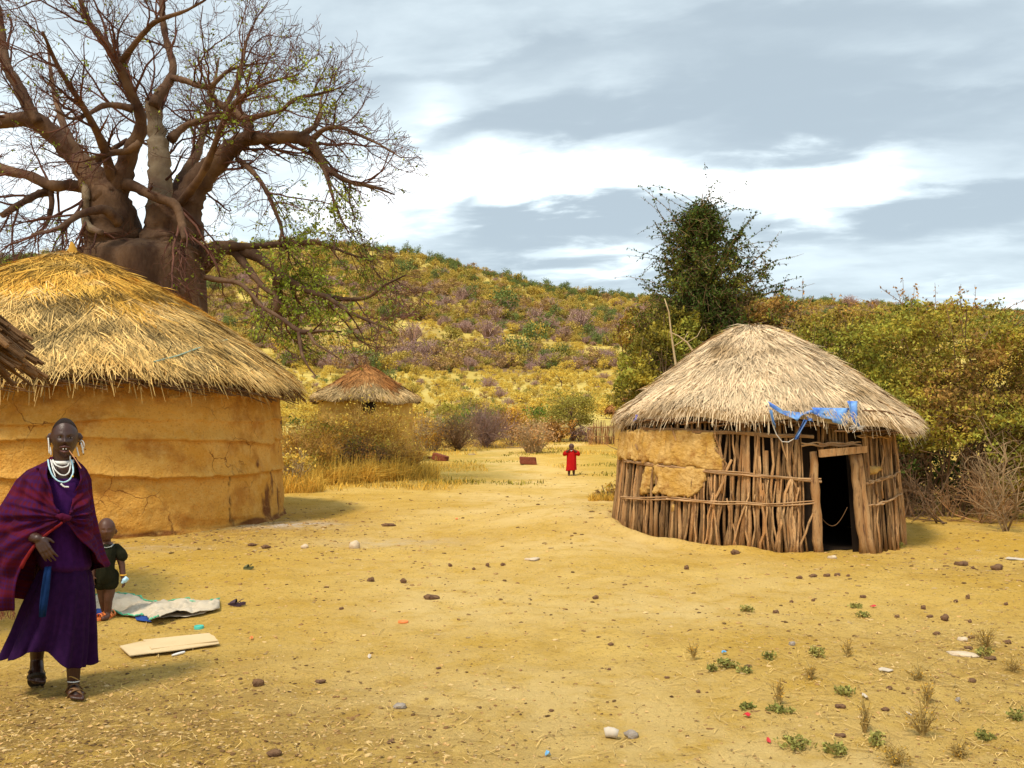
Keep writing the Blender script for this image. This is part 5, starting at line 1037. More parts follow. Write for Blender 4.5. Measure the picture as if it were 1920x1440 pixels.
def scatter_gn(objname, nm, mask):
    me = bpy.data.meshes.new(objname); idx = np.where(mask)[0]; k = len(idx); me.vertices.add(k); me.vertices.foreach_set('co', np.stack([x[idx], y[idx], z[idx] - .03 * size[idx]], -1).astype(np.float32).ravel())
    for an, v in (('siz', size[idx] * rh_.uniform(.85, 1.1, k)), ('rot', rh_.uniform(0, 6.28, k)), ('hgt', rh_.uniform(.7, 1.1, k))): a_ = me.attributes.new(an, 'FLOAT', 'POINT'); a_.data.foreach_set('value', v.astype(np.float32))
    return me, k
def gn_tree(src):
    t = bpy.data.node_groups.new('scatter', 'GeometryNodeTree'); t.interface.new_socket('Geometry', in_out='INPUT', socket_type='NodeSocketGeometry'); t.interface.new_socket('Geometry', in_out='OUTPUT', socket_type='NodeSocketGeometry')
    gi = t.nodes.new('NodeGroupInput'); go = t.nodes.new('NodeGroupOutput'); m2p = t.nodes.new('GeometryNodeMeshToPoints'); iop = t.nodes.new('GeometryNodeInstanceOnPoints'); oi = t.nodes.new('GeometryNodeObjectInfo'); oi.inputs[0].default_value = src; oi.inputs['As Instance'].default_value = True
    def at(n_): a_ = t.nodes.new('GeometryNodeInputNamedAttribute'); a_.data_type = 'FLOAT'; a_.inputs[0].default_value = n_; return a_.outputs[0]
    L = t.links; L.new(gi.outputs[0], m2p.inputs[0]); L.new(m2p.outputs[0], iop.inputs[0]); L.new(oi.outputs['Geometry'], iop.inputs['Instance'])
    cx = t.nodes.new('ShaderNodeCombineXYZ'); mu = t.nodes.new('ShaderNodeMath'); mu.operation = 'MULTIPLY'; sz = at('siz'); L.new(sz, mu.inputs[0]); L.new(at('hgt'), mu.inputs[1]); L.new(sz, cx.inputs[0]); L.new(sz, cx.inputs[1]); L.new(mu.outputs[0], cx.inputs[2]); L.new(cx.outputs[0], iop.inputs['Scale'])
    cr = t.nodes.new('ShaderNodeCombineXYZ'); L.new(at('rot'), cr.inputs[2]); L.new(cr.outputs[0], iop.inputs['Rotation']); L.new(iop.outputs[0], go.inputs[0]); return t
LM = {'yellow_bush': 'yellow scrub covering the lower hillside', 'ochre_bush': 'ochre bushes massed over the hillside', 'green_tree': 'scattered green trees far up the hill', 'russet_bush': 'russet scrub massed on the middle of the hill', 'bare_mauve_tree': 'leafless mauve woodland on the middle of the hill', 'olive_tree': 'olive trees massed on the hill'}
for nm in KINDS:
    me, k = scatter_gn(nm + '_wood', nm, (name == nm) & ~big); o = bpy.data.objects.new('hill_scrub', me); COL.objects.link(o); md = o.modifiers.new('scatter', 'NODES'); md.node_group = gn_tree(PR[nm][0]); tag(o, LM[nm], 'scrub', kind='stuff'); print(nm, k)
# ---------------------------------------------------------------- people
class Frame:
    """local frame of a figure that faces the camera: x to the right, y away, z up; built from photo columns and rows"""
    def __init__(f, pc, Y): f.az = math.atan((pc - 960) / F); f.s, f.c = math.sin(f.az), math.cos(f.az); f.D = Y / f.c; f.o = (f.D * f.s, f.D * f.c, 0.0); f.Y = Y
    def __call__(f, px, py, d=0.0):
        px, py, d = np.broadcast_arrays(np.asarray(px, float), np.asarray(py, float), np.asarray(d, float)); rx = (px - 960) / F; t = (f.D + d) / (rx * f.s + f.c)
        return np.stack([rx * t * f.c - t * f.s, d, EYE + (HZ - py) / F * t], -1)
    def put(f, o): o.location = f.o; o.rotation_euler = (0, 0, -f.az); return o
def sph(g, c, r, seg=14, rn=.5, fn=None):
    th = np.linspace(0, math.pi, seg); ph = np.linspace(0, 2 * math.pi, seg * 2 + 1)[:-1]; T2, P2 = np.meshgrid(th, ph, indexing='ij')
    D = np.stack([np.sin(T2) * np.cos(P2), np.sin(T2) * np.sin(P2), np.cos(T2)], -1)
    G = (fn(D) if fn else D) * np.asarray(r) + np.asarray(c); g.grid(G[:, ::-1], wrap=True, rnd=rn)
def chain(g, pts, rad, sides=12, flat=1.0):
    pts = np.asarray(pts, float); s = np.linspace(0, len(pts) - 1, (len(pts) - 1) * 4 + 1); q = np.stack([np.interp(s, range(len(pts)), pts[:, i]) for i in range(3)], -1); r = np.interp(s, range(len(pts)), rad)
    g.tube(q, r, sides, flat=flat); sph(g, pts[0], r[0], 8); sph(g, pts[-1], r[-1], 8)
    for p, rr in zip(pts[1:-1], rad[1:-1]): sph(g, p, rr * .98, 8)
def hand(g, w, d, side, nrm, L, curl=.5, thumb=1, spread=.1):
    """w wrist, d direction of the palm, side towards the thumb, nrm out of the palm back; L hand length"""
    w, d, side, nrm = [np.asarray(v, float) for v in (w, d, side, nrm)]; d /= np.linalg.norm(d); side -= d * (side @ d); side /= np.linalg.norm(side); nrm = np.cross(d, side) if nrm is None else nrm; nrm = nrm - d * (nrm @ d) - side * (nrm @ side); nrm /= np.linalg.norm(nrm)
    pl = L * .52
    for k in range(4):
        o = side * L * (.165 - .11 * k); kn = w + d * pl * (1 - .03 * abs(k - 1)) + o; chain(g, [w + o * .45 + d * .01, w + d * pl * .5 + o * .9, kn], [L * .085, L * .085, L * .065], 8)
        fl = L * (.42, .48, .45, .36)[k]; p = kn; dd = d + side * spread * (1.5 - k) * .6; pts = [p]
        for j, f in enumerate((.45, .32, .25)):
            dd = dd - nrm * curl * (.35, .55, .45)[j]; dd = dd / np.linalg.norm(dd); p = p + dd * fl * f; pts.append(p)
        chain(g, pts, [L * .055, L * .050, L * .045, L * .036], 8)
    tb = w + d * pl * .22 + side * L * .17; p1 = tb + (d * .6 + side * .75 * thumb - nrm * .25) * L * .20; p2 = p1 + (d * .85 + side * .25 - nrm * .3) * L * .17; chain(g, [tb, p1, p2], [L * .075, L * .058, L * .045], 8)
def head_fn(age=1.0):
    def f(D):
        D = D.copy(); x, y, z = D[..., 0].copy(), D[..., 1].copy(), D[..., 2].copy(); fr = np.clip(-y * 1.6, 0, 1)
        low = np.clip(-z, 0, 1); D[..., 0] *= 1 - (.36 if age > .9 else .12) * low ** 1.2; D[..., 1] *= 1 + .06 * np.clip(z, 0, 1)
        D[..., 1] += np.where(y > 0, -.22 * low * y, -.02 * low)          # nape comes in under the skull
        b = lambda cx, cz, sx, sz: np.exp(-((x - cx) / sx) ** 2 - ((z - cz) / sz) ** 2) * fr
        o = .20 * b(0, -.16, .13, .10) + .11 * b(0, .02, .09, .16) + .07 * b(.13, -.18, .08, .07) + .07 * b(-.13, -.18, .08, .07)
        o += .055 * (b(.30, .20, .22, .07) + b(-.30, .20, .22, .07)) - .10 * (b(.34, .05, .17, .09) + b(-.34, .05, .17, .09)) + .06 * (b(.45, -.18, .2, .16) + b(-.45, -.18, .2, .16))
        o += .085 * b(0, -.43, .20, .050) + .085 * b(0, -.56, .18, .055) - .05 * b(0, -.495, .2, .02) + .07 * b(0, -.78, .22, .12) - .03 * b(0, -.66, .25, .05)
        D[..., 1] -= o * age; return D
    return f
def remesh(o, vox, sm=4):
    m = o.modifiers.new('fuse', 'REMESH'); m.mode = 'VOXEL'; m.voxel_size = vox; m.use_smooth_shade = True
    if sm: s = o.modifiers.new('soften', 'SMOOTH'); s.factor = .5; s.iterations = sm
    return o
M_SKIN = mk('dark_skin', (.040, .014, .008), (.060, .022, .012), 9, rough=.40, spec=.5, bump=.15, bscale=160)
M_SKINK = mk('child_skin', (.075, .029, .016), (.11, .044, .024), 9, rough=.5, spec=.4)
M_HAIR = mk('cropped_hair', (.030, .018, .013), (.055, .034, .026), 120, rough=.7, bump=1.0, bscale=400)
M_BEAD = mk('white_bead', (.80, .78, .74), (.7, .68, .64), 60, rough=.35, spec=.4); M_BEADB = mk('blue_bead', (.36, .62, .74), (.5, .7, .78), 60, rough=.35, spec=.4)
M_EYE = mk('eye_white', (.26, .21, .18), (.22, .18, .15), 10, rough=.2, spec=.5); M_IRIS = mk('dark_iris', (.01, .006, .005), (.01, .006, .005), 10, rough=.15, spec=.5)
def cloth_mat(name, a, b, scale=30, bump=.2, **k): return mk(name, a, b, scale, bump=bump, bscale=260, rough=.9, spec=.1, **k)
M_PURP = cloth_mat('purple_cotton', (.032, .005, .055), (.044, .007, .075)); M_PURPD = cloth_mat('dark_purple_skirt', (.017, .003, .030), (.026, .005, .042))
M_BLUEB = cloth_mat('blue_band', (.005, .022, .085), (.008, .03, .11))
def mat_shuka():
    """red and violet woven check running with the cloth (uses the cloth's own u, v attribute)"""
    m = cloth_mat('checked_shawl', (.060, .0035, .011), (.085, .005, .018), 8); T = m.node_tree; L = T.links; b = [n for n in T.nodes if n.type == 'BSDF_PRINCIPLED'][0]; src = b.inputs['Base Color'].links[0].from_socket
    for nm, fr, w, c, amt in (('cu', 170.0, .1, (.035, .007, .060), .55), ('cv', 200.0, .0, (.035, .007, .065), .55), ('cu', 24.0, .55, (.04, .003, .008), .5), ('cv', 30.0, .6, (.12, .006, .010), .4)):
        at = T.nodes.new('ShaderNodeAttribute'); at.attribute_name = nm; s = T.nodes.new('ShaderNodeMath'); s.operation = 'MULTIPLY'; L.new(at.outputs['Fac'], s.inputs[0]); s.inputs[1].default_value = fr
        si = T.nodes.new('ShaderNodeMath'); si.operation = 'SINE'; L.new(s.outputs[0], si.inputs[0]); r = T.nodes.new('ShaderNodeMapRange'); L.new(si.outputs[0], r.inputs[0]); r.inputs[1].default_value = w; r.inputs[2].default_value = w + .25; r.inputs[4].default_value = amt
        mx = T.nodes.new('ShaderNodeMix'); mx.data_type = 'RGBA'; L.new(r.outputs[0], mx.inputs[0]); L.new(src, mx.inputs[6]); mx.inputs[7].default_value = (*c, 1); src = mx.outputs[2]
    L.new(src, b.inputs['Base Color']); return m
def loft(rows, fr, nseg=96, sub=4, fold=None, th0=None, hem=None, px0=0):
    """rows: (row, left column, right column, half depth in metres, centre depth offset); closed rings in world space"""
    rw = np.array(rows, float); n = (len(rw) - 1) * sub + 1; s = np.linspace(0, len(rw) - 1, n); q = np.stack([np.interp(s, range(len(rw)), rw[:, i]) for i in range(rw.shape[1])], -1)
    for _ in range(2): q[1:-1, 1:] = (q[:-2, 1:] + 2 * q[1:-1, 1:] + q[2:, 1:]) / 4
    th = np.linspace(0, 2 * math.pi, nseg + 1)[:-1]; G = []
    for k, r in enumerate(q):
        c, a = (r[1] + r[2]) / 2, (r[2] - r[1]) / 2; f = 1 + (fold(th, k / (n - 1)) if fold else 0); x = c + a * np.cos(th) * f; d = r[4] + r[3] * np.sin(th) * f; row = r[0] + (hem(x, th) * (k / (n - 1)) ** 2 if hem else 0 * x)
        P_ = fr(x, row, d * 0); P_[:, 1] = d; G.append(P_)
    return np.array(G)
# ================= the woman
w = Frame(110, 5.2); U1 = 5.2 / F; V1 = U1 * w.c     # one photo pixel in metres, upright and sideways
woman = w.put(empty('person', (0, 0, 0), 'adult with cropped hair and dark red checked shawl walking at the left edge', 'person'))
g = Geo(); hc = w(121.5, 822, 0)
sph(g, hc, (26.3 * V1, .092, 38 * U1), 44, fn=head_fn(1.0))
for s_, px in ((-1, 93.5), (1, 149.5)):       # stretched ears
    e = w(px, 822, .012); chain(g, [e + (0, 0, .026), e + (s_ * .010, 0, .008), e + (s_ * .004, 0, -.018), e + (-s_ * .002, 0, -.038)], [.007, .009, .007, .0045], 8); chain(g, [e + (-s_ * .006, 0, .01), e + (-s_ * .012, -.008, -.002)], [.009, .008], 8)
chain(g, [w(118, 842, .012), w(117, 862, .018), w(117, 884, .03)], [.054, .050, .062])
chain(g, [w(117, 884, .03), w(112, 915, .05), w(115, 960, .06), w(117, 1010, .06), w(115, 1070, .06)], [.085, .125, .125, .115, .14], 20, flat=.8)
chain(g, [w(76, 906, .06), w(150, 904, .06)], [.052, .052])
chain(g, [w(70, 900, .06), w(45, 950, .05), w(30, 990, -.02), w(52, 1004, -.16), w(71, 1010, -.24)], [.060, .048, .042, .036, .026]); hand(g, w(72, 1009, -.245), (.45, -.25, -.85), (.8, -.2, .45), (.4, -.85, .3), .152, .5, .8)
chain(g, [w(150, 906, .06), w(158, 950, .05), w(158, 1000, .04), w(150, 1030, .02)], [.050, .042, .036, .028])
# legs: the trailing one bends at the knee, the leading one bears the weight
chain(g, [w(98, 1070, .08), w(82, 1150, .16), w(70, 1215, .30), w(69, 1238, .33)], [.095, .062, .042, .036]); chain(g, [w(132, 1070, .06), w(138, 1165, -.02), w(138, 1225, .02), w(138, 1280, .04)], [.095, .062, .045, .033])
fl, fr_ = w(69, 1240, .33), w(138, 1280, .04)
chain(g, [fl, w(69, 1258, .26), w(69, 1272, .21)], [.037, .040, .034], flat=1); 
for k in range(5): p = w(56.5 + k * 6.3, 1271 + abs(k - 3.4) * -1.2, .20); chain(g, [p + (0, .03, .012), p, p + (0, -.018, -.020)], [.012, .0125, .0105 + .003 * (k == 4)], 8)
chain(g, [fr_ + (0, .035, -.05), fr_ + (.004, -.02, -.045), w(143, 1300, -.10)], [.030, .032, .027], flat=1.1); chain(g, [fr_, fr_ + (0, .01, -.04)], [.033, .032]); chain(g, [w(134, 1300, -.09), w(151, 1302, -.09)], [.022, .022])
for k in range(5): p = w(133 + k * 5.0, 1304 + (0, 1, 1.6, 2.0, 2.2)[k] * 1.0, -.115 - .010 * k * .6); chain(g, [p + (-.002, .03, .008), p, p + (.003, -.022, -.006)], [.010, .0105, .0095 + .0035 * (k == 4)], 8)
remesh(g.build('body', M_SKIN, woman, smooth=True), .0042, 3)
# hair cap, eyes, teeth
g = Geo(); th = np.linspace(0, 1.22, 16); ph = np.linspace(0, 2 * math.pi, 49)[:-1]; T2, P2 = np.meshgrid(th, ph, indexing='ij'); back = np.sin(P2); lim = T2 * (1.0 + .22 * np.clip(back, -1, 1) - .22 * np.clip(-back, 0, 1)); D = np.stack([np.sin(lim) * np.cos(P2), np.sin(lim) * np.sin(P2), np.cos(lim)], -1)
G = head_fn(1.0)(D) * np.array([26.3 * V1 + .0012, .0932, 38 * U1 + .0015]) + hc; g.grid(G[:, ::-1], wrap=True); g.build('hair', M_HAIR, woman, smooth=True)
for s_, px, py in ((-1, 113.0, 819.5), (1, 132.5, 820.5)):
    e = w(px, py, -.0745); g = Geo(); sph(g, e, (.0120, .0095, .0052), 10); ey = g.build('eye', M_EYE, woman, smooth=True); g = Geo(); sph(g, e + (0, -.0060, 0), (.0056, .0045, .0048), 8); ir = g.build('iris', M_IRIS, smooth=True); ir.parent = ey
    g = Geo(); chain(g, [e + (-.014, -.002, .003), e + (0, -.008, .0085), e + (.014, -.002, .003)], [.003, .0042, .003], 8); g.build('eyelid', M_SKIN, woman, smooth=True)
g = Geo(); chain(g, [w(112, 838.5, -.088), w(121.5, 837.2, -.103), w(131, 838.5, -.088)], [.003, .0062, .003], 8); chain(g, [w(113, 845.5, -.083), w(121.5, 847.5, -.098), w(130, 845.5, -.083)], [.003, .0075, .003], 8); g.build('lips', mk('lip_skin', (.11, .035, .03), (.09, .03, .025), 20, rough=.4, spec=.4), woman, smooth=True, kind='stuff')
for px in (118.6, 123.8): g = Geo(); g.box(w(px, 841.8, -.098), (.0058, .005, .0065), jit=.0005); g.build('tooth', M_BEAD, woman)
g = Geo(); g.tube([w(130, 845, -.10), w(142, 862, -.14), w(152, 878, -.17)], [.0022, .0026, .0026], 6); st = g.build('chewing_stick', mk('orange_twig', (.55, .22, .10), (.5, .25, .12), 30)); w.put(st); tag(st, 'thin orange chewing stick held between the lips of the adult in the checked shawl', 'stick')
# dress: blouse and skirt
def fold_b(t, s): return .05 * np.sin(t * 5 + 1 + s * 3) + .03 * np.sin(t * 11 + s * 5) + .015 * np.sin(t * 23)
g = Geo(); g.grid(loft([(897, 92, 143, .07, .0), (905, 74, 160, .10, .01), (930, 60, 168, .135, .02), (968, 60, 168, .15, .02), (1010, 66, 164, .155, .02), (1040, 70, 166, .165, .02), (1058, 74, 170, .170, .02), (1066, 80, 166, .145, .02), (1069, 84, 160, .12, .02)], w, fold=lambda t, s: fold_b(t, s) * .6), wrap=True, rnd=.5); bl = g.build('blouse', M_PURP, woman, smooth=True); md = bl.modifiers.new('thickness', 'SOLIDIFY'); md.thickness = .004
def fold_s(t, s): a_ = .25 + .75 * s; return a_ * (.065 * np.sin(t * 6 + .7 + 1.2 * s) + .065 * np.sin(t * 11 + 2 + .8 * s) + .035 * np.sin(t * 19 - s) + .012 * np.sin(t * 33 + 3))
def hem_s(x, t): return np.interp(x, [0, 30, 60, 90, 112, 130, 172, 185], [0, -12, -30, -28, -8, 3, 8, 4]) * np.clip(-np.sin(t) * 2 + .5, 0, 1)
g = Geo(); g.grid(loft([(1062, 80, 164, .135, .02), (1075, 72, 170, .150, .02), (1100, 62, 174, .165, .03), (1140, 44, 176, .185, .05), (1190, 24, 177, .205, .08), (1225, 8, 176, .22, .10), (1243, 1, 175, .225, .11)], w, 200, 9, fold=fold_s, hem=hem_s), wrap=True); sk = g.build('skirt', M_PURPD, woman, smooth=True); md = sk.modifiers.new('thickness', 'SOLIDIFY'); md.thickness = .004
g = Geo(); q = [(w(90, y, d), wd) for y, d, wd in ((1062, -.165, 11), (1080, -.185, 13), (1105, -.180, 15), (1130, -.175, 15), (1155, -.165, 13))]; G = [[c + np.array([(u - .5) * wd * V1 - .0 * k, -.012 - .004 * math.sin(u * 9 + k), 0]) + np.array([-(k) * .007, 0, 0]) for u in np.linspace(0, 1, 7)] for k, (c, wd) in enumerate(q)]; g.grid(np.array(G)); bd = g.build('blue_sash', M_BLUEB, woman, smooth=True); md = bd.modifiers.new('thickness', 'SOLIDIFY'); md.thickness = .005
# shawl: one sheet wrapped round the shoulders, knotted on the chest, hanging over the right arm
SH = [  # row, xl, xr, b, gapL, gapR, depth offset, right-end angle override
    (857, 96, 140, .060, 101, 134, .050, None), (864, 90, 144, .075, 95, 141, .040, None), (872, 74, 153, .090, 91, 146, .030, None), (882, 52, 161, .115, 90, 148, .030, None), (900, 32, 169, .150, 92, 149, .020, None), (930, 14, 171, .175, 99, 143, .010, None), (952, 0, 174, .195, 109, 132, .0, None),
    (967, -8, 176, .205, 119, 121.5, -.005, None), (976, -12, 178, .205, 110, 128, -.005, None), (995, -20, 181, .215, 88, 141, 0, None), (1020, -28, 187, .225, 62, 160, 0, None), (1045, -33, 194, .225, 47, 180, 0, None), (1062, -36, 202, .225, 40, 198, .01, None), (1076, -38, 192, .23, 36, 196, .04, .45), (1110, -42, 176, .24, 31, 0, .06, 1.0), (1140, -46, 160, .24, 28, 0, .08, 1.3)]
KN = w(120, 969, -.215)
rows = []; sub = 8; SHn = [[np.nan if v is None else v for v in r_] for r_ in SH]; A_ = np.array(SHn, float)
tL, tR = [], []
for r_ in A_:
    c, a_ = (r_[1] + r_[2]) / 2, (r_[2] - r_[1]) / 2; tL.append(-math.acos(max(-1, min(1, (r_[4] - c) / a_)))); tR.append(r_[7] if not np.isnan(r_[7]) else -math.acos(max(-1, min(1, (r_[5] - c) / a_))))
n = (len(A_) - 1) * sub + 1; s = np.linspace(0, len(A_) - 1, n); I = lambda v: np.interp(s, range(len(A_)), v); NU = 150; G = []; CU, CV = [], []
rl = [I(A_[:, i]) for i in (0, 1, 2, 3, 6)]; tl, tr_ = I(tL), I(tR)
for v in rl[1:]: v[1:-1] = (v[:-2] + 2 * v[1:-1] + v[2:]) / 4
for k in range(n):
    row, xl, xr, b_, do = [v[k] for v in rl]; u = np.linspace(0, 1, NU); t = (tl[k] - (0)) + (-(2 * math.pi) - tl[k] + tr_[k]) * u      # from the left front edge round the back to the right edge
    c, a_ = (xl + xr) / 2, (xr - xl) / 2; x = c + a_ * np.cos(t); d = do + b_ * np.sin(t); q_ = w(x, np.full(NU, row), 0 * x); X_, Z_ = q_[:, 0], q_[:, 2]
    dx_, dz_ = X_ - KN[0], Z_ - KN[2]; dist = np.hypot(dx_, dz_); ang = np.arctan2(dz_, dx_); front = np.clip(-np.sin(t) * 1.5, 0, 1)
    fo = front * .020 * np.sin(ang * 11 + 1.5 * np.sin(ang * 3)) * np.clip(dist / .10, 0, 1) * np.exp(-dist / .45) + (.3 + .7 * k / n) * (.014 * np.sin(t * 9 + k * .012) + .008 * np.sin(t * 17 + 1)) + .010 * front * np.sin(ang * 23)
    pull = front * np.exp(-(dist / .07) ** 2) * .02
    X_ = X_ + np.cos(t) * fo; d = d + np.sin(t) * fo - pull
    edge = np.minimum(u, 1 - u) * NU; roll = np.exp(-edge / 2.0) * .012; d = d - roll * front
    zz = Z_ + .012 * np.sin(t * 3 + 1) * (k / n); G.append(np.stack([X_, d, zz], -1)); CU.append(u * 2.2); CV.append(np.full(NU, (row - 857) * U1) + dist * .25)
g = Geo(); g.grid(np.array(G)); shw = g.build('shawl', mat_shuka(), woman, smooth=True)
for nm, v in (('cu', CU), ('cv', CV)): at = shw.data.attributes.new(nm, 'FLOAT', 'POINT'); at.data.foreach_set('value', np.array(v, np.float32).ravel())
md = shw.modifiers.new('thickness', 'SOLIDIFY'); md.thickness = .005
# knot and the red turned-up edge across the forearm
g = Geo(); chain(g, [KN + (-.035, -.01, .006), KN + (-.01, -.028, .004), KN + (.018, -.024, -.006), KN + (.03, -.006, -.004)], [.010, .020, .018, .010], 10); chain(g, [KN + (-.004, -.02, .012), KN + (.002, -.034, -.004), KN + (.0, -.012, -.026)], [.009, .013, .008], 10); g.build('knot', cloth_mat('knot_cloth', (.06, .004, .022), (.08, .006, .03)), woman, smooth=True, kind='stuff')
g = Geo(); e0 = [np.array(G[k][0]) for k in range(int(7.3 * sub), int(12.2 * sub), 3)]; e0 = np.array(e0) + np.array([0, -.006, 0]); g.tube(e0, np.linspace(.006, .011, len(e0)), 8); g.build('red_hem', cloth_mat('red_edge', (.15, .010, .010), (.19, .015, .015)), woman, smooth=True)
g = Geo(); rs = np.random.default_rng(2)
for k in range(70): u = rs.uniform(0, .30); p = np.array(G[-1][int(u * NU)]); g.tube([p, p + (rs.normal(0, .006), rs.normal(0, .006), -.018), p + (rs.normal(0, .012), rs.normal(0, .01), -rs.uniform(.025, .05))], .0016, 3, rnd=rs.random(), cap=False)
g.build('fringe', M_STEM if False else cloth_mat('fringe_yarn', (.22, .05, .04), (.3, .1, .06)), woman, kind='stuff')
# jewellery
def loop(pts, r, m, name, seg=26):
    pts = np.array(pts); s_ = np.linspace(0, 1, seg); t_ = np.linspace(0, 1, len(pts)); q = np.stack([np.interp(s_, t_, pts[:, i]) for i in range(3)], -1)
    for _ in range(2): q[1:-1] = (q[:-2] + 2 * q[1:-1] + q[2:]) / 4
    rr = np.full(seg, r) * (1 + .22 * (np.arange(seg) % 2)); g = Geo(); g.tube(q, rr, 7); g.build(name, m, woman, smooth=True)
g = Geo(); G2 = []
for z_, rr in ((861, .056), (867.5, .060)): G2.append([w(117, z_, .016) + np.array([rr * math.cos(t_), rr * math.sin(t_) * .95, -.010 * (-math.sin(t_)) * 1.0]) for t_ in np.linspace(R(185), R(355), 24)])
g.grid(np.array(G2)); ck = g.build('choker', M_BEAD, woman, smooth=True); md = ck.modifiers.new('thickness', 'SOLIDIFY'); md.thickness = .005
loop([w(99, 862, -.035), w(104, 872, -.062), w(116, 877, -.075), w(127, 874, -.062), w(132, 864, -.035)], .0036, M_BEAD, 'necklace')
loop([w(97, 866, -.04), w(102, 880, -.075), w(112, 890, -.095), w(122, 892, -.10), w(130, 886, -.09), w(133, 870, -.05), w(131, 855, -.03)], .0034, M_BEAD, 'necklace')
loop([w(90, 862, -.03), w(92, 876, -.08), w(98, 892, -.10), w(108, 902, -.118), w(120, 905, -.122), w(131, 900, -.118), w(138, 886, -.10), w(136, 870, -.07), w(133, 862, -.04)], .0040, M_BEADB, 'necklace', 34)
loop([w(95, 862, -.035), w(99, 880, -.085), w(104, 894, -.105)], .003, M_BEAD, 'necklace', 12)
loop([w(114, 907, -.124), w(120, 913, -.128), w(129, 913, -.126)], .0045, M_BEAD, 'pendant', 10)
g = Geo(); sph(g, w(136.5, 893, -.115), .005, 6); g.build('yellow_bead', mk('yellow_bead', (.7, .45, .05), (.7, .45, .05), 5, rough=.4), woman)
loop([w(90.5, 821, -.005), w(91.5, 832, -.012), w(92.5, 850, -.015)], .0036, M_BEAD, 'earring', 14); loop([w(94, 838, -.01), w(96, 848, -.02), w(95.5, 853, -.02)], .0028, M_BEAD, 'earring', 10)
loop([w(150, 828, .0), w(153, 825, -.01), w(157, 829, -.015), w(158.5, 838, -.015), w(155, 842, -.015)], .0030, M_BEAD, 'earring', 14); loop([w(152, 830, -.01), w(154.5, 840, -.02), w(156, 850, -.02)], .0042, M_BEAD, 'earring', 12); loop([w(143.5, 838, -.01), w(146, 848, -.02), w(148, 855, -.02)], .0036, M_BEAD, 'earring', 12)
for (px, py) in ((157, 851.5), (160, 843), (154, 846)): g = Geo(); sph(g, w(px, py, -.02), .0036, 6); g.build('dark_bead', M_IRIS, woman)
# sandals
def sole(px, py, d, Wd, Ln, tilt, mat, yaw=0, name='sandal_sole', parent=None, base=None):
    g = Geo(); n = 28; t_ = np.linspace(0, 2 * math.pi, n + 1)[:-1]; x = np.cos(t_) * Wd / 2 * (1 + .12 * np.sin(t_)); y = np.sin(t_) * Ln / 2; m = Matrix.Rotation(yaw, 3, 'Z') @ Matrix.Rotation(tilt, 3, 'X'); c = w(px, py, d) if base is None else np.asarray(base)
    V = [np.array(m @ Vector((a_, b_, z_))) + c for z_ in (-.009, .007) for a_, b_ in zip(x, -y)]; V += [c + np.array(m @ Vector((0, 0, -.009))), c + np.array(m @ Vector((0, 0, .007)))]
    g.add(V, [(i, (i + 1) % n, n + (i + 1) % n, n + i) for i in range(n)], [((i + 1) % n, i, 2 * n) for i in range(n)] + [(n + i, n + (i + 1) % n, 2 * n + 1) for i in range(n)]); return g.build(name, mat, parent or woman)
M_LEATH = mk('worn_leather', (.22, .12, .055), (.16, .08, .035), 14, rough=.7, bump=.4, bscale=90); M_RUB = mk('black_rubber', (.03, .024, .02), (.05, .04, .03), 14, rough=.8)
sole(142, 1311, -.035, .100, .235, 0.0, M_RUB, .12); sole(69, 1276, .235, .098, .22, -.62, M_RUB, 0)
def strap(pts, wd, mat, parent, name='strap'):
    g = Geo(); pts = np.array(pts); s_ = np.linspace(0, 1, 12); t_ = np.linspace(0, 1, len(pts)); q = np.stack([np.interp(s_, t_, pts[:, i]) for i in range(3)], -1)
    for _ in range(2): q[1:-1] = (q[:-2] + 2 * q[1:-1] + q[2:]) / 4
    g.tube(q, wd, 8, flat=.3); return g.build(name, mat, parent, smooth=True)
strap([w(128, 1308, -.10), w(134, 1296, -.125), w(148, 1291, -.11), w(158, 1301, -.06)], .012, M_LEATH, woman); strap([w(126, 1300, -.03), w(136, 1288, -.08), w(150, 1297, -.13), w(158, 1308, -.12)], .012, M_LEATH, woman); strap([w(124, 1298, .02), w(130, 1284, -.01), w(145, 1281, -.01), w(154, 1292, .0)], .010, M_LEATH, woman)
loop([w(127, 1278, .03), w(132, 1279.5, -.005), w(142, 1279, -.008), w(149, 1277, .03)], .0032, M_BEAD, 'anklet', 14); loop([w(126.5, 1270, .03), w(132, 1268, .0), w(142, 1272, -.004), w(149, 1276, .03)], .0028, mk('brass', (.45, .28, .08), (.4, .25, .07), 9, rough=.4), 'anklet', 14)
strap([w(52, 1272, .25), w(58, 1256, .23), w(78, 1258, .23), w(86, 1272, .25)], .010, M_RUB, woman); strap([w(52, 1262, .27), w(62, 1245, .27), w(78, 1246, .27), w(85, 1262, .27)], .008, M_RUB, woman)

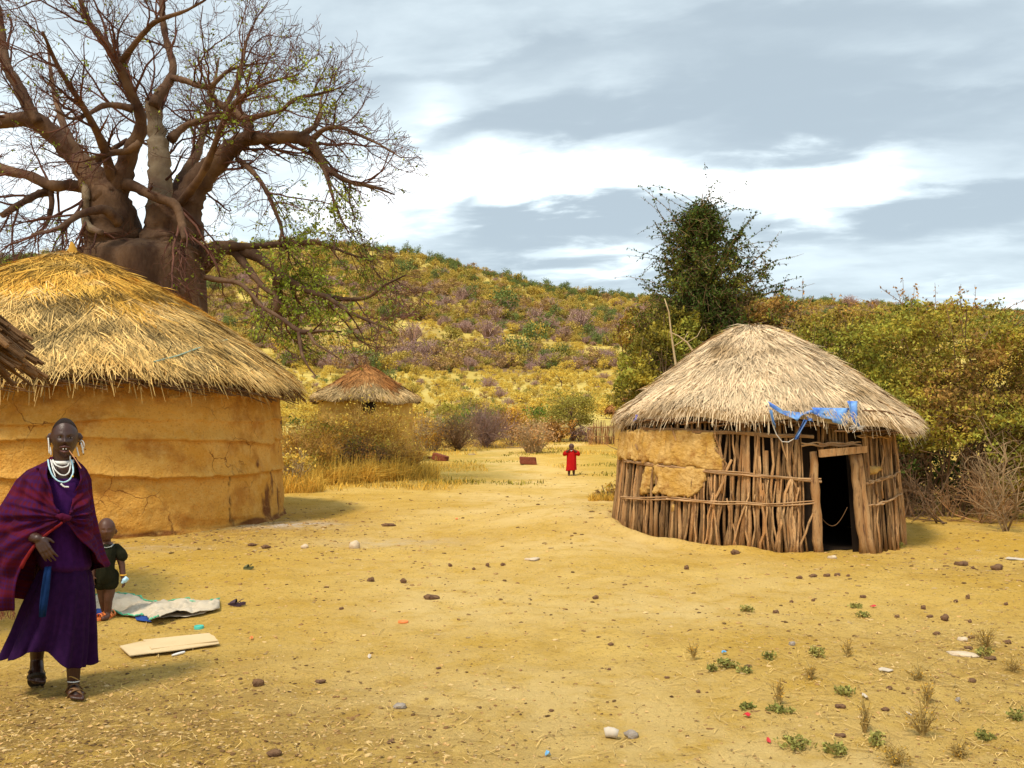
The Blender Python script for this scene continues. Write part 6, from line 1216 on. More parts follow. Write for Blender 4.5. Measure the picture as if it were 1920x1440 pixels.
# ================= the toddler
k_ = Frame(200, 7.3); U2 = 7.3 / F
kid = k_.put(empty('person', (0, 0, 0), 'toddler in dark green romper and orange sandals holding a small bottle behind the adult', 'person'))
g = Geo(); hc = k_(199.5, 993, 0); sph(g, hc, (17.6 * U2 * k_.c, .080, 22.0 * U2), 36, fn=head_fn(.75))
for s_, px in ((-1, 181.8), (1, 217)): e = k_(px, 997, .01); chain(g, [e + (0, 0, .014), e + (s_ * .006, 0, 0), e + (0, 0, -.014)], [.009, .010, .007], 8)
chain(g, [k_(199, 1010, .015), k_(199, 1024, .02)], [.036, .040]); chain(g, [k_(199, 1030, .02), k_(198, 1050, .01), k_(197, 1075, .01)], [.072, .080, .076], 16, flat=.85); chain(g, [k_(184, 1028, .02), k_(216, 1028, .02)], [.034, .034])
chain(g, [k_(218, 1030, .02), k_(225, 1045, .0), k_(228.5, 1060, -.01), k_(231, 1082, -.03)], [.036, .030, .026, .020]); hand(g, k_(231, 1083, -.03), (.12, -.15, -1), (-.6, -.7, 0), (1, -.3, 0), .085, .75, .8)
chain(g, [k_(182, 1030, .02), k_(176, 1055, .0), k_(174, 1078, -.02)], [.034, .028, .02]); hand(g, k_(174, 1079, -.02), (0, -.1, -1), (.6, -.7, 0), (-1, -.3, 0), .085, .5)
chain(g, [k_(206, 1078, .01), k_(206, 1110, .0), k_(203, 1125, .0), k_(202, 1150, .02)], [.056, .040, .034, .026]); chain(g, [k_(189, 1078, .03), k_(191, 1110, .05), k_(193, 1126, .06), k_(197, 1148, .10)], [.054, .038, .032, .025])
chain(g, [k_(202, 1152, .02), k_(199, 1158, -.03), k_(194, 1160, -.07)], [.025, .024, .020]); chain(g, [k_(197, 1148, .10), k_(200, 1153, .06), k_(203, 1154, .03)], [.024, .022, .018])
remesh(g.build('body', M_SKINK, kid, smooth=True), .0045, 3)
for px in (192.5, 206): g = Geo(); e = k_(px, 996, -.0665); chain(g, [e + (-.011, .004, 0), e + (0, -.003, .0), e + (.011, .004, 0)], [.0025, .0042, .0025], 8); g.build('eye', M_IRIS, kid, smooth=True)
M_ROMP = cloth_mat('dark_green_cotton', (.012, .013, .006), (.020, .019, .009), 20)
g = Geo(); g.grid(loft([(1019, 190, 209, .045, .015), (1022, 184, 215, .058, .01), (1028, 178, 220, .075, .01), (1040, 179, 218, .088, .0), (1060, 179, 215, .095, -.002), (1074, 179, 217, .095, .0), (1084, 178, 219, .09, .005), (1092, 180, 217, .08, .01)], k_, 60, 4, fold=lambda t, s: .03 * np.sin(t * 6 + s * 8) + .02 * np.sin(t * 13 + s * 5)), wrap=True)
chain(g, [k_(217, 1029, .02), k_(226, 1038, .0), k_(229, 1043, -.005)], [.045, .046, .044], 12); chain(g, [k_(206, 1080, .01), k_(206, 1092, .0)], [.070, .068], 14); chain(g, [k_(190, 1080, .03), k_(190, 1092, .03)], [.068, .064], 14)
g.build('romper', M_ROMP, kid, smooth=True, kind='stuff'); g = Geo(); g.tube([k_(186, 1021, -.02), k_(193, 1026, -.06), k_(200, 1027, -.066), k_(208, 1025, -.055), k_(213, 1020, -.02)], .007, 8, flat=.5); g.build('collar', cloth_mat('grey_collar', (.4, .42, .40), (.3, .32, .3)), kid, smooth=True)
g = Geo(); g.tube([k_(231, 1078, -.03) + np.array([.022 * math.cos(t_), .022 * math.sin(t_), 0]) for t_ in np.linspace(0, 6.283, 14)], .006, 6, cap=False); g.build('bracelet', mk('yellow_bracelet', (.75, .38, .04), (.8, .45, .06), 9, rough=.5), kid, smooth=True)
M_ORSH = mk('orange_plastic', (.80, .20, .04), (.85, .26, .07), 12, rough=.5, spec=.4)
for nm, (a_, b_, c_) in (('sandal', ((180, 1164.5, -.06), (210, 1164.5, .05), 0)), ('sandal', ((196, 1155, .02), (214, 1155, .10), 1))):
    p, q = k_(*a_), k_(*b_); p[2] = max(p[2], .012); q[2] = max(q[2], .012); d_ = q - p; g = Geo(); sd = np.cross(d_, (0, 0, 1)); sd /= np.linalg.norm(sd); n_ = 20; t_ = np.linspace(0, 2 * math.pi, n_ + 1)[:-1]; C_ = (p + q) / 2
    V = [C_ + d_ / 2 * math.cos(x_) * 1.06 + sd * .034 * math.sin(x_) * (1 - .1 * math.cos(x_)) + (0, 0, h_) for h_ in (-.008, .010) for x_ in t_] + [C_ + (0, 0, -.008), C_ + (0, 0, .010)]
    g.add(V, [(i, (i + 1) % n_, n_ + (i + 1) % n_, n_ + i) for i in range(n_)], [((i + 1) % n_, i, 2 * n_) for i in range(n_)] + [(n_ + i, n_ + (i + 1) % n_, 2 * n_ + 1) for i in range(n_)]); so = g.build('sandal', M_ORSH, kid)
    for f_ in (.22, .42, .78): m_ = p + d_ * f_; o = strap([m_ + sd * .036 + (0, 0, .005), m_ + sd * .022 + (0, 0, .044), m_ - sd * .022 + (0, 0, .044), m_ - sd * .036 + (0, 0, .005)], .009, M_ORSH, None); o.parent = so
g = Geo(); b0, b1 = k_(228, 1094, -.06), k_(239, 1083, -.05); s_ = np.linspace(0, 1, 9)[:, None]; g.tube(b0 * (1 - s_) + b1 * s_, [.006, .011, .012, .019, .021, .021, .019, .021, .019], 12); bt = g.build('bottle', mk('pale_blue_plastic', (.35, .62, .80), (.6, .78, .85), 12, rough=.25, spec=.5), smooth=True); k_.put(bt); tag(bt, 'small pale blue plastic bottle held in the hand of the toddler', 'bottle')

# ================= the child in red, far down the path
CX, CY = ground_pt(1071, 892.5); U3 = CY / F; c_ = Frame(1071, CY)
ch = empty('person', (0, 0, 0), 'small child in a long red tunic on the path, hands raised to the face', 'person'); c_.put(ch)
g = Geo(); sph(g, c_(1071.5, 837.5), (5.1 * U3, .09, 6.0 * U3), 20, fn=head_fn(.8)); chain(g, [c_(1071.5, 842), c_(1071.5, 848)], [.045, .05]); chain(g, [c_(1071.5, 850, .02), c_(1071.5, 868, .02)], [.10, .10], 12)
for s_ in (-1, 1):
    chain(g, [c_(1071.5 + s_ * 6, 847.5, .0), c_(1071.5 + s_ * 12.5, 850, -.05), c_(1071.5 + s_ * 8, 846.5, -.10), c_(1071.5 + s_ * 4.5, 843.8, -.13)], [.048, .036, .03, .024]); hand(g, c_(1071.5 + s_ * 4.5, 843.8, -.13), (-s_ * .8, -.1, .5), (0, -.4, 1), (0, -1, 0), .12, .5)
    chain(g, [c_(1071.5 + s_ * 4, 870, .01), c_(1071.3 + s_ * 4.3, 881, .01 + s_ * .02), c_(1071.3 + s_ * 4.6, 891, .02 + s_ * .02)], [.07, .05, .032]); p = c_(1071.3 + s_ * 4.6, 892, s_ * .02); p[2] = gz(CX, CY) + .03; chain(g, [p + (0, .03, 0), p + (0, -.09, -.008)], [.032, .027], flat=.8)
remesh(g.build('body', M_SKINK, ch, smooth=True), .010, 2)
M_RED = cloth_mat('red_cotton', (.42, .008, .008), (.50, .012, .012), 6)
g = Geo(); g.grid(loft([(844.5, 1068, 1075, .05, .0), (846, 1065, 1078, .085, .0), (850, 1063, 1080, .12, .0), (860, 1063, 1080, .135, .0), (872, 1062.5, 1080, .15, .0), (882, 1061.5, 1080.5, .165, .0)], c_, 60, 5, fold=lambda t, s: s * (.05 * np.sin(t * 6 + 1) + .03 * np.sin(t * 11)), hem=lambda x, t: (x - 1071) * -.12), wrap=True)
tu = g.build('tunic', M_RED, ch, smooth=True); md = tu.modifiers.new('thickness', 'SOLIDIFY'); md.thickness = .006
for s_ in (-1, 1):
    g = Geo(); g.tube([c_(1071.5 + s_ * 4, 848.5), c_(1071.5 + s_ * 9, 848.8, -.03), c_(1071.5 + s_ * 12.5, 851, -.06), c_(1071.5 + s_ * 10.5, 847.5, -.09)], [.085, .085, .075, .065], 12); g.build('sleeve', M_RED, ch, smooth=True)
g = Geo(); g.tube([c_(1068.5, 843, -.09), c_(1071, 845.6, -.125), c_(1074, 843.5, -.10)], .014, 6); g.build('white_beads', M_BEAD, ch, smooth=True)

# ---------------------------------------------------------------- things on the ground
def gp(px, py, dz=0.0): x_, y_ = ground_pt(px, py); return np.array([x_, y_, gz(x_, y_) + dz])
# stick fence by the path
fe = empty('stick_fence', tuple(gp(1140, 825)), 'fence of thin upright sticks between the small crooked tree and the pole hut', 'fence')
rf = np.random.default_rng(6); FY = 49.0
g = Geo()
for k in range(110):
    px = 1104 + k * 1.25 + rf.normal(0, .5); x_ = (px - 960) / F * FY; y_ = FY + (px - 1104) * .01; z_ = gz(x_, y_); h_ = rf.uniform(.95, 1.35) if px > 1112 else rf.uniform(.7, 1.2); ln = rf.normal(0, .05); g.tube([(x_, y_, z_ - .05), (x_ + ln * .5 + rf.normal(0, .015), y_, z_ + h_ * .5), (x_ + ln, y_ + rf.normal(0, .02), z_ + h_)], [.024, .02, .014], 5, rnd=rf.beta(2, 2))
g.build('upright_sticks', M_POLE, fe, kind='stuff')
for zz in (.42, .92):
    x0, x1 = (1102 - 960) / F * FY, (1240 - 960) / F * FY; g = Geo(); n_ = 12; g.tube([(x0 + (x1 - x0) * i / (n_ - 1), FY - .06 + i * .02, gz(x0 + (x1 - x0) * i / (n_ - 1), FY) + zz + rf.normal(0, .02)) for i in range(n_)], .028, 5, rnd=.5); g.build('rail', M_POLE, fe)
rebase(fe)
# two brown blocks and the boards at the bend
M_BLK = mk('red_brown_wood', (.20, .055, .03), (.28, .09, .045), 6, bump=1.0, bscale=40, c3=(.12, .035, .02), s3=5)
def slab(name, label, cat, px, py, sz, rz, mat, tilt=(0, 0), sink=.02):
    p = gp(px, py); g = Geo(); n = 7; g.box((0, 0, 0), sz, 0, jit=min(sz) * .06); o = g.build(name, mat); bv = o.modifiers.new('worn', 'BEVEL'); bv.width = min(sz) * .12; bv.segments = 2
    o.location = (p[0], p[1], p[2] + sz[2] / 2 - sink); o.rotation_euler = (tilt[0], tilt[1], rz); return tag(o, label, cat)
slab('block', 'dark red brown block lying tilted in the dry grass, the left one of two', 'block', 826, 864, (.62, .35, .27), -.35, M_BLK, (0, .22)); slab('block', 'low rectangular brown block on the open yard left of the child in red', 'block', 990, 871, (.60, .32, .27), .05, M_BLK, (0, .03))
slab('root_stub', 'twisted brown stub lying left of the tilted brown block', 'stub', 806, 860, (.36, .16, .10), .3, M_BLK, (0, .15)); slab('flat_stone', 'pale flat stone on the yard between the two brown blocks', 'stone', 885, 853, (.30, .2, .07), .2, M_BEAD if False else mk('pale_stone', (.58, .44, .28), (.46, .34, .2), 6, bump=.6))
for k, (px, py, rz, ln) in enumerate(((955, 818, .15, 1.3), (962, 821, -.2, 1.0), (968, 823, .35, .9))): slab('board', ['pale old board, longest on the pile left of the path bend', 'second pale board leaning on the longest one', 'short pale board at the right end of the pile'][k], 'board', px, py, (ln, .22, .09), rz, mk('pale_board', (.52, .40, .26), (.42, .30, .18), 5, stretch=(1, 6, 6), bump=.5), (0, .1), -.05 - .07 * k)
# woven sack flattened on the ground
M_SACK = mk('white_woven_sack', (.60, .50, .36), (.68, .58, .44), 5, bump=.4, bscale=300, rough=.8, c3=(.50, .42, .30), s3=3); M_SGRN = mk('green_edge', (.10, .42, .22), (.14, .5, .30), 20); M_SBLU = mk('blue_patch', (.02, .05, .22), (.03, .08, .3), 20)
sk_ = empty('sack', tuple(gp(300, 1150)), 'crumpled white woven sack with green edges spread on the earth by the toddler', 'sack')
def outline(pts, name, mat, h=.035, seed=1, lift=None, nx=60, ny=26, wr_=1.0):
    """crumpled sheet lying on the ground: top and bottom photo edges given as (column, row) lists"""
    top, bot = pts; s = np.linspace(0, 1, nx); T_x = np.interp(s, np.linspace(0, 1, len(top)), [q[0] for q in top]); T_y = np.interp(s, np.linspace(0, 1, len(top)), [q[1] for q in top]); B_x = np.interp(s, np.linspace(0, 1, len(bot)), [q[0] for q in bot]); B_y = np.interp(s, np.linspace(0, 1, len(bot)), [q[1] for q in bot])
    G_ = np.zeros((ny, nx, 3))
    for i in range(nx):
        a_ = np.array(ground_pt(T_x[i], T_y[i])); b_ = np.array(ground_pt(B_x[i], B_y[i]))
        for j in range(ny): q = a_ + (b_ - a_) * j / (ny - 1); G_[j, i, :2] = q
    x_, y_ = G_[..., 0], G_[..., 1]; cr = np.abs(fnoise(x_, y_ * .8, 7, seed)) * 2 + np.abs(fnoise(x_ + y_, y_ - x_, 13, seed + 1)) * .9 + np.abs(fnoise(x_ , y_ + x_ * .3, 26, seed + 3)) * .4; ed = np.minimum(np.arange(ny)[:, None], ny - 1 - np.arange(ny)[:, None]) / (ny / 4.); ed = np.clip(np.minimum(ed, np.minimum(np.arange(nx), nx - 1 - np.arange(nx))[None] / 5.), 0, 1)
    G_[..., 2] = relief(x_, y_) + .012 + cr * h * (.35 + .65 * ed) + (lift(s)[None] * np.linspace(0, 1, ny)[:, None] ** 2 if lift else 0)
    g = Geo(); g.grid(G_[::-1], rnd=.5); o = g.build(name, mat, sk_ if name != 'x' else None, smooth=True); md = o.modifiers.new('thickness', 'SOLIDIFY'); md.thickness = .003; return o, G_
o_, G1 = outline(([(176, 1122), (215, 1116), (250, 1120), (275, 1132), (300, 1136), (350, 1131), (385, 1131), (410, 1127)], [(176, 1150), (205, 1148), (225, 1156), (250, 1161), (272, 1160), (310, 1162), (350, 1160), (411, 1148)]), 'back_panel', M_SACK, .065, 3)
o_, G2_ = outline(([(270, 1146), (300, 1142), (340, 1138), (380, 1134), (412, 1128)], [(280, 1175), (300, 1174), (330, 1162), (370, 1158), (412, 1147)]), 'folded_flap', M_SACK, .055, 8, lift=lambda s: .03 + .02 * np.sin(s * 5))
for Gq, off, nm, m_, seg in ((G1, 0, 'green_edge', M_SGRN, (0, 46)), (G1, -1, 'green_edge', M_SGRN, (12, 34)), (G2_, 0, 'green_edge', M_SGRN, (30, 60)), (G2_, -1, 'green_edge', M_SGRN, (0, 14))):
    e = Gq[off, seg[0]:seg[1]] + np.array([0, 0, .006]); g = Geo(); g.tube(e + RNG.normal(0, .003, e.shape), .010 * (1 + RNG.normal(0, .3, len(e)).clip(-.6, 1)), 6, flat=.6); g.build(nm, m_, sk_, smooth=True)
outline(([(252, 1158), (275, 1157)], [(256, 1166), (284, 1170)]), 'blue_lining', M_SBLU, .02, 4, nx=12, ny=6); outline(([(176, 1146), (196, 1144)], [(176, 1158), (200, 1156)]), 'blue_lining', M_SBLU, .02, 5, nx=10, ny=6)
rebase(sk_)
# cardboard
M_CARD = mk('cardboard', (.62, .46, .25), (.68, .52, .30), 3, rough=.9, bump=.2, bscale=120); cb = empty('cardboard', tuple(gp(318, 1218)), 'flattened piece of tan cardboard with a folded flap, lying in front of the white sack', 'cardboard')
def flat_poly(pts, z, name, mat, parent, th=.006, zs=None):
    V = [gp(*q, z if zs is None else z + zs[i]) for i, q in enumerate(pts)]; n = len(V); V = np.array(V + [v - np.array([0, 0, th]) for v in V]); g = Geo(); me_f = [(0, i, i + 1) for i in range(1, n - 1)]
    g.add(V, [(i, n + i, n + (i + 1) % n, (i + 1) % n) for i in range(n)][::-1], [tuple(reversed(t)) for t in me_f] + [(n + a_, n + b_, n + c2) for a_, b_, c2 in me_f]); return g.build(name, mat, parent)
flat_poly([(224, 1216), (262, 1210), (392, 1198), (402, 1200), (411, 1213), (330, 1226), (284, 1231), (244, 1237), (234, 1226)], .018, 'sheet', M_CARD, cb, zs=[.0, .01, .02, .01, .008, .01, .006, .01, 0]); flat_poly([(268, 1210), (392, 1199), (409, 1212), (322, 1221), (284, 1226), (272, 1215)], .040, 'flap', M_CARD, cb, zs=[.0, .008, .0, -.006, -.004, 0]); rebase(cb)
def small(o, label, cat, group=None): return tag(o, label, cat, group)
g = Geo(); a0, a1 = gp(322, 1232, .010), gp(347, 1226, .012); s_ = np.linspace(0, 1, 6)[:, None]; g.tube(a0 * (1 - s_) + a1 * s_, [.006, .008, .009, .009, .009, .007], 8); small(g.build('pen_tube', M_BEAD, smooth=True), 'white marker pen lying against the front edge of the cardboard', 'pen')
c0 = gp(373, 1179, 0); g = Geo(); t_ = np.linspace(0, 2 * math.pi, 21)[:-1]; rows = [[c0 + (math.cos(x_) * r_, math.sin(x_) * r_, z_) for x_ in t_] for r_, z_ in ((.036, .0), (.036, .020), (.034, .024), (.030, .024), (.029, .018), (.001, .017))]; g.grid(np.array(rows), wrap=True); small(g.build('jar_lid', mk('turquoise_plastic', (.08, .48, .38), (.12, .55, .45), 9, rough=.5), smooth=True), 'round turquoise plastic lid between the sack and the cardboard', 'lid')
def shoe(px, py, L_, yaw, mat, label, mat2):
    p = gp(px, py, .014); rt = empty('sandal', tuple(p), label, 'shoe'); m = Matrix.Rotation(yaw, 3, 'Z'); tr = lambda v: np.array(m @ Vector(v)) + p; g = Geo(); n_ = 22; t_ = np.linspace(0, 2 * math.pi, n_ + 1)[:-1]
    V = [tr((math.cos(x_) * L_ / 2, math.sin(x_) * L_ * .19 * (1 + .15 * math.cos(x_)), h_ + .012 * (1 if math.cos(x_) < -.5 else 0))) for h_ in (-.014, .010) for x_ in t_] + [tr((0, 0, -.014)), tr((0, 0, .010))]; g.add(V, [(i, (i + 1) % n_, n_ + (i + 1) % n_, n_ + i) for i in range(n_)], [((i + 1) % n_, i, 2 * n_) for i in range(n_)] + [(n_ + i, n_ + (i + 1) % n_, 2 * n_ + 1) for i in range(n_)]); g.build('sole', mat, rt)
    g = Geo(); G_ = [[tr((L_ * (.02 + .34 * u), math.sin(a_) * L_ * .20 * (1 - .25 * u), .008 + math.cos(a_) * L_ * .26 * (1 - .75 * u))) for a_ in np.linspace(-1.5, 1.5, 9)] for u in np.linspace(0, 1, 6)]; g.grid(np.array(G_)); o = g.build('upper', mat2, rt, smooth=True); md = o.modifiers.new('thickness', 'SOLIDIFY'); md.thickness = .005; strap([tr((-.02 * L_, L_ * .19, .01)), tr((-.28 * L_, L_ * .12, .05)), tr((-.42 * L_, 0, .045)), tr((-.28 * L_, -L_ * .12, .05)), tr((-.02 * L_, -L_ * .19, .01))], .006, mat2, rt); rebase(rt)
M_DP = mk('dark_plum_rubber', (.06, .035, .05), (.09, .055, .07), 12, rough=.5); shoe(444, 1137, .155, math.pi, M_DP, 'single dark plum rubber clog on the earth right of the white sack', M_DP)
M_OG = mk('olive_green_rubber', (.10, .11, .05), (.14, .15, .07), 12, rough=.6); shoe(466, 1068, .12, math.pi - .2, M_OG, 'single olive green child sandal lying on the yard before the mud hut', M_OG)
g = Geo(); c0 = gp(756, 1168, .006); rows = [[c0 + (math.cos(x_) * r_ * 1.3, math.sin(x_) * r_, z_) for x_ in np.linspace(0, 2 * math.pi, 17)[:-1]] for r_, z_ in ((.030, -.006), (.032, .008), (.026, .010), (.022, .004), (.001, .003))]; g.grid(np.array(rows), wrap=True); small(g.build('plastic_cap', M_ORSH, smooth=True), 'orange plastic cap lying in the middle of the yard', 'cap')
M_REDP = mk('red_plastic', (.55, .03, .04), (.6, .05, .06), 9, rough=.5); M_BLP = mk('blue_plastic_scrap', (.12, .35, .62), (.2, .45, .7), 9, rough=.5); M_WHP = mk('white_scrap', (.58, .50, .40), (.50, .42, .32), 9, rough=.7)
rs = np.random.default_rng(8)
def scrap(px, py, wpx, hpx, mat, label, cat='litter'):
    p = gp(px, py, .008); Yd = p[1]; a_ = wpx / 2 / F * Yd; b_ = max(hpx, 4) / F * Yd * 1.6; n_ = 9; g = Geo(); t_ = np.linspace(0, 2 * math.pi, n_ + 1)[:-1]; q = rs.uniform(.6, 1.15, n_); V = [p + (math.cos(x_) * a_ * k2, math.sin(x_) * b_ * k2, rs.uniform(0, .02)) for x_, k2 in zip(t_, q)] + [p + (0, 0, .02)]
    V = V + [v - np.array([0, 0, .004]) for v in V]; m_ = n_ + 1; g.add(V, [(i, m_ + i, m_ + (i + 1) % n_, (i + 1) % n_) for i in range(n_)], [(i, (i + 1) % n_, n_) for i in range(n_)] + [(m_ + (i + 1) % n_, m_ + i, m_ + n_) for i in range(n_)]); tag(g.build('scrap', mat), label, cat)
for a in ((1402, 1345, 16, 5, M_REDP, 'flat crimson plastic scrap among the weeds at bottom right'), (1441, 1393, 8, 8, M_REDP, 'tiny red scrap beside the lowest weed patch'), (1638, 1140, 12, 4, M_REDP, 'small red scrap right of the upper weed patch'), (1358, 1227, 12, 4, M_BLP, 'pale blue scrap above the biggest green weed'), (1660, 1260, 34, 3, M_WHP, 'thin pale blue strip of plastic in the dry weeds on the right'), (1027, 1419, 10, 5, M_BLP, 'small blue scrap at the bottom edge of the yard'), (693, 1234, 7, 5, M_WHP, 'tiny white scrap in the middle foreground'), (1622, 1310, 9, 6, M_WHP, 'small white scrap beside the dry weed stalks'), (1905, 1050, 34, 8, M_WHP, 'flat pale slab at the right edge of the yard', ), (1704, 1345, 12, 4, M_WHP, 'off white scrap low on the right of the yard'), (472, 1200, 6, 4, M_ORSH, 'tiny orange scrap right of the cardboard'), (856, 974, 8, 3, M_ORSH, 'tiny orange scrap far up the yard')): scrap(*a)
g = Geo(); p = gp(1145, 1384, .025); g.tube([p + (-.03, 0, 0), p + (-.01, 0, .004), p + (.01, -.004, .002), p + (.035, -.01, -.004)], [.024, .026, .025, .022], 12, lump=.04); tag(g.build('paper_cup', M_WHP, smooth=True), 'crushed off white paper cup left of the grey stone in the foreground', 'cup')
# stones and clods: each one that shows
M_ROCK = mk('brown_stone', (.17, .09, .045), (.26, .15, .08), 12, bump=1.0, bscale=60, c3=(.10, .05, .03), s3=9); M_ROCKG = mk('grey_stone', (.30, .25, .21), (.40, .34, .28), 10, bump=.8, bscale=50); M_ROCKP = mk('pale_rock', (.60, .46, .30), (.68, .54, .38), 10, bump=.7, bscale=50)
ICO = None
def ico():
    t = (1 + 5 ** .5) / 2; V = np.array([(-1, t, 0), (1, t, 0), (-1, -t, 0), (1, -t, 0), (0, -1, t), (0, 1, t), (0, -1, -t), (0, 1, -t), (t, 0, -1), (t, 0, 1), (-t, 0, -1), (-t, 0, 1)], float); V /= np.linalg.norm(V[0])
    T = np.array([(0, 11, 5), (0, 5, 1), (0, 1, 7), (0, 7, 10), (0, 10, 11), (1, 5, 9), (5, 11, 4), (11, 10, 2), (10, 7, 6), (7, 1, 8), (3, 9, 4), (3, 4, 2), (3, 2, 6), (3, 6, 8), (3, 8, 9), (4, 9, 5), (2, 4, 11), (6, 2, 10), (8, 6, 7), (9, 8, 1)]); return V, T
IV, IT = ico()
def stone(px, py, wpx, hpx, mat, label, name='stone', cat='stone', group=None):
    p = gp(px, py); Yd = p[1]; a_ = wpx / 2 / F * Yd; c_h = max(hpx, 4) / F * Yd; g = Geo()
    th = np.linspace(0, math.pi, 8); ph = np.linspace(0, 2 * math.pi, 13)[:-1]; T2, P2 = np.meshgrid(th, ph, indexing='ij'); D = np.stack([np.sin(T2) * np.cos(P2), np.sin(T2) * np.sin(P2), np.cos(T2)], -1); o_ = rs.uniform(0, 50); f = 1 + .24 * np.sin(D[..., 0] * 3 + o_) * np.cos(D[..., 1] * 2.6 + o_) + .12 * np.sin(D[..., 2] * 5 + D[..., 0] * 4 + o_) + rs.normal(0, .035, D.shape[:2]) * np.sin(T2)
    G_ = D * f[..., None] * np.array([a_, a_ * rs.uniform(.6, .9), c_h * .62]); g.grid(G_[:, ::-1], wrap=True, rnd=rs.random()); o = g.build(name, mat, smooth=wpx > 14); o.location = (p[0], p[1], p[2] + c_h * .30); o.rotation_euler = (0, 0, rs.normal(0, .3)); tag(o, label, cat, group)
ST = [(664, 1026, 24, 15, 'P', 'pale angular stone on the yard, larger of the two pale ones'), (571, 1026, 16, 8, 'P', 'small pale rounded stone left of the larger pale stone'), (808, 1121, 28, 10, 'B', 'flat brown stone casting a shadow in the middle of the yard'), (756, 1091, 14, 9, 'B', 'rounded brown clod up left of the flat brown stone'), (695, 1088, 14, 9, 'B', 'brown clod left of the rounded one in mid yard'), (483, 1284, 24, 14, 'B', 'dark lump of stone in the left foreground'), (513, 1416, 30, 12, 'B', 'flat brown stone at the bottom edge, left of centre'), (1184, 1382, 28, 15, 'G', 'grey angular stone in the foreground beside the crushed cup'), (1485, 1208, 12, 8, 'G', 'grey pebble between the two green weeds'), (749, 1326, 26, 10, 'G', 'flat pale grey stone half sunk in the foreground'),
      (728, 984, 24, 6, 'B', 'flat dark stone near the far corner of the mud hut'), (498, 1026, 20, 7, 'B', 'reddish flat stone before the mud hut wall, right one of a pair'), (472, 1021, 18, 5, 'B', 'reddish flat stone before the mud hut wall, left one of a pair'), (998, 1048, 30, 5, 'P', 'flat tan stone in the middle distance of the yard'), (844, 1060, 8, 6, 'B', 'first from the left in a row of dark clods'), (888, 1067, 7, 5, 'B', 'second from the left in a row of dark clods'), (914, 1060, 8, 7, 'B', 'third from the left in a row of dark clods'), (943, 1059, 9, 6, 'B', 'last clod on the right in a row of dark clods'), (1116, 1121, 12, 7, 'B', 'small brown clod between yard centre and the pole hut'), (1287, 1066, 10, 9, 'B', 'round clod left below the pole hut'), (1378, 1037, 16, 10, 'B', 'brown stone at the foot of the pole wall'), (1561, 1045, 18, 6, 'P', 'pale flat stone at the hut doorway'),
      (1455, 1148, 12, 7, 'B', 'dark round clod right of the first green weed'), (1484, 1128, 8, 5, 'B', 'small clod above the first green weed'), (1525, 1125, 7, 5, 'B', 'small clod between first green weed and upper weed patch'), (1498, 1083, 12, 6, 'B', 'clod in the line of droppings before the doorway, leftmost'), (1524, 1080, 16, 6, 'B', 'clod in the line of droppings before the doorway, second'), (1551, 1079, 14, 6, 'B', 'clod in the line of droppings before the doorway, third'), (1570, 1078, 13, 6, 'B', 'clod in the line of droppings before the doorway, fourth'), (1590, 1079, 7, 5, 'B', 'clod in the line of droppings before the doorway, last small one'),
      (1618, 1119, 12, 6, 'B', 'brown clod above the red scrap near the upper weed patch'), (1731, 1140, 10, 8, 'B', 'round dark stone upper left of the largest dark lump on the right'), (1682, 1156, 10, 6, 'B', 'flat brown clod left below the round dark stone'), (1743, 1156, 12, 5, 'B', 'flat dark clod left of the largest dark lump on the right'), (1771, 1161, 16, 12, 'B', 'largest dark lump on the right side of the yard'), (1815, 1121, 8, 9, 'B', 'upright little stone on the right of the yard'), (1792, 1127, 8, 6, 'B', 'little clod left of the upright little stone'), (1818, 1166, 7, 7, 'B', 'little clod right of the largest dark lump'), (1803, 1058, 26, 8, 'B', 'dark chunk of wood at the far right of the yard'), (1869, 1066, 26, 11, 'B', 'black brown heap of dung at the far right'), (1824, 1065, 8, 6, 'B', 'clod between the dark chunk of wood and the heap of dung'), (1757, 1188, 16, 7, 'B', 'flat brown stone below the largest dark lump'), (1821, 1196, 12, 7, 'B', 'brown clod beside the dry weeds at the right'), (1816, 1215, 16, 6, 'B', 'flat brown clod under the dry weeds'), (1805, 1227, 50, 7, 'P', 'long tan ridge of stone by the dry weeds on the right'), (1857, 1234, 26, 6, 'B', 'dark flat stone right of the long tan ridge'), (1805, 1200, 20, 8, 'P', 'tan stone left of the dry weeds'), (1890, 1205, 12, 8, 'B', 'brown lump at the right edge in the dry weeds'), (1886, 1133, 8, 6, 'B', 'small clod near the right edge of the yard'),
      (1575, 1325, 20, 8, 'B', 'tan brown stone among the straw below the weeds'), (1403, 1249, 14, 6, 'B', 'flat dark clod right of the biggest green weed'), (1668, 1291, 12, 7, 'B', 'dark clod above the dry stalks'), (1823, 1277, 16, 8, 'B', 'dark square clod at lower right'), (1796, 1314, 10, 9, 'G', 'blue grey pebble at lower right'), (1660, 1331, 16, 7, 'B', 'brown clod in the lower right litter'), (1145, 1208, 12, 5, 'B', 'flat clod on the open yard right of centre'), (1309, 1297, 9, 6, 'B', 'pale chip and clod on the open sand'), (1250, 1270, 10, 4, 'B', 'thin dark chip on the open sand'), (1576, 1380, 22, 6, 'B', 'flat clod near the bottom edge on the right'), (640, 1141, 10, 5, 'B', 'dark chip left of the yard centre'), (822, 1252, 10, 4, 'B', 'thin dark chip in the centre foreground'), (600, 1278, 20, 6, 'B', 'flat crumbled clod in the left foreground'), (733, 1392, 14, 8, 'B', 'dark clod at the bottom near the centre'), (1142, 1255, 8, 5, 'B', 'dark chip on the sand above the crushed cup'), (1034, 1332, 10, 5, 'B', 'small dark chip low in the centre')]
for px, py, wd, hh_, m_, lab in ST: stone(px, py + 2, wd, hh_, {'B': M_ROCK, 'G': M_ROCKG, 'P': M_ROCKP}[m_], lab)
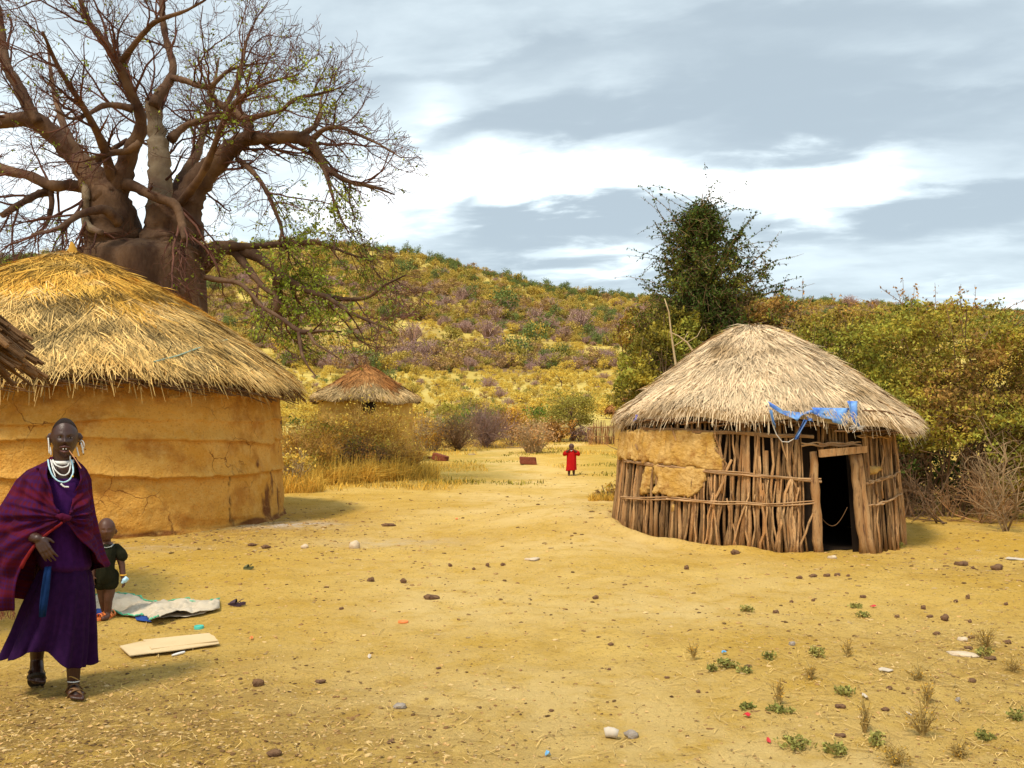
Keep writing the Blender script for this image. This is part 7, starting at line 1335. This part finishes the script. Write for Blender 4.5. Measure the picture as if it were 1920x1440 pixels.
# loose pebbles, crumbs of dung and leaf litter: nobody could count them
rs = np.random.default_rng(19); n = 26000
def yard_pts(n, f, bias=.0, y0=3.6, y1=30):
    Yv = y0 * (y1 / y0) ** rs.random(n); Xv = Yv * rs.uniform(-.62, .60, n); k = rs.random(n) < f(Xv, Yv); Xv, Yv = Xv[k], Yv[k]
    inh = (np.hypot(Xv - RC[0], Yv - RC[1]) < 2.0) | (np.hypot(Xv - LC[0], Yv - LC[1]) < 3.5); return Xv[~inh], Yv[~inh]
def lumps(Xv, Yv, sz, mat, name, flat=.5, label=None, cat=None):
    n = len(Xv); V = np.repeat(IV[None], n, 0) * (1 + rs.normal(0, .2, (n, 12, 1))); V *= sz[:, None, None]; V[..., 2] *= flat; a_ = rs.uniform(0, 6.28, n)[:, None]; st_ = rs.uniform(.9, 1.6, n)[:, None]; x_, y_ = V[..., 0] * st_, V[..., 1]; X_ = x_ * np.cos(a_) - y_ * np.sin(a_); Y_ = x_ * np.sin(a_) + y_ * np.cos(a_)
    W_ = np.stack([X_ + Xv[:, None], Y_ + Yv[:, None], V[..., 2] + (relief(Xv, Yv) + sz * flat * .25)[:, None]], -1); T = (np.arange(n)[:, None, None] * 12 + IT[None]).reshape(-1, 3); g = Geo(); g.add(W_.reshape(-1, 3), None, T, np.repeat(rs.random(n), 12)); o = g.build(name, mat, kind='stuff'); tag(o, label, cat, kind='stuff')
f_l = lambda x_, y_: np.clip(.14 + litter_f(x_, y_) * .9 + .18 * np.clip(fnoise(x_, y_, .7, 31) * 3, 0, 1), 0, 1)
Xv, Yv = yard_pts(42000, f_l); lumps(Xv, Yv, rs.lognormal(-5.25, .6, len(Xv)).clip(.0015, .016) * np.clip(Yv / 7, .8, 1.9), mk('crumb', (.20, .105, .04), (.50, .30, .11), 9, rnd=(.35, 1.4), lo=.42, hi=.58), 'crumbs', label='small dark crumbs of earth, dung and gravel strewn over the yard', cat='gravel'); print('crumbs', len(Xv))
Xv, Yv = yard_pts(20000, lambda x_, y_: np.clip(.06 + litter_f(x_, y_) * .8, 0, 1)); lumps(Xv, Yv, rs.lognormal(-4.9, .45, len(Xv)).clip(.003, .02) * np.clip(Yv / 7, .8, 1.5), mk('sandy_crumb', (.50, .33, .13), (.60, .42, .19), 3, rnd=(.6, 1.2)), 'sand_lumps', .4, 'sand coloured lumps and chips of dry earth over the yard', 'gravel')
# dead leaves and chips
Xv, Yv = yard_pts(20000, lambda x_, y_: np.clip(.05 + litter_f(x_, y_) * .8, 0, 1), y1=14); n = len(Xv); C = np.stack([Xv, Yv, relief(Xv, Yv) + .008], -1); a_ = rs.uniform(0, 6.28, n); U = np.stack([np.cos(a_), np.sin(a_), rs.normal(0, .25, n)], -1); V_ = np.stack([-np.sin(a_), np.cos(a_), rs.normal(0, .3, n)], -1); s = rs.lognormal(-4.9, .4, n).clip(.003, .016)[:, None]; g = Geo(); g.quads(C, U * s, V_ * s * .55, rs.random(n)); o = g.build('leaf_litter', mk('dead_leaf', (.36, .21, .08), (.50, .31, .12), 6, rnd=(.35, 1.5)), kind='stuff'); tag(o, 'dead leaves and chips scattered on the earth', 'leaf litter', kind='stuff')
# straws
Xv, Yv = yard_pts(11000, lambda x_, y_: np.clip(.14 + .8 * np.exp(-((x_ - 3.2) / 1.8) ** 2 - ((y_ - 5.4) / 2.0) ** 2) + litter_f(x_, y_) * .3, 0, 1), y1=16); n = len(Xv); a_ = rs.uniform(0, 6.28, n); L_ = rs.lognormal(-2.7, .5, n).clip(.02, .22); d = np.stack([np.cos(a_), np.sin(a_), 0 * a_], -1); c = np.stack([Xv, Yv, relief(Xv, Yv) + .008], -1); p0 = c - d * L_[:, None] / 2; p2 = c + d * L_[:, None] / 2 + rs.normal(0, .006, (n, 3)); p1 = c + np.stack([-d[:, 1], d[:, 0], 0 * a_], -1) * (rs.normal(0, .12, n) * L_)[:, None] + np.array([0, 0, .006]); s = np.stack([-d[:, 1], d[:, 0], 0 * a_], -1) * .0019
g = Geo(); V = np.stack([p0 - s, p0 + s, p1 + s, p1 - s, p2 + s, p2 - s], 1).reshape(-1, 3); V[:, 2] = np.maximum(V[:, 2], np.repeat(c[:, 2], 6) - .004); b = np.arange(n)[:, None] * 6; g.add(V, np.concatenate([b + np.array([0, 1, 2, 3]), b + np.array([3, 2, 4, 5])]), None, np.repeat(rs.random(n), 6)); o = g.build('straw', mk('straw', (.70, .48, .18), (.58, .38, .12), 6, rnd=(.5, 1.2)), kind='stuff'); tag(o, 'loose pale straws lying all over the yard', 'straw', kind='stuff')
# thin dry grass at the far end of the yard and under the scrub
n = 52000; Yv = rs.uniform(19, 60, n) ** 1.0; Xv = Yv * rs.uniform(-.27, .34, n); path = np.abs(Xv - np.interp(Yv, [19, 28, 34, 42, 50, 60], [.6, 1.2, -.2, -.9, 3.6, 6.5])) < np.interp(Yv, [19, 28, 36, 44, 60], [2.6, 1.7, .8, .8, 1.4]); k = (~path) & (fnoise(Xv, Yv, .35, 41) + .5 * fnoise(Xv, Yv, 1.3, 42) > np.interp(Yv, [19, 26, 32, 60], [.40, .22, .10, .02])) & (np.hypot(Xv - RC[0], Yv - RC[1]) > 2.6); Xv, Yv = Xv[k], Yv[k]; n = len(Xv)
g = Geo(); blades(g, np.stack([Xv, Yv, relief(Xv, Yv)], -1), rs.uniform(.05, .22, n), .02, .5, rs.random(n), mi=0); gi = rs.random(n) < .25; o = g.build('dry_grass', M_GRASS_Y, kind='stuff'); tag(o, 'thin dry yellow grass on the far part of the yard', 'grass', kind='stuff'); print('grass', n)
m2 = 9000; Yv = rs.uniform(24, 55, m2); Xv = Yv * rs.uniform(-.12, .14, m2); k = (fnoise(Xv, Yv, .5, 44) > .2); Xv, Yv = Xv[k], Yv[k]; n = len(Xv); g = Geo(); blades(g, np.stack([Xv, Yv, relief(Xv, Yv)], -1), rs.uniform(.04, .14, n), .03, .7, rs.random(n)); o = g.build('green_ground_cover', M_L_OLIVE, kind='stuff'); tag(o, 'low green weeds creeping over the far part of the yard', 'weeds', kind='stuff')
# rope of tall dry grass against the scrub on the left
n = 15000; Xv = rs.uniform(-6.6, -3.0, n); Yv = np.interp(Xv, [-6.6, -5.4, -3.0], [21.5, 23.5, 26.6]) + rs.uniform(-.6, 2.0, n); g = Geo(); blades(g, np.stack([Xv, Yv, relief(Xv, Yv)], -1), rs.uniform(.12, .7, n) * np.clip(1.0 + 1.6 * fnoise(Xv, Yv, 1.2, 50), .25, 1.7), .016, 1.0, rs.random(n) ** .7, curl=1.3); o = g.build('tall_dry_grass', M_GRASS_Y, kind='stuff'); tag(o, 'curling tall dry grass along the foot of the scrub', 'grass', kind='stuff')
# weeds one can count
M_WEED = lf('weed_leaf', (.24, .25, .06), (.42, .38, .10), (.5, 1.4)); M_WSTEM = mk('weed_stem', (.34, .22, .07), (.42, .30, .10), 6, rnd=(.6, 1.3))
def weed(px, py, wpx, hpx, kind, label):
    p = gp(px, py); Yd = p[1]; w_ = wpx / F * Yd * (.95 if kind == 'g' else .9); h_ = hpx / F * Yd * (.8 if kind == 'g' else .95); rt = empty('weed' if kind == 'g' else 'dry_weed', tuple(p), label, 'weed'); g = Geo(); C = []
    for _ in range(int(14 + wpx / 3)):
        a_ = rs.uniform(0, 6.28); u = rs.uniform(.2, 1); q = p + np.array([math.cos(a_) * w_ / 2 * u, math.sin(a_) * w_ / 2 * u * .8, h_ * rs.uniform(.25, 1) * (1.1 - .4 * u)]); m = (p + q) / 2 + rs.normal(0, .006, 3) + (0, 0, h_ * .12); g.tube([p + rs.normal(0, .004, 3) * (1, 1, 0), m, q], [.0028, .0022, .0012], 3, rnd=rs.random(), cap=False)
        for t_ in rs.uniform(.3, 1, 5 if kind == 'g' else 2): C.append(m + (q - m) * t_ + rs.normal(0, .008, 3))
        if kind != 'g': d_ = rs.normal(0, .03, 3) + (0, 0, .02); g.tube([m, m + d_], [.0018, .001], 3, rnd=rs.random(), cap=False)
    g.build('stems', M_WSTEM, rt, kind='stuff'); C = np.array(C); C[:, 2] = np.maximum(C[:, 2], p[2] + .006); g = Geo(); leafcloud(g, C, .0105 if kind == 'g' else .006, rs.random(len(C)), asp=.6); g.build('leaves', M_WEED if kind == 'g' else M_L_OCH, rt, kind='stuff'); rebase(rt)
WD = [(1362, 1252, 52, 22, 'g', 'biggest green weed of the left cluster, under the pale blue scrap'), (1336, 1260, 26, 18, 'g', 'low green weed joined to the left of the biggest green weed'), (1398, 1262, 34, 14, 'g', 'trailing green weed right of the biggest green weed'), (1443, 1237, 28, 20, 'g', 'compact dark green weed in the middle of the right foreground'), (1531, 1232, 40, 24, 'g', 'bright green feathery weed right of the compact dark one'), (1590, 1232, 30, 44, 'd', 'thin upright dry weed right of the feathery green one'), (1400, 1147, 32, 16, 'g', 'small green weed standing alone nearest the pole hut'), (1604, 1140, 34, 10, 'g', 'low green weed in the upper patch, beside the red scrap'), (1618, 1158, 34, 14, 'g', 'second green weed of the upper patch, just below the first'), (1300, 1238, 34, 40, 'd', 'dry spindly weed left of the biggest green weed'),
      (1585, 1302, 48, 16, 'g', 'green weed beneath the dry sprigs in the lower right'), (1464, 1334, 60, 12, 'g', 'flat green weed near the crimson scrap'), (1400, 1330, 34, 12, 'g', 'pale green weed just above the crimson scrap'), (1490, 1400, 90, 22, 'g', 'wide green weed mat low in the right foreground'), (1565, 1414, 60, 24, 'g', 'leafy green weed at the bottom edge right of the wide mat'), (1645, 1398, 46, 34, 'g', 'tall green weed at the bottom between the dry stalks'), (1845, 1388, 40, 16, 'g', 'small green weed near the bottom right corner'), (1905, 1350, 36, 22, 'g', 'green weed cut by the right edge of the picture'), (1520, 1275, 50, 30, 'd', 'dry brown weed between the green ones'), (1720, 1275, 60, 30, 'd', 'dry weed beside the thin pale blue strip'), (1850, 1215, 90, 44, 'd', 'wide dry weed with yellowish leaves at the right'), (1845, 1232, 40, 26, 'g', 'yellow green weed under the wide dry one'), (1622, 1375, 40, 80, 'd', 'tall forked dry stalk in the lower right'), (1730, 1380, 90, 80, 'd', 'biggest dry stalky weed in the lower right'), (1740, 1320, 40, 50, 'd', 'upright brown dry weed above the biggest stalky one'), (1460, 1320, 26, 60, 'd', 'thin tall dry sprig above the flat green weed'), (1680, 1435, 100, 40, 'd', 'dry weed tangle at the bottom edge'), (1800, 1420, 80, 30, 'd', 'low dry weed at the bottom right'), (1690, 1028, 20, 14, 'g', 'tiny green weed at the right foot of the pole hut'), (1900, 1260, 50, 30, 'd', 'low dry weed at the right edge below the wide one')]
for a in WD: weed(*a)
